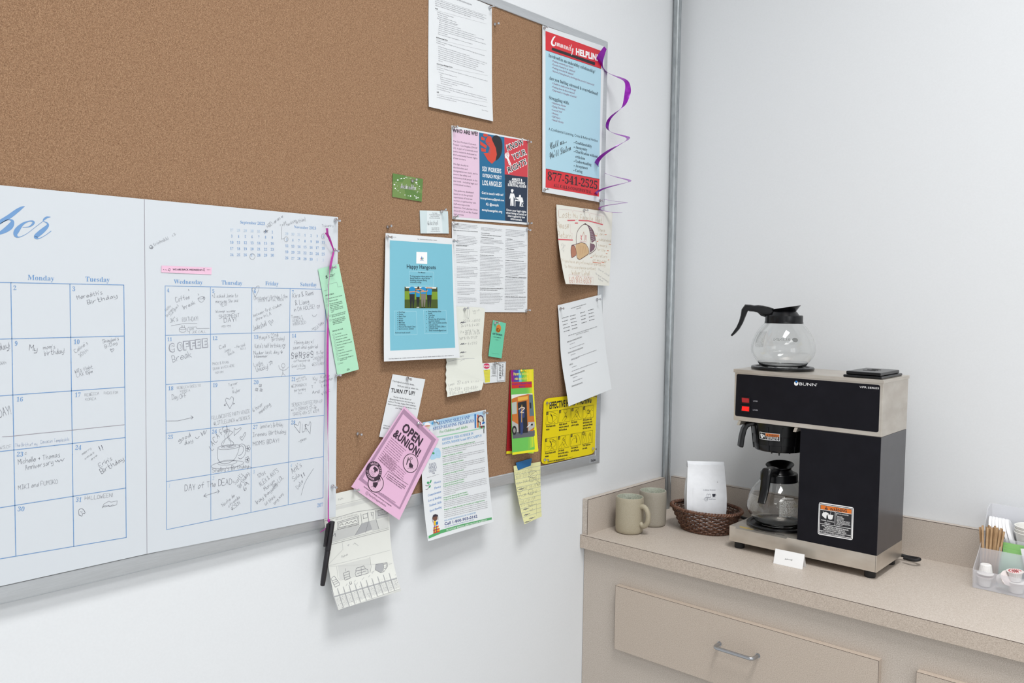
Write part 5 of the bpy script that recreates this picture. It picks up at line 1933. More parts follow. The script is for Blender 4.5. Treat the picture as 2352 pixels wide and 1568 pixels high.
hw(s, '25" x 3/4" x 1 1/2"', 110, 1394, 300, 1370, 26)
hw(s, '7/8 + 5 5/8 +', 42, 1452, 150, 1438, 26)
hw(s, '8 1/2 + 8 3/4 +', 170, 1446, 288, 1426, 26)
hw(s, '10 3/4 = 11 1/4', 46, 1480, 160, 1470, 22)
hw(s, '14 3/4 = 17 1/2', 176, 1474, 302, 1460, 22)
s.build('torn_note', None, 'torn off white note with pencilled measurements beside the blue flyer', 'note')

# ---- turquoise happy hangouts print
s = P_([(885.8, 535), (1039.4, 547), (1056, 821.4), (882, 830)], MAT_PAPER, d0=.0236, grid=12, lift=lambda u, v: .0018 * math.sin(math.pi * v) + .009 * v * v * v)
s.crop(870, 520, .21042)
TQ = M('turquoise_print', (122, 188, 206), .6)
s.quad([(120, 150), (797, 195), (834, 1322), (125, 1355)], TQ, 1, 12)
s.text('Mail - Grant Proof of Services Email - Outlook', (420, 142), (634, 155), 10, MAT_INK)
s.text('2:01 PM', (146, 120), (188, 123), 9, MAT_GREY)
s.quad([(410, 276), (528, 281), (528, 409), (408, 404)], MAT_WHITE, 2)
for pts, col in ((((468, 322), (476, 345), (470, 366), (462, 345)), (40, 110, 180)), (((452, 340), (463, 350), (466, 364), (456, 358)), (230, 120, 50)), (((488, 338), (478, 350), (476, 366), (486, 358)), (90, 170, 80))):
    s.poly(list(pts), M('logo_%d' % col[0], col, .6), 3)
s.line([(452, 370), (470, 366), (488, 372)], 4, M('logo_40', (40, 110, 180), .6), 3)
DK = M('dark_teal_text', (34, 60, 74), .6)
s.text('Happy Hangouts', (303, 456), (624, 466), 42, DK, 'bold')
BOXL = M('pale_box_line', (170, 216, 228), .6)
s.line([(332, 487), (598, 496), (597, 652), (329, 645)], 4, BOXL, closed=True)
s.text('Our Mission', (428, 508), (508, 511), 15, DK, 'bold')
s.para(['To bring together vibrant adults with', 'Special Needs for a day of fun and', 'socializing with peers during', 'community outings.'], (340, 550), (580, 554), (340, 614), 17, DK, 'bold')
# the photo of four friends seen from behind
GR1, GR2, GR3 = M('photo_lawn', (120, 150, 34), .6), M('photo_lawn_shade', (66, 84, 22), .6), M('photo_trees', (58, 70, 34), .6)
SKY = M('photo_sky', (228, 230, 222), .6)
s.quad([(281, 657), (638, 661), (640, 720), (281, 712)], GR3, 2, 3)
s.quad([(290, 657), (630, 661), (625, 678), (296, 672)], SKY, 3, 2)
s.quad([(281, 704), (639, 712), (641, 800), (281, 800)], GR1, 3, 3)
s.quad([(281, 795), (641, 795), (643, 892), (281, 890)], GR2, 3, 3)
BLU, SKN, BLKC, JEAN = M('photo_blue_shirt', (24, 140, 196), .6), M('photo_skin', (206, 150, 112), .6), M('photo_black_cloth', (26, 28, 30), .6), M('photo_grey_jeans', (126, 118, 106), .6)
for x, wd, y0, yh, yf_, pc in ((362, 34, 658, 738, 880, BLKC), (426, 22, 690, 768, 880, BLKC), (484, 32, 660, 735, 880, JEAN), (550, 30, 672, 745, 872, BLKC)):
    s.poly([(x - wd, y0 + 14), (x - wd * .4, y0), (x + wd * .4, y0), (x + wd, y0 + 14), (x + wd * .85, yh), (x - wd * .85, yh)], BLU, 5)
    s.poly([(x - wd * .85, yh), (x + wd * .85, yh), (x + wd * .75, yf_ - 60), (x + wd * .5, yf_), (x + wd * .2, yf_), (x + wd * .02, yh + 50), (x - wd * .2, yf_), (x - wd * .55, yf_), (x - wd * .7, yf_ - 60)], pc, 5)
    for sx in (-.4, .36):
        s.ell((x + wd * sx, yf_ + 3), wd * .22, 6, MAT_WHITE if wd < 30 else BLKC, 6, n=10)
for q in (((330, 715), (400, 708), (440, 722)), ((400, 690), (450, 685), (490, 702)), ((455, 712), (520, 706), (530, 700)), ((520, 668), (580, 672))):
    s.line(q, 12, SKN, 6)
s.ell((430, 668), 12, 14, M('photo_hair', (46, 32, 26), .6), 6, n=12)
s.line([(170, 922), (408, 925), (418, 1178), (172, 1184)], 4, BOXL, closed=True)
s.line([(486, 914), (734, 915), (748, 1165), (500, 1170)], 4, BOXL, closed=True)
s.para(['Park Days', 'Zumba', 'Beach Days', 'Picnics', 'Movies', 'Mall Days', 'Gardening', 'Paint and Sip (Apple Cider)', 'Sports (soccer, kickball)'], (218, 942), (402, 940), (218, 1124), 15, DK, 'bold')
for i in range(9):
    s.ell((205, 937 + 22.8 * i), 4, 4, DK, 2, n=8)
s.text('And much much more!!!', (178, 1166), (344, 1164), 15, DK, 'bold')
s.para(['Every Saturday of the', 'month', '11am-2pm', '18+ only', 'Parents drop off and pickup', 'at activity location', '$90 + cost of activity (activity', 'cost may vary)', 'Call/Text (213)555-2386 or', '(323)555-6780', 'Email: trustudio@gmail.com'], (538, 934), (735, 932), (548, 1142), 15, DK, 'bold')
for y in (930, 972, 994, 1015, 1058, 1100, 1140):
    s.ell((522, y), 4, 4, DK, 2, n=8)
s.greek((108, 1450), (815, 1412), (108, 1450), 1, 9, MAT_GREY, ragged=0, last=1)
s.build('hangouts_flyer', None, 'white sheet printed turquoise with a photo of four people, Happy Hangouts', 'flyer')

# ---- small cards
s = P_([(902, 398), (971.6, 411), (968.6, 463.2), (901, 451.8)], M('card_grass', (112, 140, 76), .5), d0=.0184, grid=4)
s.crop(860, 380, .11481)
GG = M('card_grass_dark', (92, 128, 62), .5)
for q in (((368, 155), (640, 205), (560, 330), (364, 320)), ((600, 460), (945, 560), (945, 724), (640, 660)), ((840, 250), (970, 272), (958, 500), (880, 420))):
    s.poly(list(q), GG, 1)
for k in range(4):
    s.text('desiredfx', (512 + 5 * k, 456 - 3 * (k % 2)), (826 + 5 * k, 496 - 3 * (k % 2)), 92, MAT_WHITE, 'hand', 3 + k)
for x, y, r_ in ((398, 385, 16), (415, 460, 14), (465, 293, 18), (430, 338, 9), (540, 262, 14), (515, 268, 9), (590, 258, 15), (628, 238, 10), (650, 248, 8), (690, 258, 7), (725, 258, 8), (835, 345, 20), (850, 380, 10), (900, 420, 11), (893, 470, 9), (865, 520, 9), (852, 546, 8), (870, 645, 14), (835, 652, 14), (830, 625, 10), (800, 608, 12), (720, 612, 16), (672, 608, 9), (607, 590, 11), (512, 545, 7), (470, 508, 9), (440, 488, 7), (455, 415, 6)):
    s.ell((x, y), r_, r_ * .8, MAT_WHITE, 2, n=8)
s.build('business_card', None, 'green photo card of white stones on grass reading desiredfx', 'card')
s = P_([(964, 483), (1029, 485), (1031, 536.2), (965.8, 536)], M('card_pale_blue', (206, 220, 222), .55), d0=.0184, grid=4)
s.crop(860, 380, .11481)
s.quad([(1050, 905), (1345, 912), (1365, 1358), (1050, 1358)], M('card_pale_band', (222, 231, 232), .55), 1, 2)
s.para(['Terry Qaaba', 'Vice President of Operations', 'Global Merchandising', 'Barton Storm International'], (1096, 960), (1320, 964), (1094, 1058), 24, MAT_GREY, 'serif', 2, True)
hw(s, '@dashell', 1062, 1190, 1280, 1185, 95)
s.para(['Direct: 555-294-7745', 'Mobile: 415-555-7742', 'e-mail: hammer@gmail.com'], (1122, 1258), (1316, 1258), (1122, 1322), 22, MAT_GREY, 'serif', 2, True)
s.build('business_card', None, 'pale blue business card with a handwritten name across it', 'card')
s = P_([(1132.4, 735), (1162.3, 742), (1152, 823), (1121.7, 817.8)], M('card_teal_green', (104, 198, 164), .6), d0=.0184, grid=4, lift=lambda u, v: .002 * v * v)
s.crop(1095, 725, .1116)
OR = M('card_orange', (208, 124, 48), .6)
s.ell((450, 255), 50, 78, OR, 1)
s.ell((420, 290), 28, 40, OR, 1)
s.ell((442, 300), 45, 44, OR, 1)
s.ell((440, 290), 10, 12, M('card_yellow', (226, 196, 70), .6), 2, n=12)
s.text('KEY ON MAIN.', (326, 382), (528, 416), 34, DK, 'black')
s.text('GOOD TO MEET YOU', (342, 440), (498, 464), 16, DK, 'bold')
s.text('- o # o -', (372, 494), (458, 508), 14, DK, 'bold')
s.greek((305, 770), (455, 792), (305, 770), 1, 7, M('card_faint', (84, 160, 134), .6), ragged=0, last=1)
s.build('business_card', None, 'upright teal green card with an orange blot near its top', 'card')
s = P_([(1107, 834), (1162.2, 830.3), (1160.5, 876), (1112, 880.5)], MAT_PAPER, d0=.0184, grid=4)
s.crop(1095, 725, .1116)
s.ell((202, 1040), 68, 60, M('card_magenta', (206, 52, 96), .6), 1)
s.text('Bristol', (138, 1062), (268, 1056), 42, MAT_WHITE, 'bold')
YL = M('card_yellow_block', (226, 218, 70), .6)
s.quad([(140, 1126), (274, 1116), (268, 1368), (172, 1378)], YL, 1, 3)
s.text('NOTES', (172, 1142), (222, 1138), 14, MAT_INK, 'bold')
for i in range(7):
    s.line([(150 + 3 * i, 1172 + 29 * i), (270, 1166 + 28 * i)], 2, MAT_GREY, 2)
for i in range(17):
    y = 995 + 16.4 * i
    if i == 14:
        continue
    wd = (60, 70, 40, 80, 110, 90, 100, 110, 60, 70, 60, 90, 60, 70, 0, 80, 120)[i]
    s.greek((352 - wd / 2, y), (352 + wd / 2, y - 3), (352 - wd / 2, y), 1, 8, MAT_INK, ragged=0, last=1)
s.line([(432, 966), (586, 966), (572, 1338), (420, 1348)], 7, MAT_INK, closed=True)
s.text('APPRENTICE', (512, 1290), (532, 990), 26, MAT_INK, 'bold', fit=False, cw=1.5) if False else None
for ch, y in zip('APPRENTICE', (1256, 1230, 1204, 1176, 1150, 1122, 1094, 1070, 1050, 1024)):
    s.text(ch, (545, y), (546, y - 26), 34, MAT_INK, 'bold', 2, True)
for i in range(9):
    y = 1290 - 34 * i
    s.ell((482 + 12 * math.sin(i * 2.1), y), 14, 16, MAT_INK, 2, ring=6, n=12)
    s.line([(462, y - 10), (505, y - 24)], 5, MAT_INK, 2)
s.build('business_card', None, 'white card with magenta disc and yellow block tucked behind the torn note', 'card')

# ---- community helpline poster
s = P_([(1245.8, 58), (1388.5, 107), (1378, 464.5), (1245.8, 440.8)], MAT_PAPER, d0=.0212, grid=10, lift=lambda u, v: .0010 * math.sin(math.pi * u))
s.crop(1220, 40, .29345)
LB, RD = M('poster_pale_blue', (176, 213, 228), .55), M('poster_red', (212, 46, 56), .55)
s.quad([(112, 106), (548, 262), (530, 1402), (112, 1330)], LB, 1, 10)
s.quad([(112, 106), (548, 262), (546, 402), (112, 256)], RD, 2, 6)
s.quad([(114, 1184), (534, 1265), (530, 1402), (112, 1330)], RD, 2, 6)
s.line([(112, 256), (546, 402)], 2, MAT_INK, 3)
s.line([(115, 1184), (534, 1265)], 3, MAT_INK, 3)
s.quad([(162, 235), (500, 352), (498, 376), (160, 256)], LBK, 3, 4)
s.vline([(188, 148, 10), (172, 165, 12), (160, 198, 13), (170, 218, 14), (186, 220, 8)], MAT_WHITE, 3)
s.text('ommunity', (184, 218), (332, 273), 66, MAT_WHITE, 'script', 3)
s.text('HELPLINE', (348, 288), (532, 342), 46, MAT_WHITE, 'heavy', 3)
DB = M('poster_text', (40, 52, 66), .6)
MG = M('poster_bullets', (142, 84, 116), .6)
for t, a, b in (('Involved in an unhealthy relationship?', (136, 308), (500, 438)), ('Are you feeling stressed & overwhelmed?', (140, 484), (524, 612)), ('Struggling with:', (138, 638), (298, 684))):
    s.text(t, a, b, 26, DB, 'serifb', 3)
for t, x0, y0, x1, y1 in (('Feeling constantly put down?', 170, 348, 330, 400), ('Scared of being hit or yelled at?', 170, 374, 344, 432), ('Feeling controlled & isolated?', 170, 400, 330, 454), ('Scared of being forced to do things that you don\'t want to do?', 170, 426, 494, 536), ('Unable to make sense of things?', 170, 522, 350, 578), ('Feeling alone & disconnected?', 170, 550, 340, 602), ('Depressed or thoughts of suicide?', 170, 576, 356, 632), ('Substance Abuse', 168, 676, 270, 702), ('Eating Disorders', 168, 702, 264, 728), ('Loss & Grief', 168, 730, 240, 748), ('Anxiety', 168, 756, 212, 768), ('Self Injury', 168, 782, 228, 797), ('Sexual Identity', 168, 808, 252, 830)):
    s.text(t, (x0, y0), (x1, y1), 15, MG, 'sans', 3)
    s.ell((x0 - 5, y0 - 8), 2.5, 3, MG, 3, n=8)
s.text('A Confidential Listening, Crisis & Referral Hotline', (136, 882), (520, 976), 21, DB, 'sans', 3)
s.text('Call us...', (146, 1036), (280, 978), 56, LBK, 'script', 3, slant=.1)
s.text("We'll Listen", (142, 1112), (314, 1036), 54, LBK, 'script', 3, slant=.1)
for t, x0, y0, x1, y1 in (('Confidentiality', 346, 988, 474, 1020), ('Anonymity', 346, 1024, 438, 1046), ('Clarification without', 346, 1058, 520, 1100), ('criticism', 346, 1098, 420, 1116), ('Understanding', 346, 1134, 470, 1162), ('Acceptance', 346, 1170, 442, 1190), ('Caring', 344, 1206, 400, 1218)):
    s.text(t, (x0, y0), (x1, y1), 22, DB, 'serifb', 3)
    if t != 'criticism':
        s.ell((x0 - 10, y0 - 9), 3, 4, DB, 3, n=8)
s.text('877-541-2525', (126, 1272), (520, 1346), 66, LBK, 'serifb', 4)
s.text('ALL CALLS CONFIDENTIAL', (174, 1324), (472, 1380), 26, LBK, 'serif', 4)
s.build('helpline_poster', None, 'tall pale blue and red helpline poster at the right edge of the board', 'poster')

# ---- lost hat drawing
def hatlift(u, v):
    return .028 * (1 - u) ** 1.5 * v ** 2.2 + .004 * v * u


s = P_([(1278, 469.5), (1406.8, 487.5), (1399.5, 656), (1299.5, 652)], M('cream_paper', (230, 228, 218), .7), d0=.0216, grid=14, lift=hatlift)
s.crop(1240, 450, .15949)
TAN, PKM, REDM = M('marker_tan', (206, 178, 148), .7), M('marker_pink', (230, 196, 198), .7), M('marker_red', (214, 96, 106), .7)
ORM = M('marker_orange', (222, 140, 110), .7)
for t, a, b, c in (('Lost:', (275, 302), (455, 318), 92), ('My', (480, 315), (548, 325), 72), ('Favorite', (582, 332), (768, 360), 68), ('Hat', (800, 372), (905, 388), 78), ('Please', (246, 462), (425, 468), 92), ('Return.', (262, 590), (470, 612), 82), ('There', (836, 508), (940, 518), 54), ('is an', (800, 560), (920, 570), 42), ('undetermined', (836, 640), (1025, 668), 46), ('reward', (840, 722), (968, 745), 46), ('for the', (815, 782), (945, 802), 44), ('safe return', (740, 872), (975, 892), 44), ('on my cap.', (760, 935), (970, 965), 46), ('If you have any information pertaining', (305, 945), (945, 1015), 44), ('to this case please contact', (362, 1030), (808, 1068), 44), ('Walker Cahall', (462, 1130), (722, 1145), 60)):
    hw(s, t, a[0], a[1], b[0], b[1], c, TAN)
hw(s, '661 803 6028', 430, 1245, 752, 1255, 80, ORM)
for q in (((398, 352), (505, 350)), ((505, 390), (545, 390)), ((558, 350), (700, 358), (905, 412)), ((262, 624), (472, 634))):
    s.line(q, 16, REDM, 3)
for a, b in (((930, 556), (960, 556)), ((785, 566), (822, 576)), ((820, 652), (838, 656)), ((990, 692), (1024, 698)), ((966, 786), (990, 788)), ((950, 828), (972, 830)), ((728, 886), (752, 888)), ((760, 952), (880, 966)), ((885, 950), (925, 960)), ((980, 920), (995, 920))):
    s.line([a, b], 9, ORM, 3)
s.line([(270, 188), (460, 200), (470, 238), (482, 208), (705, 240), (712, 280), (726, 245), (920, 292), (912, 400)], 3, PKM, 3)
s.line([(270, 188), (262, 316), (245, 330), (246, 380)], 3, PKM, 3)
s.line([(425, 400), (440, 412), (440, 530), (470, 540), (465, 620)], 3, PKM, 3)
s.line([(415, 1128), (768, 1170), (765, 1275), (430, 1262)], 3, PKM, 3, closed=True)
for i in range(9):
    s.line([(432 + 36 * i, 1165 + 4 * i), (434 + 36 * i, 1252 + 2 * i)], 5, PKM, 2)
BRN, BRL, BRM, MESH = M('hat_outline', (104, 76, 84), .7), M('hat_tan', (206, 174, 132), .7), M('hat_brown', (176, 120, 96), .7), M('hat_mesh', (122, 92, 104), .7)
s.line([(525, 690), (522, 600), (545, 500), (600, 430), (650, 405), (690, 430), (720, 520), (728, 640), (712, 830)], 8, BRN, 3, True)
s.line([(650, 402), (720, 440), (775, 520), (805, 640), (812, 720), (790, 780), (712, 838)], 10, BRN, 3, True)
s.ell((652, 402), 12, 12, BRN, 3, n=12)
s.poly([(690, 425), (735, 455), (778, 530), (800, 640), (745, 675), (728, 600), (715, 490)], MESH, 2)
s.poly([(728, 680), (780, 690), (796, 720), (780, 770), (720, 818)], MESH, 2)
for i in range(8):
    s.line([(704 + 4 * i, 450 + 28 * i), (735 + 7 * i, 468 + 22 * i)], 3, MAT_PAPER, 3)
s.poly([(512, 705), (560, 680), (610, 670), (660, 690), (700, 760), (702, 832), (640, 880), (570, 918), (535, 890), (520, 800)], BRL, 4, True)
s.poly([(455, 710), (490, 705), (515, 760), (520, 850), (465, 888), (446, 840), (444, 760)], BRM, 4, True)
s.line([(455, 710), (520, 692), (600, 668), (660, 690), (700, 760), (702, 832), (570, 918), (535, 890), (515, 760), (485, 708), (455, 720), (444, 780), (452, 880), (465, 888), (520, 850)], 7, BRN, 5)
for i in range(5):
    s.line([(560 + 22 * i, 705 + 4 * i), (565 + 24 * i, 860 - 12 * i)], 4, BRM, 5)
s.line([(590, 560), (600, 630), (590, 610), (605, 570)], 10, REDM, 3)
s.line([(612, 570), (632, 515), (642, 640)], 7, M('hat_crown', (196, 150, 130), .7), 3)
s.line([(652, 630), (655, 570), (668, 572), (668, 640)], 7, M('hat_crown_pink', (206, 120, 130), .7), 3)
s.greek((578, 660), (668, 668), (578, 660), 1, 14, PKM, ragged=0, last=1)
for t, a, b in (("it's", (312, 720), (340, 690)), ('pretty', (318, 780), (366, 705)), ('cool', (338, 806), (355, 775)), ('One of a kind!', (842, 1060), (998, 1160)), ('Has great sentimental', (800, 1120), (985, 1250)), ('Value!', (836, 1198), (912, 1238))):
    hw(s, t, *a, *b, 28, MAT_PENL)
s.build('lost_hat_notice', None, 'hand drawn cream notice of a lost tan cap, its left corner curling off the board', 'notice')

# ---- attorney list
def attlift(u, v):
    return .004 + .022 * v ** 2 + .0016 * math.sin(9 * v) * (1 - u)


s = P_([(1281, 701), (1381, 676), (1405.3, 893), (1306, 933)], MAT_PAPER, d0=.0186, grid=14, lift=attlift)
s.crop(1230, 660, .27435)
s.text('PRIVATE ATTORNEYS (SPECIALIST', (296, 180), (422, 142), 8, MAT_INK, 'serif')
s.text('SPEAKING)', (342, 184), (382, 172), 8, MAT_INK, 'serif')
for i in range(5):
    s.greek((220 + 4 * i, 262 + 28 * i), (274 + 4 * i, 246 + 28 * i), (220, 262), 1, 6, MAT_INK, ragged=.3, last=1 - .1 * (i % 3))
    s.greek((288 + 4 * i, 244 + 27 * i), (334 + 4 * i, 232 + 27 * i), (288, 244), 1, 6, MAT_INK, ragged=0, last=1)
for i in range(4):
    s.greek((374 + 4 * i, 218 + 28 * i), (414 + 4 * i, 206 + 28 * i), (374, 218), 1, 6, MAT_INK, ragged=0, last=1)
    s.greek((440 + 3 * i, 196 + 28 * i), (484 + 3 * i, 184 + 28 * i), (440, 196), 1, 6, MAT_INK, ragged=0, last=1)
s.text('FREE OR LOW COST LEGAL SERVICE PROVIDERS (ORGANIZATIONS', (274, 408), (516, 330), 7, MAT_INK, 'serif')
s.text('AND IT CAN BE BASED IN)', (338, 400), (446, 366), 7, MAT_INK, 'serif')
for t, x, y, e in (('Public Counsel, Immigrants\' Rights Project', 264, 460, 388), ('Esperanza Legal Services Catholic Charities', 272, 550, 398), ('CARECEN', 282, 650, 314), ('Immigration Center for Women and Children', 292, 740, 412), ('Neighborhood Legal Services (NLS)', 302, 830, 394)):
    s.text(t, (x, y), (e, y - (e - x) * .37), 8, MAT_INK, 'serif')
    s.line([(x, y + 3), (e, y + 3 - (e - x) * .37)], 1.4, MAT_INK)
for x, y, e in ((286, 480, 326), (286, 516, 406), (294, 570, 332), (298, 605, 510), (300, 612, 364), (304, 672, 342), (304, 705, 516), (312, 760, 350), (314, 790, 394)):
    s.greek((x, y), (e, y - (e - x) * .37), (x, y), 1, 5.5, MAT_GREY, ragged=0, last=1)
s.build('attorney_list', None, 'white typed list hanging over the yellow sign, lower edge flaring off the wall', 'paper')

# ---- yellow hand washing sign
def arc(cx, cy, rx, ry, a0, a1):
    return [(cx + rx * math.cos(math.radians(a0 + (a1 - a0) * i / 5)), cy + ry * math.sin(math.radians(a0 + (a1 - a0) * i / 5))) for i in range(6)]


ol = arc(.09, .07, .09, .07, 180, 270) + arc(.91, .07, .09, .07, 270, 360) + arc(.91, .93, .09, .07, 0, 90) + arc(.09, .93, .09, .07, 90, 180)
YEL = M('sign_yellow', (234, 212, 8), .4, spec=.5)
s = P_([(1249.5, 915.5), (1371.5, 901), (1366, 1041), (1243, 1067.5)], YEL, d0=.0214, grid=4, outline=ol, thick=6)
s.crop(1240, 890, .12121)
s.text('EFFECTIVE HAND WASHING', (178, 402), (978, 280), 122, LBK, 'black')
boxes = [[(126, 458), (345, 432), (334, 672), (112, 700)], [(368, 424), (584, 394), (572, 632), (358, 664)], [(604, 388), (806, 358), (796, 592), (594, 624)], [(826, 356), (1016, 326), (1010, 556), (816, 586)],
         [(104, 966), (326, 930), (318, 1170), (94, 1212)], [(350, 922), (562, 886), (552, 1122), (340, 1162)], [(584, 878), (790, 846), (780, 1076), (578, 1114)], [(808, 836), (1002, 804), (996, 1034), (802, 1068)]]
for i, b in enumerate(boxes):
    s.line(b, 5, LBK, 2, closed=True)
    x, y = b[0]
    s.quad([(x, y), (x + 34, y - 5), (x + 32, y + 55), (x - 3, y + 60)], LBK, 2, 1)
    s.text(str(i + 1), (x + 7, y + 50), (x + 23, y + 47), 40, YEL, 'bold', 3)
    ox, oy = (b[0][0] + b[2][0]) / 2, (b[0][1] + b[2][1]) / 2

    def L(*pts, wd=5):
        s.line([(ox + p, oy + q) for p, q in pts], wd, LBK, 2, True)
    if i in (0, 4):
        L((-85, -30), (-80, 70), (-40, 100), (10, 90), (12, 20), (-15, -40)) if i == 0 else L((-90, 40), (-40, 44), (0, 10), (30, -70), (100, -40))
        L((100, -60), (20, -95), (-20, -90), (-30, -50), (0, -20), (15, 60), (60, 100))
        L((40, 60), (95, 0), (60, -40), (20, -50))
        L((-20, -60), (0, -30), (10, 20), wd=14)
        if i == 4:
            L((-60, 90), (0, 40), (20, 70), (-20, 100))
    elif i == 1:
        L((-10, -120), (-10, -60), (15, -50), (40, -60), (42, -125))
        L((10, -50), (12, -20), (8, 20), (-20, 50), (-45, 100))
        L((22, -48), (28, 0), (40, 35), (-5, 95))
        L((0, 20), (20, 10), (38, 30), wd=9)
    elif i in (2, 5):
        L((-40, 120), (-30, 20), (-20, -60), (20, -90), (35, -110), (40, -60), (30, 0), (70, 90))
        L((-20, -40), (10, -20), (30, 20), (10, 50), (-15, 60))
        L((-10, -60), (15, -40), (0, -10), wd=10)
        L((-90, 110), (-20, 10), (0, 60), (30, 100))
    elif i == 3:
        L((-60, 120), (-20, 60), (-30, 10), (0, 40), (30, 20), (50, 60), (40, 110))
        L((-70, -60), (-40, -10), (-50, 10))
        L((80, -80), (60, -40), (90, -20))
        L((-20, -40), (-8, -5), (10, -45), (20, -5), (40, -30), (24, 20), (-10, 20), wd=11)
    elif i == 6:
        L((-90, 90), (-60, 0), (0, -30), (20, -90), (60, -60), (90, 80))
        L((0, -60), (10, 0), (5, 60), (20, 40), (22, -20), wd=10)
        L((-40, -40), (-20, -80), (0, -60))
    else:
        for dx in (-45, 50):
            L((dx - 25, 110), (dx - 20, 40), (dx - 30, 0), (dx - 24, -50), (dx, -90), (dx + 18, -60), (dx + 15, 0), (dx + 22, 40), (dx + 20, 100))
            L((dx - 12, -60), (dx - 8, -20), (dx, -70), (dx + 4, -20), (dx + 10, -50), wd=4)
for lines, A, B, C in ((['Wet hands with', 'water.'], (116, 752), (296, 728), (114, 808)), (['Apply enough', 'soap to cover all', 'hand surfaces.'], (364, 712), (548, 686), (360, 818)), (['Rub hands', 'palm to palm.'], (596, 672), (742, 652), (594, 728)), (['Right palm over', 'left dorsum with', 'interlaced fingers', 'and vice versa.'], (818, 630), (1000, 602), (814, 784)),
                       (['Rinse hands with', 'water.'], (100, 1262), (300, 1228), (98, 1318)), (['Dry hands', 'thoroughly with a', 'single use towel.'], (348, 1212), (542, 1178), (346, 1318)), (['Use towel to', 'turn off faucet.'], (588, 1160), (744, 1134), (586, 1216)), (['Your hands are', 'now safe.'], (808, 1110), (958, 1084), (806, 1168))):
    s.para(lines, A, B, C, 36, LBK, 'black')
x = 148
while x < 470:
    wd = random.choice((5, 8, 12))
    y = 1420 - (x - 148) * .175
    s.quad([(x, y - 30), (x + wd, y - 31), (x + wd, y - 2), (x, y)], LBK, 2, 1)
    x += wd + random.choice((3, 5, 7))
s.text('Item No. 12-5862-R, 12', (486, 1344), (628, 1316), 14, LBK, 'bold')
s.build('washing_sign', None, 'glossy yellow plastic EFFECTIVE HAND WASHING sign with eight pictograms', 'sign')

# ---- bus brochure
bro = empty('bus_brochure', tuple(at(1200, 850, 0, .019)), 'folded bright yellow and green bus brochure with red back leaf, held by a yellow pin', 'brochure')
BRD = M('brochure_dark_red', (150, 16, 26), .5)
YE2 = M('brochure_yellow', (226, 218, 30), .5)
s = P_([(1171.5, 850), (1222, 848), (1214, 1040), (1162.8, 1043)], BRD, d0=.0184, grid=4, lift=lambda u, v: .0008)
s.crop(1130, 830, .24867)
s.quad([(134, 828), (330, 818), (328, 842), (131, 853)], YE2, 1, 2)
s.greek((165, 560), (182, 560), (160, 800), 12, 8, LBK, ragged=.1, last=.8)
s.build('back_leaf', bro)
s = P_([(1173, 850), (1225.2, 847.4), (1236.4, 1036), (1176.7, 1044.6)], M('brochure_green', (104, 186, 82), .5), d0=.0192, grid=18, lift=lambda u, v: .001 + .030 * v ** 1.3 * (.35 + .65 * u))
s.crop(1130, 830, .24867)
cols = [(150, 16, 120), (84, 56, 150), (70, 70, 160), (90, 190, 224), (104, 190, 96), (150, 200, 60), (230, 210, 40), (236, 216, 50)]
for i in range(8):
    a, b = i / 8, (i + 1) / 8
    s.quad([(172 + 196 * a, 80 - 8 * a), (172 + 196 * b, 80 - 8 * b), (178 + 192 * b, 190 - 8 * b), (178 + 192 * a, 190 - 8 * a)], M('brochure_rainbow_%s' % 'abcdefgh'[i], cols[i], .5), 1, 2)
s.quad([(178, 192), (368, 184), (371, 238), (180, 250)], M('brochure_red', (200, 42, 36), .5), 2, 3)
s.quad([(368, 71), (383, 70), (428, 828), (396, 836)], YE2, 2, 8)
gcol = [(120, 190, 76), (150, 200, 66), (184, 208, 56)]
for i in range(3):
    a = 320 + 16 * i
    s.quad([(a, 244 - 2 * i), (a + 17, 242 - 2 * i), (a + 17 + 2, 300), (a + 2, 300)], M('brochure_fade_%s' % 'abc'[i], gcol[i], .5), 1, 2)
    s.quad([(a + 12, 700 - 2 * i), (a + 31, 698 - 2 * i), (a + 34, 846), (a + 14, 848)], M('brochure_fade_%s' % 'abc'[i], gcol[i], .5), 1, 2)
s.quad([(188, 840), (428, 806), (428, 828), (188, 862)], YE2, 2, 4)
YT = M('brochure_text_yellow', (236, 224, 90), .5)
VT = M('brochure_text_violet', (84, 40, 140), .5)
s.text('Hacer el autobus', (197, 128), (338, 122), 28, YT, 'bold', 3)
s.text('más agradable', (208, 168), (330, 164), 24, YT, 'bold', 3)
s.text('Una guia del Rapido Transit', (182, 216), (366, 204), 16, VT, 'bold', 3)
s.text('Maestral', (248, 240), (304, 236), 16, VT, 'bold', 3)
# the orange bus photograph
BO, BOD = M('bus_orange', (194, 112, 44), .5), M('bus_orange_dark', (150, 78, 34), .5)
q0 = [(178, 306), (372, 294), (398, 690), (190, 712)]
s.quad(q0, M('bus_road', (92, 94, 100), .5), 2, 6)
s.quad([(178, 306), (372, 294), (380, 380), (182, 390)], M('bus_sky', (226, 226, 220), .5), 3, 3)
s.poly([(180, 345), (240, 322), (330, 300), (374, 305), (392, 560), (380, 640), (190, 640)], BO, 4)
s.poly([(180, 380), (226, 370), (228, 480), (184, 488)], M('bus_window', (176, 184, 176), .5), 5)
s.poly([(236, 378), (318, 362), (330, 655), (246, 665)], LBK, 5)
s.poly([(340, 308), (374, 304), (388, 500), (346, 505)], M('bus_windscreen', (90, 110, 120), .5), 5)
s.poly([(346, 380), (360, 378), (362, 430), (348, 434)], LBK, 6)
s.poly([(332, 560), (392, 556), (396, 600), (335, 645)], M('bus_silver', (176, 176, 172), .5), 5)
s.poly([(182, 545), (240, 580), (244, 650), (190, 660)], M('bus_silver', (176, 176, 172), .5), 5)
s.ell((205, 635), 22, 42, LBK, 6)
s.ell((205, 635), 11, 22, M('bus_hub', (150, 146, 140), .5), 7)
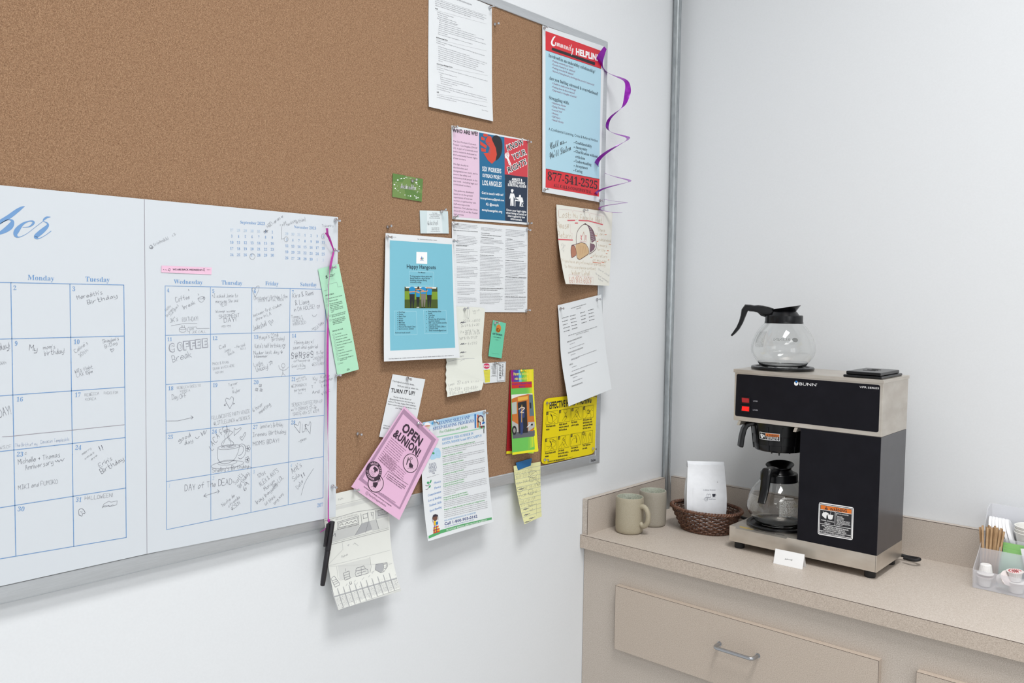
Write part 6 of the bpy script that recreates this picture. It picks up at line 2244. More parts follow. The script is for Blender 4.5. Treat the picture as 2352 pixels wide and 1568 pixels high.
s.poly([(246, 440), (300, 418), (300, 520), (280, 670), (262, 675), (258, 560)], M('bus_rider_blue', (44, 60, 110), .5), 6)
s.line([(246, 440), (272, 420), (300, 430), (262, 470), (290, 470)], 10, M('bus_rider_cloth', (206, 190, 176), .5), 7)
s.line([(274, 400), (272, 560)], 7, M('bus_pole', (226, 176, 60), .5), 7)
s.poly([(282, 520), (318, 510), (320, 640), (290, 650)], LBK, 7)
s.line([(300, 625), (362, 570)], 5, MAT_WHITE, 7)
s.ell((366, 582), 10, 10, LBK, 7, n=10)
s.poly([(236, 330), (330, 318), (330, 350), (238, 366)], M('bus_sign', (226, 172, 70), .5), 6)
s.build('front_leaf', bro)

# ---- yellow lined note, taped
def notelift(u, v):
    return .0006 + .020 * v ** 2 * (1.1 - .7 * u)


s = P_([(1179.7, 1070), (1241.6, 1060), (1244.2, 1185.6), (1204.6, 1203.6)], M('yellow_lined_paper', (230, 228, 170), .7), d0=.0216, grid=14, lift=notelift)
s.crop(1130, 830, .24867)
RUL = M('ruled_line', (150, 160, 176), .7)
for i in range(12):
    y = 1012 + 38.5 * i
    xl = 4 + float(np.interp(y, [965, 1040, 1230, 1400, 1502], [200, 205, 230, 270, 300]))
    s.line([(xl, y), (453, y - 52)], 2, RUL, 2)
for t, a, b in (('5 1/4 + 2 1/2 + 2 1/2', (218, 1046), (372, 1010)), ('35 1/8 + 2 1/2 = 10 1/4', (224, 1082), (384, 1036)), ('17/4 + 3 1/4 =', (230, 1140), (344, 1106)), ('2 1/2 TBO', (346, 1108), (416, 1088)), ('- 8.50"  7/8 - 12 1/2', (274, 1190), (440, 1140)), ('= (.81)  4 1/2  #2', (266, 1252), (418, 1206)), ('2 3/4 + 1 3/4 + 5/8', (258, 1316), (400, 1266)), ('12 + 2 + 1/2 + 3/8', (268, 1340), (384, 1304)), ('Mark', (340, 1344), (376, 1334)), ('next', (350, 1380), (382, 1370))):
    hw(s, t, *a, *b, 22)
for c, rx, ry in (((375, 1040), 42, 34), ((364, 1088), 22, 22), ((358, 1204), 24, 26), ((256, 1182), 26, 24), ((426, 1122), 14, 18)):
    s.ell(c, rx, ry, MAT_PEN, 3, ring=2.5, rot=-.3)
s.line([(330, 1072), (412, 1006)], 2.5, MAT_PEN, 3)
for x, y in ((240, 1180), (286, 1362), (292, 1412), (340, 1445), (300, 1480)):
    s.line([(x, y + 6), (x + 22, y - 8), (x + 6, y + 4), (x + 40, y - 10), (x + 18, y + 6), (x + 56, y - 14)], 4, MAT_PEN, 3)
s.line([(438, 1000), (432, 1090), (400, 1100)], 2.5, MAT_PEN, 3)
s.line([(360, 1322), (412, 1312), (410, 1420)], 2, MAT_PEN, 3)
s.line([(244, 1220), (264, 1216), (244, 1270), (266, 1262)], 2.5, MAT_PEN, 3)
s.build('lined_note', None, 'pale yellow lined note of sums taped to the lower frame, hanging over the wall', 'note')
s = P_([(1184.8, 1062.3), (1221.8, 1051.8), (1219.2, 1068.9), (1190, 1079.6)], M('blue_painters_tape', (36, 104, 158), .6), d0=.0228, grid=4, thick=3)
s.build('masking_tape', None, 'short piece of blue masking tape holding the yellow lined note', 'tape')

# ---- turn it up slip
s = P_([(902, 859), (976.8, 870.8), (946.5, 1016), (871, 1002.7)], MAT_PAPER, d0=.0184, grid=6, lift=lambda u, v: .0015 * v)
s.crop(790, 840, .26792)
s.text('You helped us shut it down...', (414, 134), (610, 172), 14, MAT_INK)
s.text('Will you join us when we...', (456, 176), (646, 208), 14, MAT_INK)
s.text('TURN IT UP!', (400, 224), (606, 252), 32, MAT_INK, 'bold')
s.para(['The Star Garden dancers of', '@equitystrippersnoho are returning to', 'work on Thursday, August 24th following a', 'historic union victory! will we see you in the', 'club? Please keep us!'], (376, 262), (620, 304), (374, 354), 12, MAT_INK, 'sans', 2, True)
s.text('Follow us', (338, 514), (390, 522), 11, MAT_INK)
s.text('@equity', (334, 534), (380, 541), 11, MAT_INK)
s.build('union_slip', None, 'white slip reading TURN IT UP pinned behind the pink flyer', 'flyer')

# ---- pink open & union flyer
def pinklift(u, v):
    return .001 + .016 * (max(0, u * .55 + v * .45 - .55)) ** 1.5 * 1.6


s = P_([(928.6, 932.5), (1008.4, 1008.8), (917, 1194), (806.9, 1117.4)], M('pink_flyer_paper', (230, 184, 214), .65), d0=.0262, grid=12, lift=pinklift)
s.crop(800, 920, .17857)
MAU = M('flyer_mauve', (176, 138, 166), .65)
o_ = [(714, 102), (1128, 498), (664, 1400), (130, 1012)]
i_ = [(706, 170), (1070, 512), (656, 1368), (186, 1000)]
for k in range(4):
    s.quad([o_[k], o_[(k + 1) % 4], i_[(k + 1) % 4], i_[k]], MAU, 1, 8)
MAUD = M('flyer_body_plum', (136, 100, 124), .65)
INKM = M('flyer_plum_ink', (58, 40, 56), .65)
s.text('OPEN', (676, 372), (918, 592), 112, INKM, 'black', 3)
s.text('&UNION!', (568, 448), (900, 726), 98, INKM, 'black', 3)
s.greek((546, 480), (740, 650), (380, 745), 12, 10, MAUD, 2, ragged=.12, last=.95)
s.greek((470, 690), (760, 960), (400, 770), 5, 10, MAUD, 2, ragged=.1, last=.9)
s.line([(455, 985), (510, 902), (770, 1080)], 4, INKM, 2)
s.para(['Scan this QR code to join our mailing list', 'for updates as we work toward reaching', 'an agreement on our first contract!'], (506, 945), (736, 1112), (484, 990), 16, INKM, 'bold', 2)
s.text('or visit actorsequity.org/noho', (420, 1190), (606, 1318), 14, INKM, 'sans')
s.text('And follow our campaign and journey on Instagram', (196, 1108), (552, 1362), 16, INKM, 'bold')
s.text('EquityStrippersNoho', (258, 1214), (480, 1366), 26, INKM, 'sans')
s.ell((240, 1190), 18, 22, INKM, 2, ring=3)
s.ell((240, 1190), 8, 10, INKM, 2, ring=3)
# badges
PKB = M('pink_badge', (228, 188, 212), .6)
s.ell((352, 1062), 103, 118, INKM, 3)
s.ell((352, 1062), 94, 108, PKB, 4)
s.ell((325, 908), 104, 130, INKM, 5)
s.ell((328, 906), 64, 76, PKB, 6)
s.ell((800, 803), 99, 124, INKM, 3)
s.ell((800, 803), 91, 115, PKB, 4)
for t, r_, a0, a1 in (('PROUD UNION', 84, -112, 22), ('STRIPPER', 84, 182, 92)):
    n_ = len(t)
    for i, ch in enumerate(t):
        if ch == ' ':
            continue
        a = math.radians(a0 + (a1 - a0) * i / (n_ - 1))
        ky = 1.22
        inner = r_ - 9 if a1 > a0 else r_ + 9
        cx, cy = 325 + inner * math.cos(a), 908 + inner * ky * math.sin(a)
        sg = 1 if a1 > a0 else -1
        tx, ty = -math.sin(a) * sg, math.cos(a) * sg * ky
        L_ = math.hypot(tx, ty)
        tx, ty = tx / L_, ty / L_
        s.text(ch, (cx - tx * 9, cy - ty * 9), (cx + tx * 9, cy + ty * 9), 24, PKB, 'bold', 7)
s.poly([(314, 868), (336, 842), (380, 880), (372, 912), (352, 905), (345, 925), (330, 918), (332, 890)], INKM, 7)
s.greek((282, 900), (330, 935), (276, 945), 3, 12, MAU, 7, ragged=0, last=1)
s.line([(770, 728), (745, 820), (778, 742), (795, 770), (800, 800), (828, 832), (780, 850)], 9, INKM, 6)
s.ell((808, 740), 14, 14, INKM, 6, ring=5)
s.poly([(780, 795), (830, 825), (826, 862), (780, 856)], INKM, 6)
s.line([(760, 870), (800, 862), (840, 875), (800, 862), (806, 885)], 3, INKM, 6)
s.poly([(314, 1050), (366, 1045), (372, 1080), (350, 1120), (316, 1100)], INKM, 6)
s.line([(290, 1110), (330, 1090), (325, 1135)], 3, INKM, 6)
s.line([(370, 1075), (385, 1015), (405, 1000), (395, 985)], 9, INKM, 8)
s.ell((402, 1018), 8, 14, INKM, 8, ring=4)
s.build('union_flyer', None, 'tilted pink flyer reading OPEN & UNION with round badges', 'flyer')

# ---- reading programmes flyer
def readlift(u, v):
    return .001 + .030 * v ** 2.4 * (1 - .35 * u) - .004 * u * (1 - u) * v


s = P_([(968.8, 971), (1116, 940.5), (1133.8, 1197.8), (983.5, 1242.8)], MAT_PAPER, d0=.0222, grid=16, lift=readlift)
s.crop(970, 940, .10842)
B1 = [(170, 206, 232), (196, 220, 236), (214, 228, 238)]
for i in range(3):
    s.quad([(10, 275 + 60 * i), (1335, 30 + 60 * i), (1340, 92 + 60 * i), (12, 337 + 60 * i)], M('flyer_sky_%s' % 'abc'[i], B1[i], .6), 1, 8)
RB, RG, RS = M('reading_blue', (72, 112, 176), .6), M('reading_green', (104, 176, 112), .6), M('reading_sky', (96, 160, 210), .6)
GREENB = M('reading_green_bar', (150, 208, 172), .6)
s.text('READING SKILLS AND', (344, 325), (1008, 192), 72, RB, 'serif', 3)
s.text('SPEED READING PROGRAMS', (220, 446), (1094, 268), 72, RB, 'serif', 3)
s.text('For Children and Adults', (362, 506), (960, 390), 58, RG, 'serif', 3)
s.line([(290, 588), (760, 498), (1290, 392)], 20, GREENB, 3)
s.text('OFFERED THIS SUMMER IN', (418, 668), (1080, 530), 54, RS, 'serif', 3)
s.text('SANTA MONICA and ON CAMPUS', (418, 752), (1254, 576), 54, RS, 'serif', 3)
for x0, x1, y0, y1, col in ((1102, 1135, 100, 398, (40, 110, 180)), (1148, 1160, 185, 390, (236, 176, 90)), (1160, 1186, 112, 388, (214, 92, 60)), (1186, 1206, 122, 382, (110, 176, 130))):
    s.quad([(x0, y0), (x1, y0 - 4), (x1 + 4, y1 - 5), (x0 + 6, y1)], M('book_%d' % col[0], col, .6), 3, 2)
HAIR, SKN2, MAR = M('girl_hair', (52, 42, 54), .6), M('girl_skin', (222, 212, 190), .6), M('girl_maroon', (140, 52, 72), .6)
s.ell((1232, 190), 62, 70, HAIR, 4)
s.poly([(1172, 190), (1296, 190), (1302, 262), (1168, 276)], HAIR, 4)
s.ell((1232, 205), 46, 58, SKN2, 5)
s.line([(1180, 165), (1232, 128), (1285, 160)], 16, M('girl_band', (86, 50, 110), .6), 6, True)
s.poly([(1222, 262), (1290, 250), (1300, 340), (1222, 350)], MAT_WHITE, 5)
s.poly([(1218, 262), (1240, 262), (1240, 335), (1222, 335)], MAR, 6)
s.poly([(1255, 285), (1300, 250), (1322, 280), (1275, 325)], M('book_40', (40, 110, 180), .6), 7)
s.poly([(1222, 345), (1275, 345), (1265, 400), (1240, 395)], MAR, 6)
s.line([(1260, 352), (1312, 352), (1300, 430), (1302, 500)], 20, M('girl_stocking', (58, 62, 58), .6), 5)
s.ell((1255, 370), 60, 30, RG, 3, n=14)
s.ell((105, 320), 60, 48, MAT_WHITE, 3)
s.ell((105, 372), 52, 45, SKN2, 3)
s.line([(55, 352), (162, 344)], 16, M('cap_orange', (214, 100, 52), .6), 4)
s.line([(115, 440), (155, 440)], 18, RB, 4)
for a in range(3):
    s.line([(212 + 22 * math.cos(a * 1.05), 294 + 34 * math.sin(a * 1.05)), (212 - 22 * math.cos(a * 1.05), 294 - 34 * math.sin(a * 1.05))], 14, M('flower_blue', (60, 160, 216), .6), 3)
PB = M('pond_blue', (176, 212, 234), .6)
s.poly([(150, 1010), (200, 940), (240, 830), (330, 815), (385, 890), (380, 1020), (300, 1030), (200, 1068)], PB, 2, True)
s.ell((330, 930), 40, 55, M('pond_ring', (160, 200, 228), .6), 3, ring=5)
s.ell((232, 928), 26, 24, M('leaf_green', (72, 160, 106), .6), 3, n=14)
SMC = M('college_grey', (120, 124, 148), .6)
for t, a, b, c in (('SANTA', (140, 1200), (295, 1180), 62), ('MONICA', (130, 1268), (305, 1240), 60), ('COLLEGE', (138, 1338), (298, 1300), 58)):
    s.text(t, a, b, c, SMC, 'serif', 3)
s.line([(200, 1330), (235, 1360), (262, 1352), (246, 1330), (225, 1345)], 8, SMC, 3, True)
s.greek((102, 1452), (356, 1375), (102, 1452), 1, 12, MAT_LGREY, ragged=0, last=1)
blocks = [('Program for 4-Year-Olds and Entering Kindergartners', 422, 838, 1112, 690, [(424, 872), (424, 915), (424, 955)]), ('Program for Entering 1st Graders', 426, 1010, 856, 910, [(428, 1050), (428, 1090), (430, 1125)]), ('Program for Entering 2nd Graders', 432, 1180, 872, 1078, [(434, 1222), (434, 1262), (436, 1300), (436, 1340)]), ('Program for Entering 3rd Graders', 438, 1390, 876, 1284, [(440, 1428), (440, 1470), (442, 1508), (442, 1545)])]
for t, x0, y0, x1, y1, ls in blocks:
    s.text(t, (x0, y0), (x1, y1), 26, RG, 'bold', 3)
    for i, (x, y) in enumerate(ls):
        e = 880 if i < len(ls) - 1 else 500
        s.greek((x, y), (x + e, y - e * .215), (x, y), 1, 16, MAT_LGREY, ragged=0, last=1)
s.crop(970, 1090, .10204)
LB2 = M('reading_list_blue', (100, 144, 200), .6)
for t, a, b in (('Phonics', (262, 208), (418, 165)), ('Fluency', (268, 325), (418, 280)), ('Comprehension', (128, 490), (424, 395)), ('Love of Reading', (132, 610), (430, 515)), ('Textbook Skills', (154, 718), (434, 632)), ('Speed Reading', (166, 838), (438, 742))):
    s.text(t, a, b, 48, LB2, 'italic', 3)
LG = M('leaf_green', (72, 160, 106), .6)
for c, rx, ry, ro in (((130, 178), 30, 28, 0), ((186, 150), 16, 42, .3), ((165, 262), 18, 34, .5)):
    s.ell(c, rx, ry, LG, 3, rot=ro, n=16)
PLUM = M('logo_plum', (92, 60, 72), .6)
s.line([(72, 235), (110, 248), (160, 212)], 12, PLUM, 3, True)
s.line([(72, 330), (105, 328), (150, 285)], 10, PLUM, 3, True)
for t, x0, y0, x1, y1, ls in (('Program for Entering 4th Graders', 470, 225, 940, 105, []), ('Program for Entering 5th Graders', 470, 272, 940, 158, [(474, 310), (474, 350), (476, 390), (476, 430), (476, 470)]), ('Program for Entering 6th-8th Graders', 480, 532, 1014, 395, []), ('Program for Entering 9th-11th Graders', 482, 580, 1036, 440, [(484, 622), (484, 662), (486, 700), (486, 740)]), ('Program for Adults, Entering 12th Graders, and College Students', 490, 800, 1402, 582, [(492, 842), (492, 886), (492, 930), (494, 970)])):
    s.text(t, (x0, y0), (x1, y1), 28, RG, 'bold', 3)
    for i, (x, y) in enumerate(ls):
        e = 970 if i < len(ls) - 1 or i == 3 else 270
        s.greek((x, y), (x + e, y - e * .235), (x, y), 1, 16, MAT_LGREY, ragged=0, last=1)
s.text('FOR MORE INFORMATION OR TO REGISTER', (496, 1050), (1204, 866), 32, RS, 'sans', 3)
s.text('Call 1-800-903-0162', (500, 1138), (1242, 956), 62, M('reading_navy', (58, 72, 130), .6), 'bold', 3)
s.text('Mon.-Fri. 5am-7pm, Sat. 5am-4pm and Sun. 7am-3pm', (502, 1188), (1166, 1012), 22, RB, 'sans', 3)
GB = M('reading_bar_green', (84, 166, 104), .6)
for q in ([(140, 1376), (420, 1240), (420, 1320), (140, 1438)], [(420, 1240), (860, 1118), (862, 1186), (420, 1320)], [(860, 1118), (1560, 955), (1564, 1005), (862, 1186)]):
    s.quad(q, GB, 2, 4)
s.text('PLEASE SEE REVERSE SIDE FOR CLASS SCHEDULE', (540, 1262), (1462, 1030), 36, MAT_WHITE, 'serif', 4)
BRS = M('boy_skin', (110, 74, 60), .6)
s.ell((282, 965), 56, 72, BRS, 4)
s.poly([(225, 965), (240, 905), (290, 884), (345, 900), (350, 940), (300, 935), (262, 945)], HAIR, 5)
s.line([(228, 960), (222, 1020), (240, 1072)], 8, HAIR, 5)
s.line([(345, 905), (352, 960), (350, 1020)], 8, HAIR, 5)
s.poly([(262, 1040), (305, 1035), (318, 1130), (268, 1140)], M('book_yellow', (240, 206, 40), .6), 5)
s.line([(256, 1045), (262, 1130)], 16, M('book_red', (196, 60, 46), .6), 5)
s.poly([(295, 1070), (352, 1042), (350, 1110), (300, 1128)], M('book_40', (40, 110, 180), .6), 6)
for i, (col, x0, x1) in enumerate((((214, 92, 60), 248, 366), ((240, 206, 40), 246, 362), ((196, 60, 46), 244, 386), ((240, 176, 40), 244, 388), ((214, 70, 40), 246, 386))):
    y = 1180 + 29 * i
    s.quad([(x0, y), (x1, y - 42), (x1, y - 14), (x0, y + 28)], M('stack_%d_%d' % col[:2], col, .6), 3, 2)
s.line([(272, 1140), (262, 1220), (268, 1290)], 18, M('boy_trousers', (70, 70, 120), .6), 5)
s.line([(306, 1135), (318, 1215), (320, 1290)], 18, M('boy_trousers', (70, 70, 120), .6), 5)
s.build('reading_flyer', None, 'white and blue reading programmes flyer hanging over the bottom frame', 'flyer')

# ---- pencil storyboard drawing
def boardlift(u, v):
    return .0004 + .0285 * (max(0, v - .42) / .58) ** 2.3 * (.75 + .25 * u)


DRAW = M('drawing_paper', (226, 227, 221), .7)
s = P_([(740, 1140), (892, 1105), (919, 1351), (776, 1401)], DRAW, d0=.0213, grid=18, lift=boardlift)
s.crop(700, 1050, .23603)
GRA, GRB, GRC, GRS = M('graphite_light', (198, 199, 197), .7), M('graphite_mid', (172, 173, 175), .7), M('graphite_dark', (128, 128, 133), .7), M('graphite_smudge', (212, 213, 209), .7)
hw(s, 'Path', 328, 420, 376, 402, 20)
hw(s, 'Rehab', 360, 978, 424, 948, 20)
s.line([(300, 468), (640, 385)], 2, GRB, 2)
s.line([(180, 622), (510, 528), (800, 486)], 3, GRC, 2)
s.line([(182, 868), (820, 700)], 3, GRC, 2)
s.line([(182, 850), (816, 686)], 2, GRC, 2)
s.quad([(190, 740), (540, 655), (480, 762), (190, 842)], GRA, 1, 5)
s.quad([(560, 640), (690, 605), (690, 690), (485, 762)], GRB, 1, 4)
s.quad([(630, 625), (690, 605), (720, 700), (660, 712)], GRA, 2, 4)
s.quad([(690, 520), (812, 490), (815, 575), (694, 602)], GRA, 1, 4)
s.line([(318, 630), (525, 568), (528, 650), (320, 702)], 4, GRC, 2, closed=True)
s.line([(330, 640), (515, 585), (518, 638), (332, 686)], 4, GRC, 2, closed=True)
for x in (360, 410, 450, 490):
    s.line([(x - 20, 672 - (x - 340) * .25), (x, 650 - (x - 340) * .25), (x + 15, 662 - (x - 340) * .25)], 4, GRC, 3, True)
s.text('MAKE LINE TO SLIP BEHIND DOORS', (300, 612), (515, 562), 15, GRC, 'hand', 2)
s.text('LINE UP HERE THROUGH DOOR', (302, 712), (512, 662), 17, GRC, 'hand', 2)
s.line([(545, 545), (556, 640), (485, 762)], 4, GRC, 2)
s.line([(612, 530), (622, 618), (590, 730)], 4, GRC, 2)
s.line([(686, 515), (694, 608), (722, 700)], 4, GRC, 2)
s.line([(566, 556), (608, 545), (610, 585), (570, 596)], 4, GRC, 2, closed=True)
s.line([(640, 540), (668, 532), (664, 600)], 4, GRC, 2)
s.line([(650, 545), (655, 570)], 8, GRC, 2)
s.line([(712, 518), (798, 495), (802, 548), (714, 566)], 5, GRC, 2, closed=True)
s.text('AAA', (722, 556), (790, 540), 26, GRC, 'hand', 2)
s.line([(184, 838), (240, 800), (295, 740), (300, 770)], 6, GRC, 2)
s.line([(195, 660), (200, 730)], 3, GRB, 2)
s.line([(362, 815), (372, 895), (238, 1034)], 2, GRB, 2)
s.line([(238, 1052), (380, 1020), (832, 902)], 2, GRB, 2)
s.line([(240, 1060), (850, 1030)], 2, GRA, 2)
s.line([(632, 968), (645, 1060), (640, 1110)], 3, GRC, 2)
s.line([(310, 1060), (322, 1170), (340, 1195), (640, 1120), (850, 1030)], 2, GRB, 2)
s.quad([(322, 1052), (628, 978), (640, 1112), (340, 1190)], GRS, 1, 8)
s.quad([(700, 610), (812, 580), (816, 684), (724, 700)], GRS, 1, 4)
s.quad([(300, 480), (640, 398), (646, 430), (300, 512)], GRS, 1, 6)
s.line([(415, 858), (430, 845), (424, 862)], 4, GRB, 2)
s.line([(470, 850), (485, 832), (520, 858)], 3, GRB, 2)
# furniture
s.line([(375, 1128), (430, 1105), (442, 1175), (390, 1195)], 5, GRC, 2, closed=True)
s.line([(380, 1150), (436, 1130)], 4, GRC, 2)
s.line([(386, 1172), (440, 1152)], 4, GRC, 2)
s.line([(400, 1110), (396, 1080)], 4, GRC, 2)
s.line([(495, 1105), (502, 1078), (575, 1055), (590, 1085), (612, 1090), (618, 1125), (500, 1160), (490, 1128), (500, 1105), (590, 1085)], 5, GRC, 2, closed=True)
s.line([(512, 1130), (596, 1105)], 4, GRC, 2)
s.line([(548, 1068), (552, 1140)], 4, GRC, 2)
s.poly([(690, 1040), (762, 1025), (768, 1100), (740, 1120), (684, 1090)], GRB, 2)
s.line([(690, 1040), (800, 1022), (806, 1060), (770, 1110), (738, 1122), (684, 1090)], 4, GRC, 3, closed=True)
s.line([(765, 1040), (798, 1035), (790, 1075), (770, 1082)], 4, GRC, 3, closed=True)
s.line([(254, 1180), (286, 1152), (336, 1222), (338, 1240), (296, 1262)], 4, GRC, 2, closed=True)
for k in range(3):
    s.line([(266 + 8 * k, 1200 + 20 * k), (306 + 10 * k, 1185 + 16 * k)], 4, GRC, 2)
s.line([(436, 1210), (440, 1236), (456, 1228), (450, 1205)], 6, GRC, 2)
for x, y in ((480, 1215), (500, 1240), (560, 1190), (620, 1165), (655, 1130), (400, 1250)):
    s.line([(x, y), (x + 14, y - 22)], 4, GRB, 2)
# terrazzo strip along the bottom
for i in range(11):
    a, b = i / 11, (i + 1) / 11
    A0, A1 = np.array((262, 1292)), np.array((876, 1110))
    B0, B1_ = np.array((325, 1486)), np.array((928, 1272))
    s.line([tuple(A0 + (A1 - A0) * a), tuple(B0 + (B1_ - B0) * a)], 9, GRB, 2)
    s.quad([tuple(A0 + (A1 - A0) * a + (B0 - A0) * .30), tuple(A0 + (A1 - A0) * b + (B0 - A0) * .30), tuple(A0 + (A1 - A0) * b + (B0 - A0) * .37), tuple(A0 + (A1 - A0) * a + (B0 - A0) * .37)], GRB, 1, 1)
    s.quad([tuple(A0 + (A1 - A0) * a + (B0 - A0) * .40), tuple(A0 + (A1 - A0) * b + (B0 - A0) * .40), tuple(A0 + (A1 - A0) * b + (B0 - A0) * .98), tuple(A0 + (A1 - A0) * a + (B0 - A0) * .98)], GRS, 1, 3)
    for k in range(34):
        u, v = random.uniform(.18, .95), random.uniform(.18 if k < 12 else .42, .97)
        p = (A0 + (A1 - A0) * (a + (b - a) * u)) * (1 - v) + (B0 + (B1_ - B0) * (a + (b - a) * u)) * v
        r_ = random.uniform(1.2, 3)
        s.quad([(p[0] - r_, p[1]), (p[0], p[1] - r_), (p[0] + r_, p[1]), (p[0], p[1] + r_)], GRC, 2, 1)
s.build('pencil_drawing', None, 'pencil storyboard drawing hanging below the board, lower end curling outward', 'drawing')

# ================================================================== push pins
pin_src = None


def pin(b, h, d, label, yellow=False):
    global pin_src
    if pin_src is None:
        m = MB().lathe([(.0004, -.004), (.0006, 0), (.0020, .0004), (.0037, .0012), (.0040, .0024), (.0034, .0037), (.0021, .0049), (.0014, .0068), (.0014, .0112), (.0020, .0128), (.0028, .0139), (.0029, .0152), (.0023, .0162), (0, .0164)], (0, 0, 0), 20)
        pin_src = m.build('push_pin', MAT_CHROME, loc=(0, 0, 0))
        o = pin_src
    else:
        o = pin_src.copy()
        COL.objects.link(o)
    P0 = at(b[0], b[1], 0, d + .0018)
    P1 = at(h[0], h[1], 0, d + .0130)
    dv = Vector(P1 - P0).normalized()
    o.location = Vector(P0) - dv * .0018
    o.rotation_mode = 'QUATERNION'
    o.rotation_quaternion = Vector((0, 0, 1)).rotation_difference(dv)
    if yellow:
        me = o.data.copy()
        me.materials.clear()
        me.materials.append(M('yellow_plastic_pin', (232, 200, 20), .3, spec=.6))
        o.data = me
    tag(o, label, 'push pin', None if yellow else 'silver push pins')


S_ = 'silver push pin '
for b, h, d, l in [
    ((1125.6, 17), (1133.5, 14), .019, S_ + 'at the top right corner of the letter sheet'),
    ((1137, 55.5), (1144, 54), .0167, S_ + 'in bare cork just right of the letter sheet'),
    ((1041.5, 293), (1049, 291), .019, S_ + 'at the top left corner of the outreach flyer'),
    ((1213, 324), (1219, 326), .019, S_ + 'at the top right corner of the outreach flyer'),
    ((1044, 499), (1051, 496.5), .019, S_ + 'at the bottom left corner of the outreach flyer'),
    ((1213, 513), (1220, 512.5), .019, S_ + 'at the bottom right corner of the outreach flyer'),
    ((1042, 515), (1051, 514.5), .0192, S_ + 'at the top left of the three column sheet'),
    ((1211.5, 526.5), (1217.5, 528), .0192, S_ + 'at the top right of the three column sheet'),
    ((1209.5, 712.6), (1216, 712.5), .0192, S_ + 'at the bottom right of the three column sheet'),
    ((1043, 553), (1050, 554), .0238, S_ + 'at the top right of the turquoise flyer'),
    ((890.4, 543.6), (899, 544.5), .0238, S_ + 'at the top left of the turquoise flyer'),
    ((891, 520.6), (897.5, 518.7), .0167, S_ + 'in bare cork above the turquoise flyer'),
    ((947.8, 415), (955, 413), .0188, S_ + 'through the green grass card'),
    ((1014.4, 485), (1023, 481.5), .0188, S_ + 'through the pale blue business card'),
    ((1250.8, 63.5), (1257, 62), .0216, S_ + 'at the top left of the helpline poster'),
    ((1386.5, 114.5), (1392, 113.5), .0225, S_ + 'at the top of the purple foil swirl'),
    ((1250.8, 435.6), (1258, 434), .0216, S_ + 'at the bottom left of the helpline poster'),
    ((1378.5, 460), (1384, 460.5), .0216, S_ + 'at the bottom right of the helpline poster'),
    ((1342, 482.7), (1349, 482.7), .0220, S_ + 'at the top of the lost hat notice'),
    ((1287.6, 708.8), (1294, 708.3), .0230, S_ + 'at the top left of the attorney list'),
    ((1371.8, 687.4), (1378, 687.2), .0230, S_ + 'at the top right of the attorney list'),
    ((1256.9, 925.5), (1263, 926), .0218, S_ + 'at the top left of the yellow sign'),
    ((1366, 910), (1371.5, 911), .0218, S_ + 'at the top right of the yellow sign'),
    ((1251.4, 1055.5), (1258, 1056), .0218, S_ + 'at the bottom left of the yellow sign'),
    ((1362, 1029.8), (1368, 1031), .0218, S_ + 'at the bottom right of the yellow sign'),
    ((771, 505), (779, 506.5), .0228, S_ + 'at the top right corner of the calendar'),
    ((767.6, 574), (776, 576), .0240, S_ + 'holding the magenta ribbon on the calendar'),
    ((762, 614.5), (770, 613.5), .0250, S_ + 'at the top of the green bookmark'),
    ((773, 862.5), (780.5, 861.5), .0250, S_ + 'at the foot of the green bookmark'),
    ((764, 1116.6), (771.5, 1119), .0228, S_ + 'at the lower right edge of the calendar'),
    ((822, 996), (829, 997.5), .0167, S_ + 'in bare cork left of the pink flyer'),
    ((815, 1125.4), (823, 1125), .0276, S_ + 'at the lower left corner of the pink flyer'),
    ((961, 972), (969, 975.5), .0276, S_ + 'at the upper right edge of the pink flyer'),
    ((998.5, 967), (1006, 971.5), .0235, S_ + 'at the top left of the reading flyer'),
    ((1112, 947), (1119, 948), .0235, S_ + 'at the top right of the reading flyer'),
    ((936, 869), (943, 871), .0188, S_ + 'at the top of the TURN IT UP slip'),
    ((1067.5, 709.8), (1074.5, 707.5), .0212, S_ + 'at the top of the torn note'),
    ((1137.4, 741.4), (1145, 741), .0188, S_ + 'at the top of the teal green card'),
    ((1138, 834.6), (1144.5, 835.5), .0188, S_ + 'at the top of the white magenta disc card'),
]:
    pin(b, h, d, l)
pin((1197, 851.5), (1206, 851.5), .0205, 'yellow plastic push pin at the top of the bus brochure', True)

# ================================================================== magenta ribbon with pen
MAG = M('magenta_ribbon', (202, 22, 172), .25, spec=.8, alpha=.72)


def strip(pts, wd, tw, th=.0003):
    """flat ribbon: points (x, y, z); wd widths; tw twist angle about its length (0 = facing the room)"""
    P = [np.array(p, float) for p in pts]
    rings = []
    n = len(P)
    for i in range(n):
        t = P[min(i + 1, n - 1)] - P[max(i - 1, 0)]
        t /= np.linalg.norm(t)
        u = np.array([1.0, 0, 0]) - t * t[0]
        u /= np.linalg.norm(u)
        v = np.cross(t, u)
        c, s_ = math.cos(tw[i]), math.sin(tw[i])
        a, b = v * c + u * s_, u * c - v * s_
        rings.append([P[i] + a * wd[i] / 2 + b * th, P[i] - a * wd[i] / 2 + b * th, P[i] - a * wd[i] / 2 - b * th, P[i] + a * wd[i] / 2 - b * th])
    return MB().loft(rings, 0, True)


rib = empty('ribbon', tuple(at(767, 574, 0, .0262)), 'magenta ribbon tied to a push pin, running down the calendar to the pen', 'ribbon')


def rpts(px, ds):
    return [at(p[0], p[1], 0, d) for p, d in zip(px, ds)]


def res(pts, n):
    return spl(pts, n, -1)


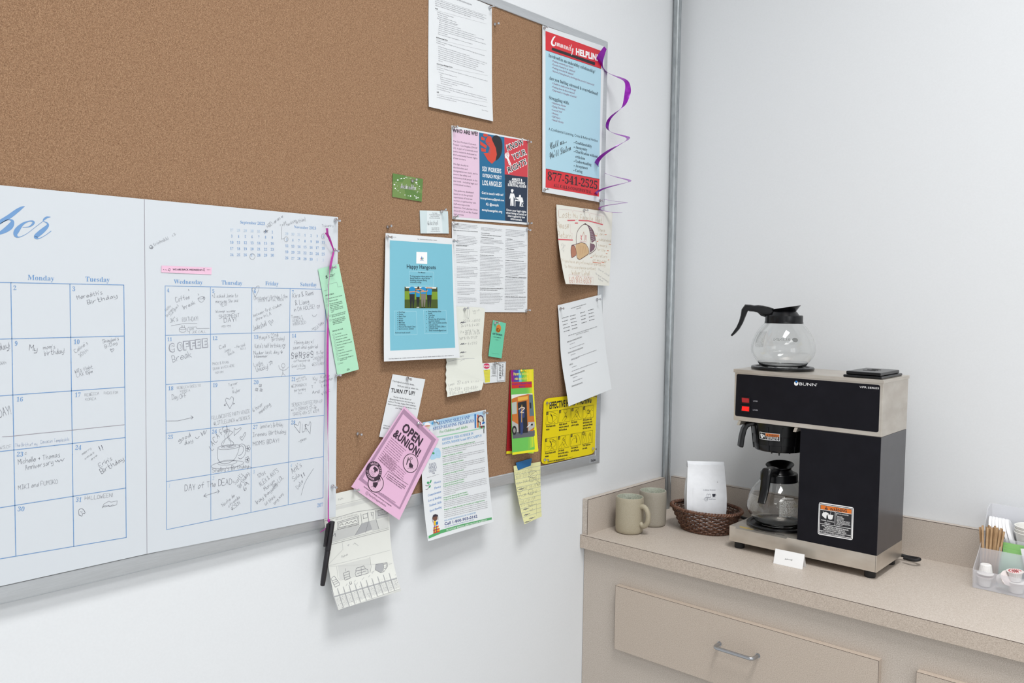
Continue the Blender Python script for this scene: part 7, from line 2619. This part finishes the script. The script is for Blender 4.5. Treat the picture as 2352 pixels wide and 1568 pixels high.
px = [(766.5, 578), (763, 592), (759, 612), (756, 640), (754.5, 680), (753, 760), (752.5, 830), (753, 900), (753, 980), (753.5, 1040), (754, 1100), (754, 1150), (754, 1194)]
wd = [.003, .0062, .0072, .0045, .004, .0058, .0062, .0058, .0035, .0022, .0036, .0050, .004]
tw = [0.2, .3, .4, 1.1, 1.2, .3, .25, .2, .6, 1.25, .9, .5, .4]
ds = [.028, .030, .032, .033, .033, .032, .031, .030, .030, .031, .032, .033, .034]
A = res(rpts(px, ds), 5)
k = len(A)
ii = np.linspace(0, len(wd) - 1, k)
strip(A, np.interp(ii, range(len(wd)), wd), np.interp(ii, range(len(tw)), tw)).build('band', MAG, rib, sharp=60)
for px, w0 in (([(767, 576), (762, 562), (756, 546), (749, 534)], .006), ([(767, 576), (761, 560), (753, 540), (751, 524)], .005)):
    A = res(rpts(px, [.028, .031, .034, .037]), 4)
    strip(A, np.linspace(.002, w0, len(A)), np.linspace(.3, .9, len(A))).build('tail', MAG, rib, sharp=60)
A = res(rpts([(756, 1194), (752, 1206), (747, 1214), (740, 1219), (735, 1222)], [.036, .038, .037, .036, .036]), 4)
strip(A, np.linspace(.003, .0012, len(A)), np.linspace(.3, .6, len(A))).build('loose_end', MAG, rib)
knot = at(755, 1195, 0, .0375)
MB().lathe([(0, -.004), (.0022, -.003), (.003, 0), (.0022, .003), (0, .004)], tuple(knot), 10).build('knot', MAG, rib)

# pen
p_top, p_bot = at(763, 1196, 0, .0405), at(740.5, 1345, 0, .0330)
ax = (p_bot - p_top)
Lp = np.linalg.norm(ax)
ax /= Lp
penr = empty('pen', tuple(p_top), 'black capped pen hanging from the magenta ribbon', 'pen')
MAT_PENB = M('pen_black', (26, 23, 28), .35, spec=.5)


def along(prof, nm):
    path = [p_top + ax * t for t, r in prof]
    return MB().tube(path, [r for t, r in prof], 18).build(nm, MAT_PENB, penr, sharp=40)


along([(0, .0030), (.0006, .0052), (.002, .0058), (.060, .0060), (.0605, .0050)], 'cap')
along([(.0608, .0052), (.062, .0056), (.10, .0056), (Lp - .010, .0052), (Lp - .001, .0046), (Lp, .0030)], 'barrel')
sdv = np.cross(ax, np.array([1.0, 0, 0]))
sdv /= np.linalg.norm(sdv)
if sdv[1] > 0:
    sdv = -sdv
c0 = p_top + sdv * .0100
rings = []
for t, o in ((.004, -.004), (.006, 0), (.02, .0004), (.040, 0), (.052, -.0006)):
    c = c0 + ax * t + sdv * o
    v = np.cross(ax, sdv)
    rings.append([c + sdv * .0016 + v * .0024, c - sdv * .0016 + v * .0024, c - sdv * .0016 - v * .0024, c + sdv * .0016 - v * .0024])
rings.insert(0, [q - sdv * .004 for q in rings[0]])
MB().loft(rings, 0, False).build('clip', MAT_PENB, penr, bevel=.0006)

# ================================================================== purple foil swirl
MAT_FOIL2 = M('purple_foil', (150, 22, 176), .22, .35, spec=.7)
PI = math.pi
# pixel height, turn angle, radius, ribbon width
turns = [(115, 2.3, .041, .012), (142, PI, .044, .021), (178, 2 * PI - .75, .041, .013), (215, 2 * PI, .038, .019), (252, 2 * PI + .75, .030, .012), (287, 3 * PI, .018, .009), (317, 4 * PI, .043, .010), (378, 5 * PI, .047, .012), (416, 6 * PI, .050, .009),
         (447, 7 * PI, .047, .0085), (466, 8 * PI, .042, .0075), (480, 9 * PI, .036, .0065), (489, 10 * PI, .028, .005), (491, 10.5 * PI, .024, .003)]
ctr = at(1409, 300, 0, .058)
zz = [float(at(1409, t[0], 0, .058)[2]) for t in turns]
angs, rad, wdt = [t[1] for t in turns], [t[2] for t in turns], [t[3] for t in turns]
va3 = math.atan2(CAM[1] - ctr[1], CAM[0] - ctr[0])
rings = []
K = spl([(a * .1, z, r, w_) for a, z, r, w_ in zip(angs, zz, rad, wdt)], 16, -2)
for a, z, r, wd_ in K:
    a = a * 10
    # angle measured so that 0 points to the viewer's right
    th = va3 + math.pi / 2 - a
    dr = np.array([math.cos(th), math.sin(th), 0])
    tilt = .45 * (1 - (a - angs[0]) / (angs[-1] - angs[0]))
    p = np.array([ctr[0], ctr[1], z]) + dr * r * .97
    e = dr * math.cos(tilt) + np.array([0, 0, 1]) * math.sin(tilt)
    nrm = np.array([0, 0, 1]) * math.cos(tilt) - dr * math.sin(tilt)
    rings.append([p + e * wd_ / 2 + nrm * .00025, p - e * wd_ / 2 + nrm * .00025, p - e * wd_ / 2 - nrm * .00025, p + e * wd_ / 2 - nrm * .00025])
sw = MB().loft(rings, 0, True)
o = sw.build('foil_swirl', MAT_FOIL2, None, sharp=60)
tag(o, 'purple metallic foil swirl decoration hanging beside the helpline poster', 'decoration')

bpy.data.objects.remove(_fo)
bpy.data.curves.remove(_fc)
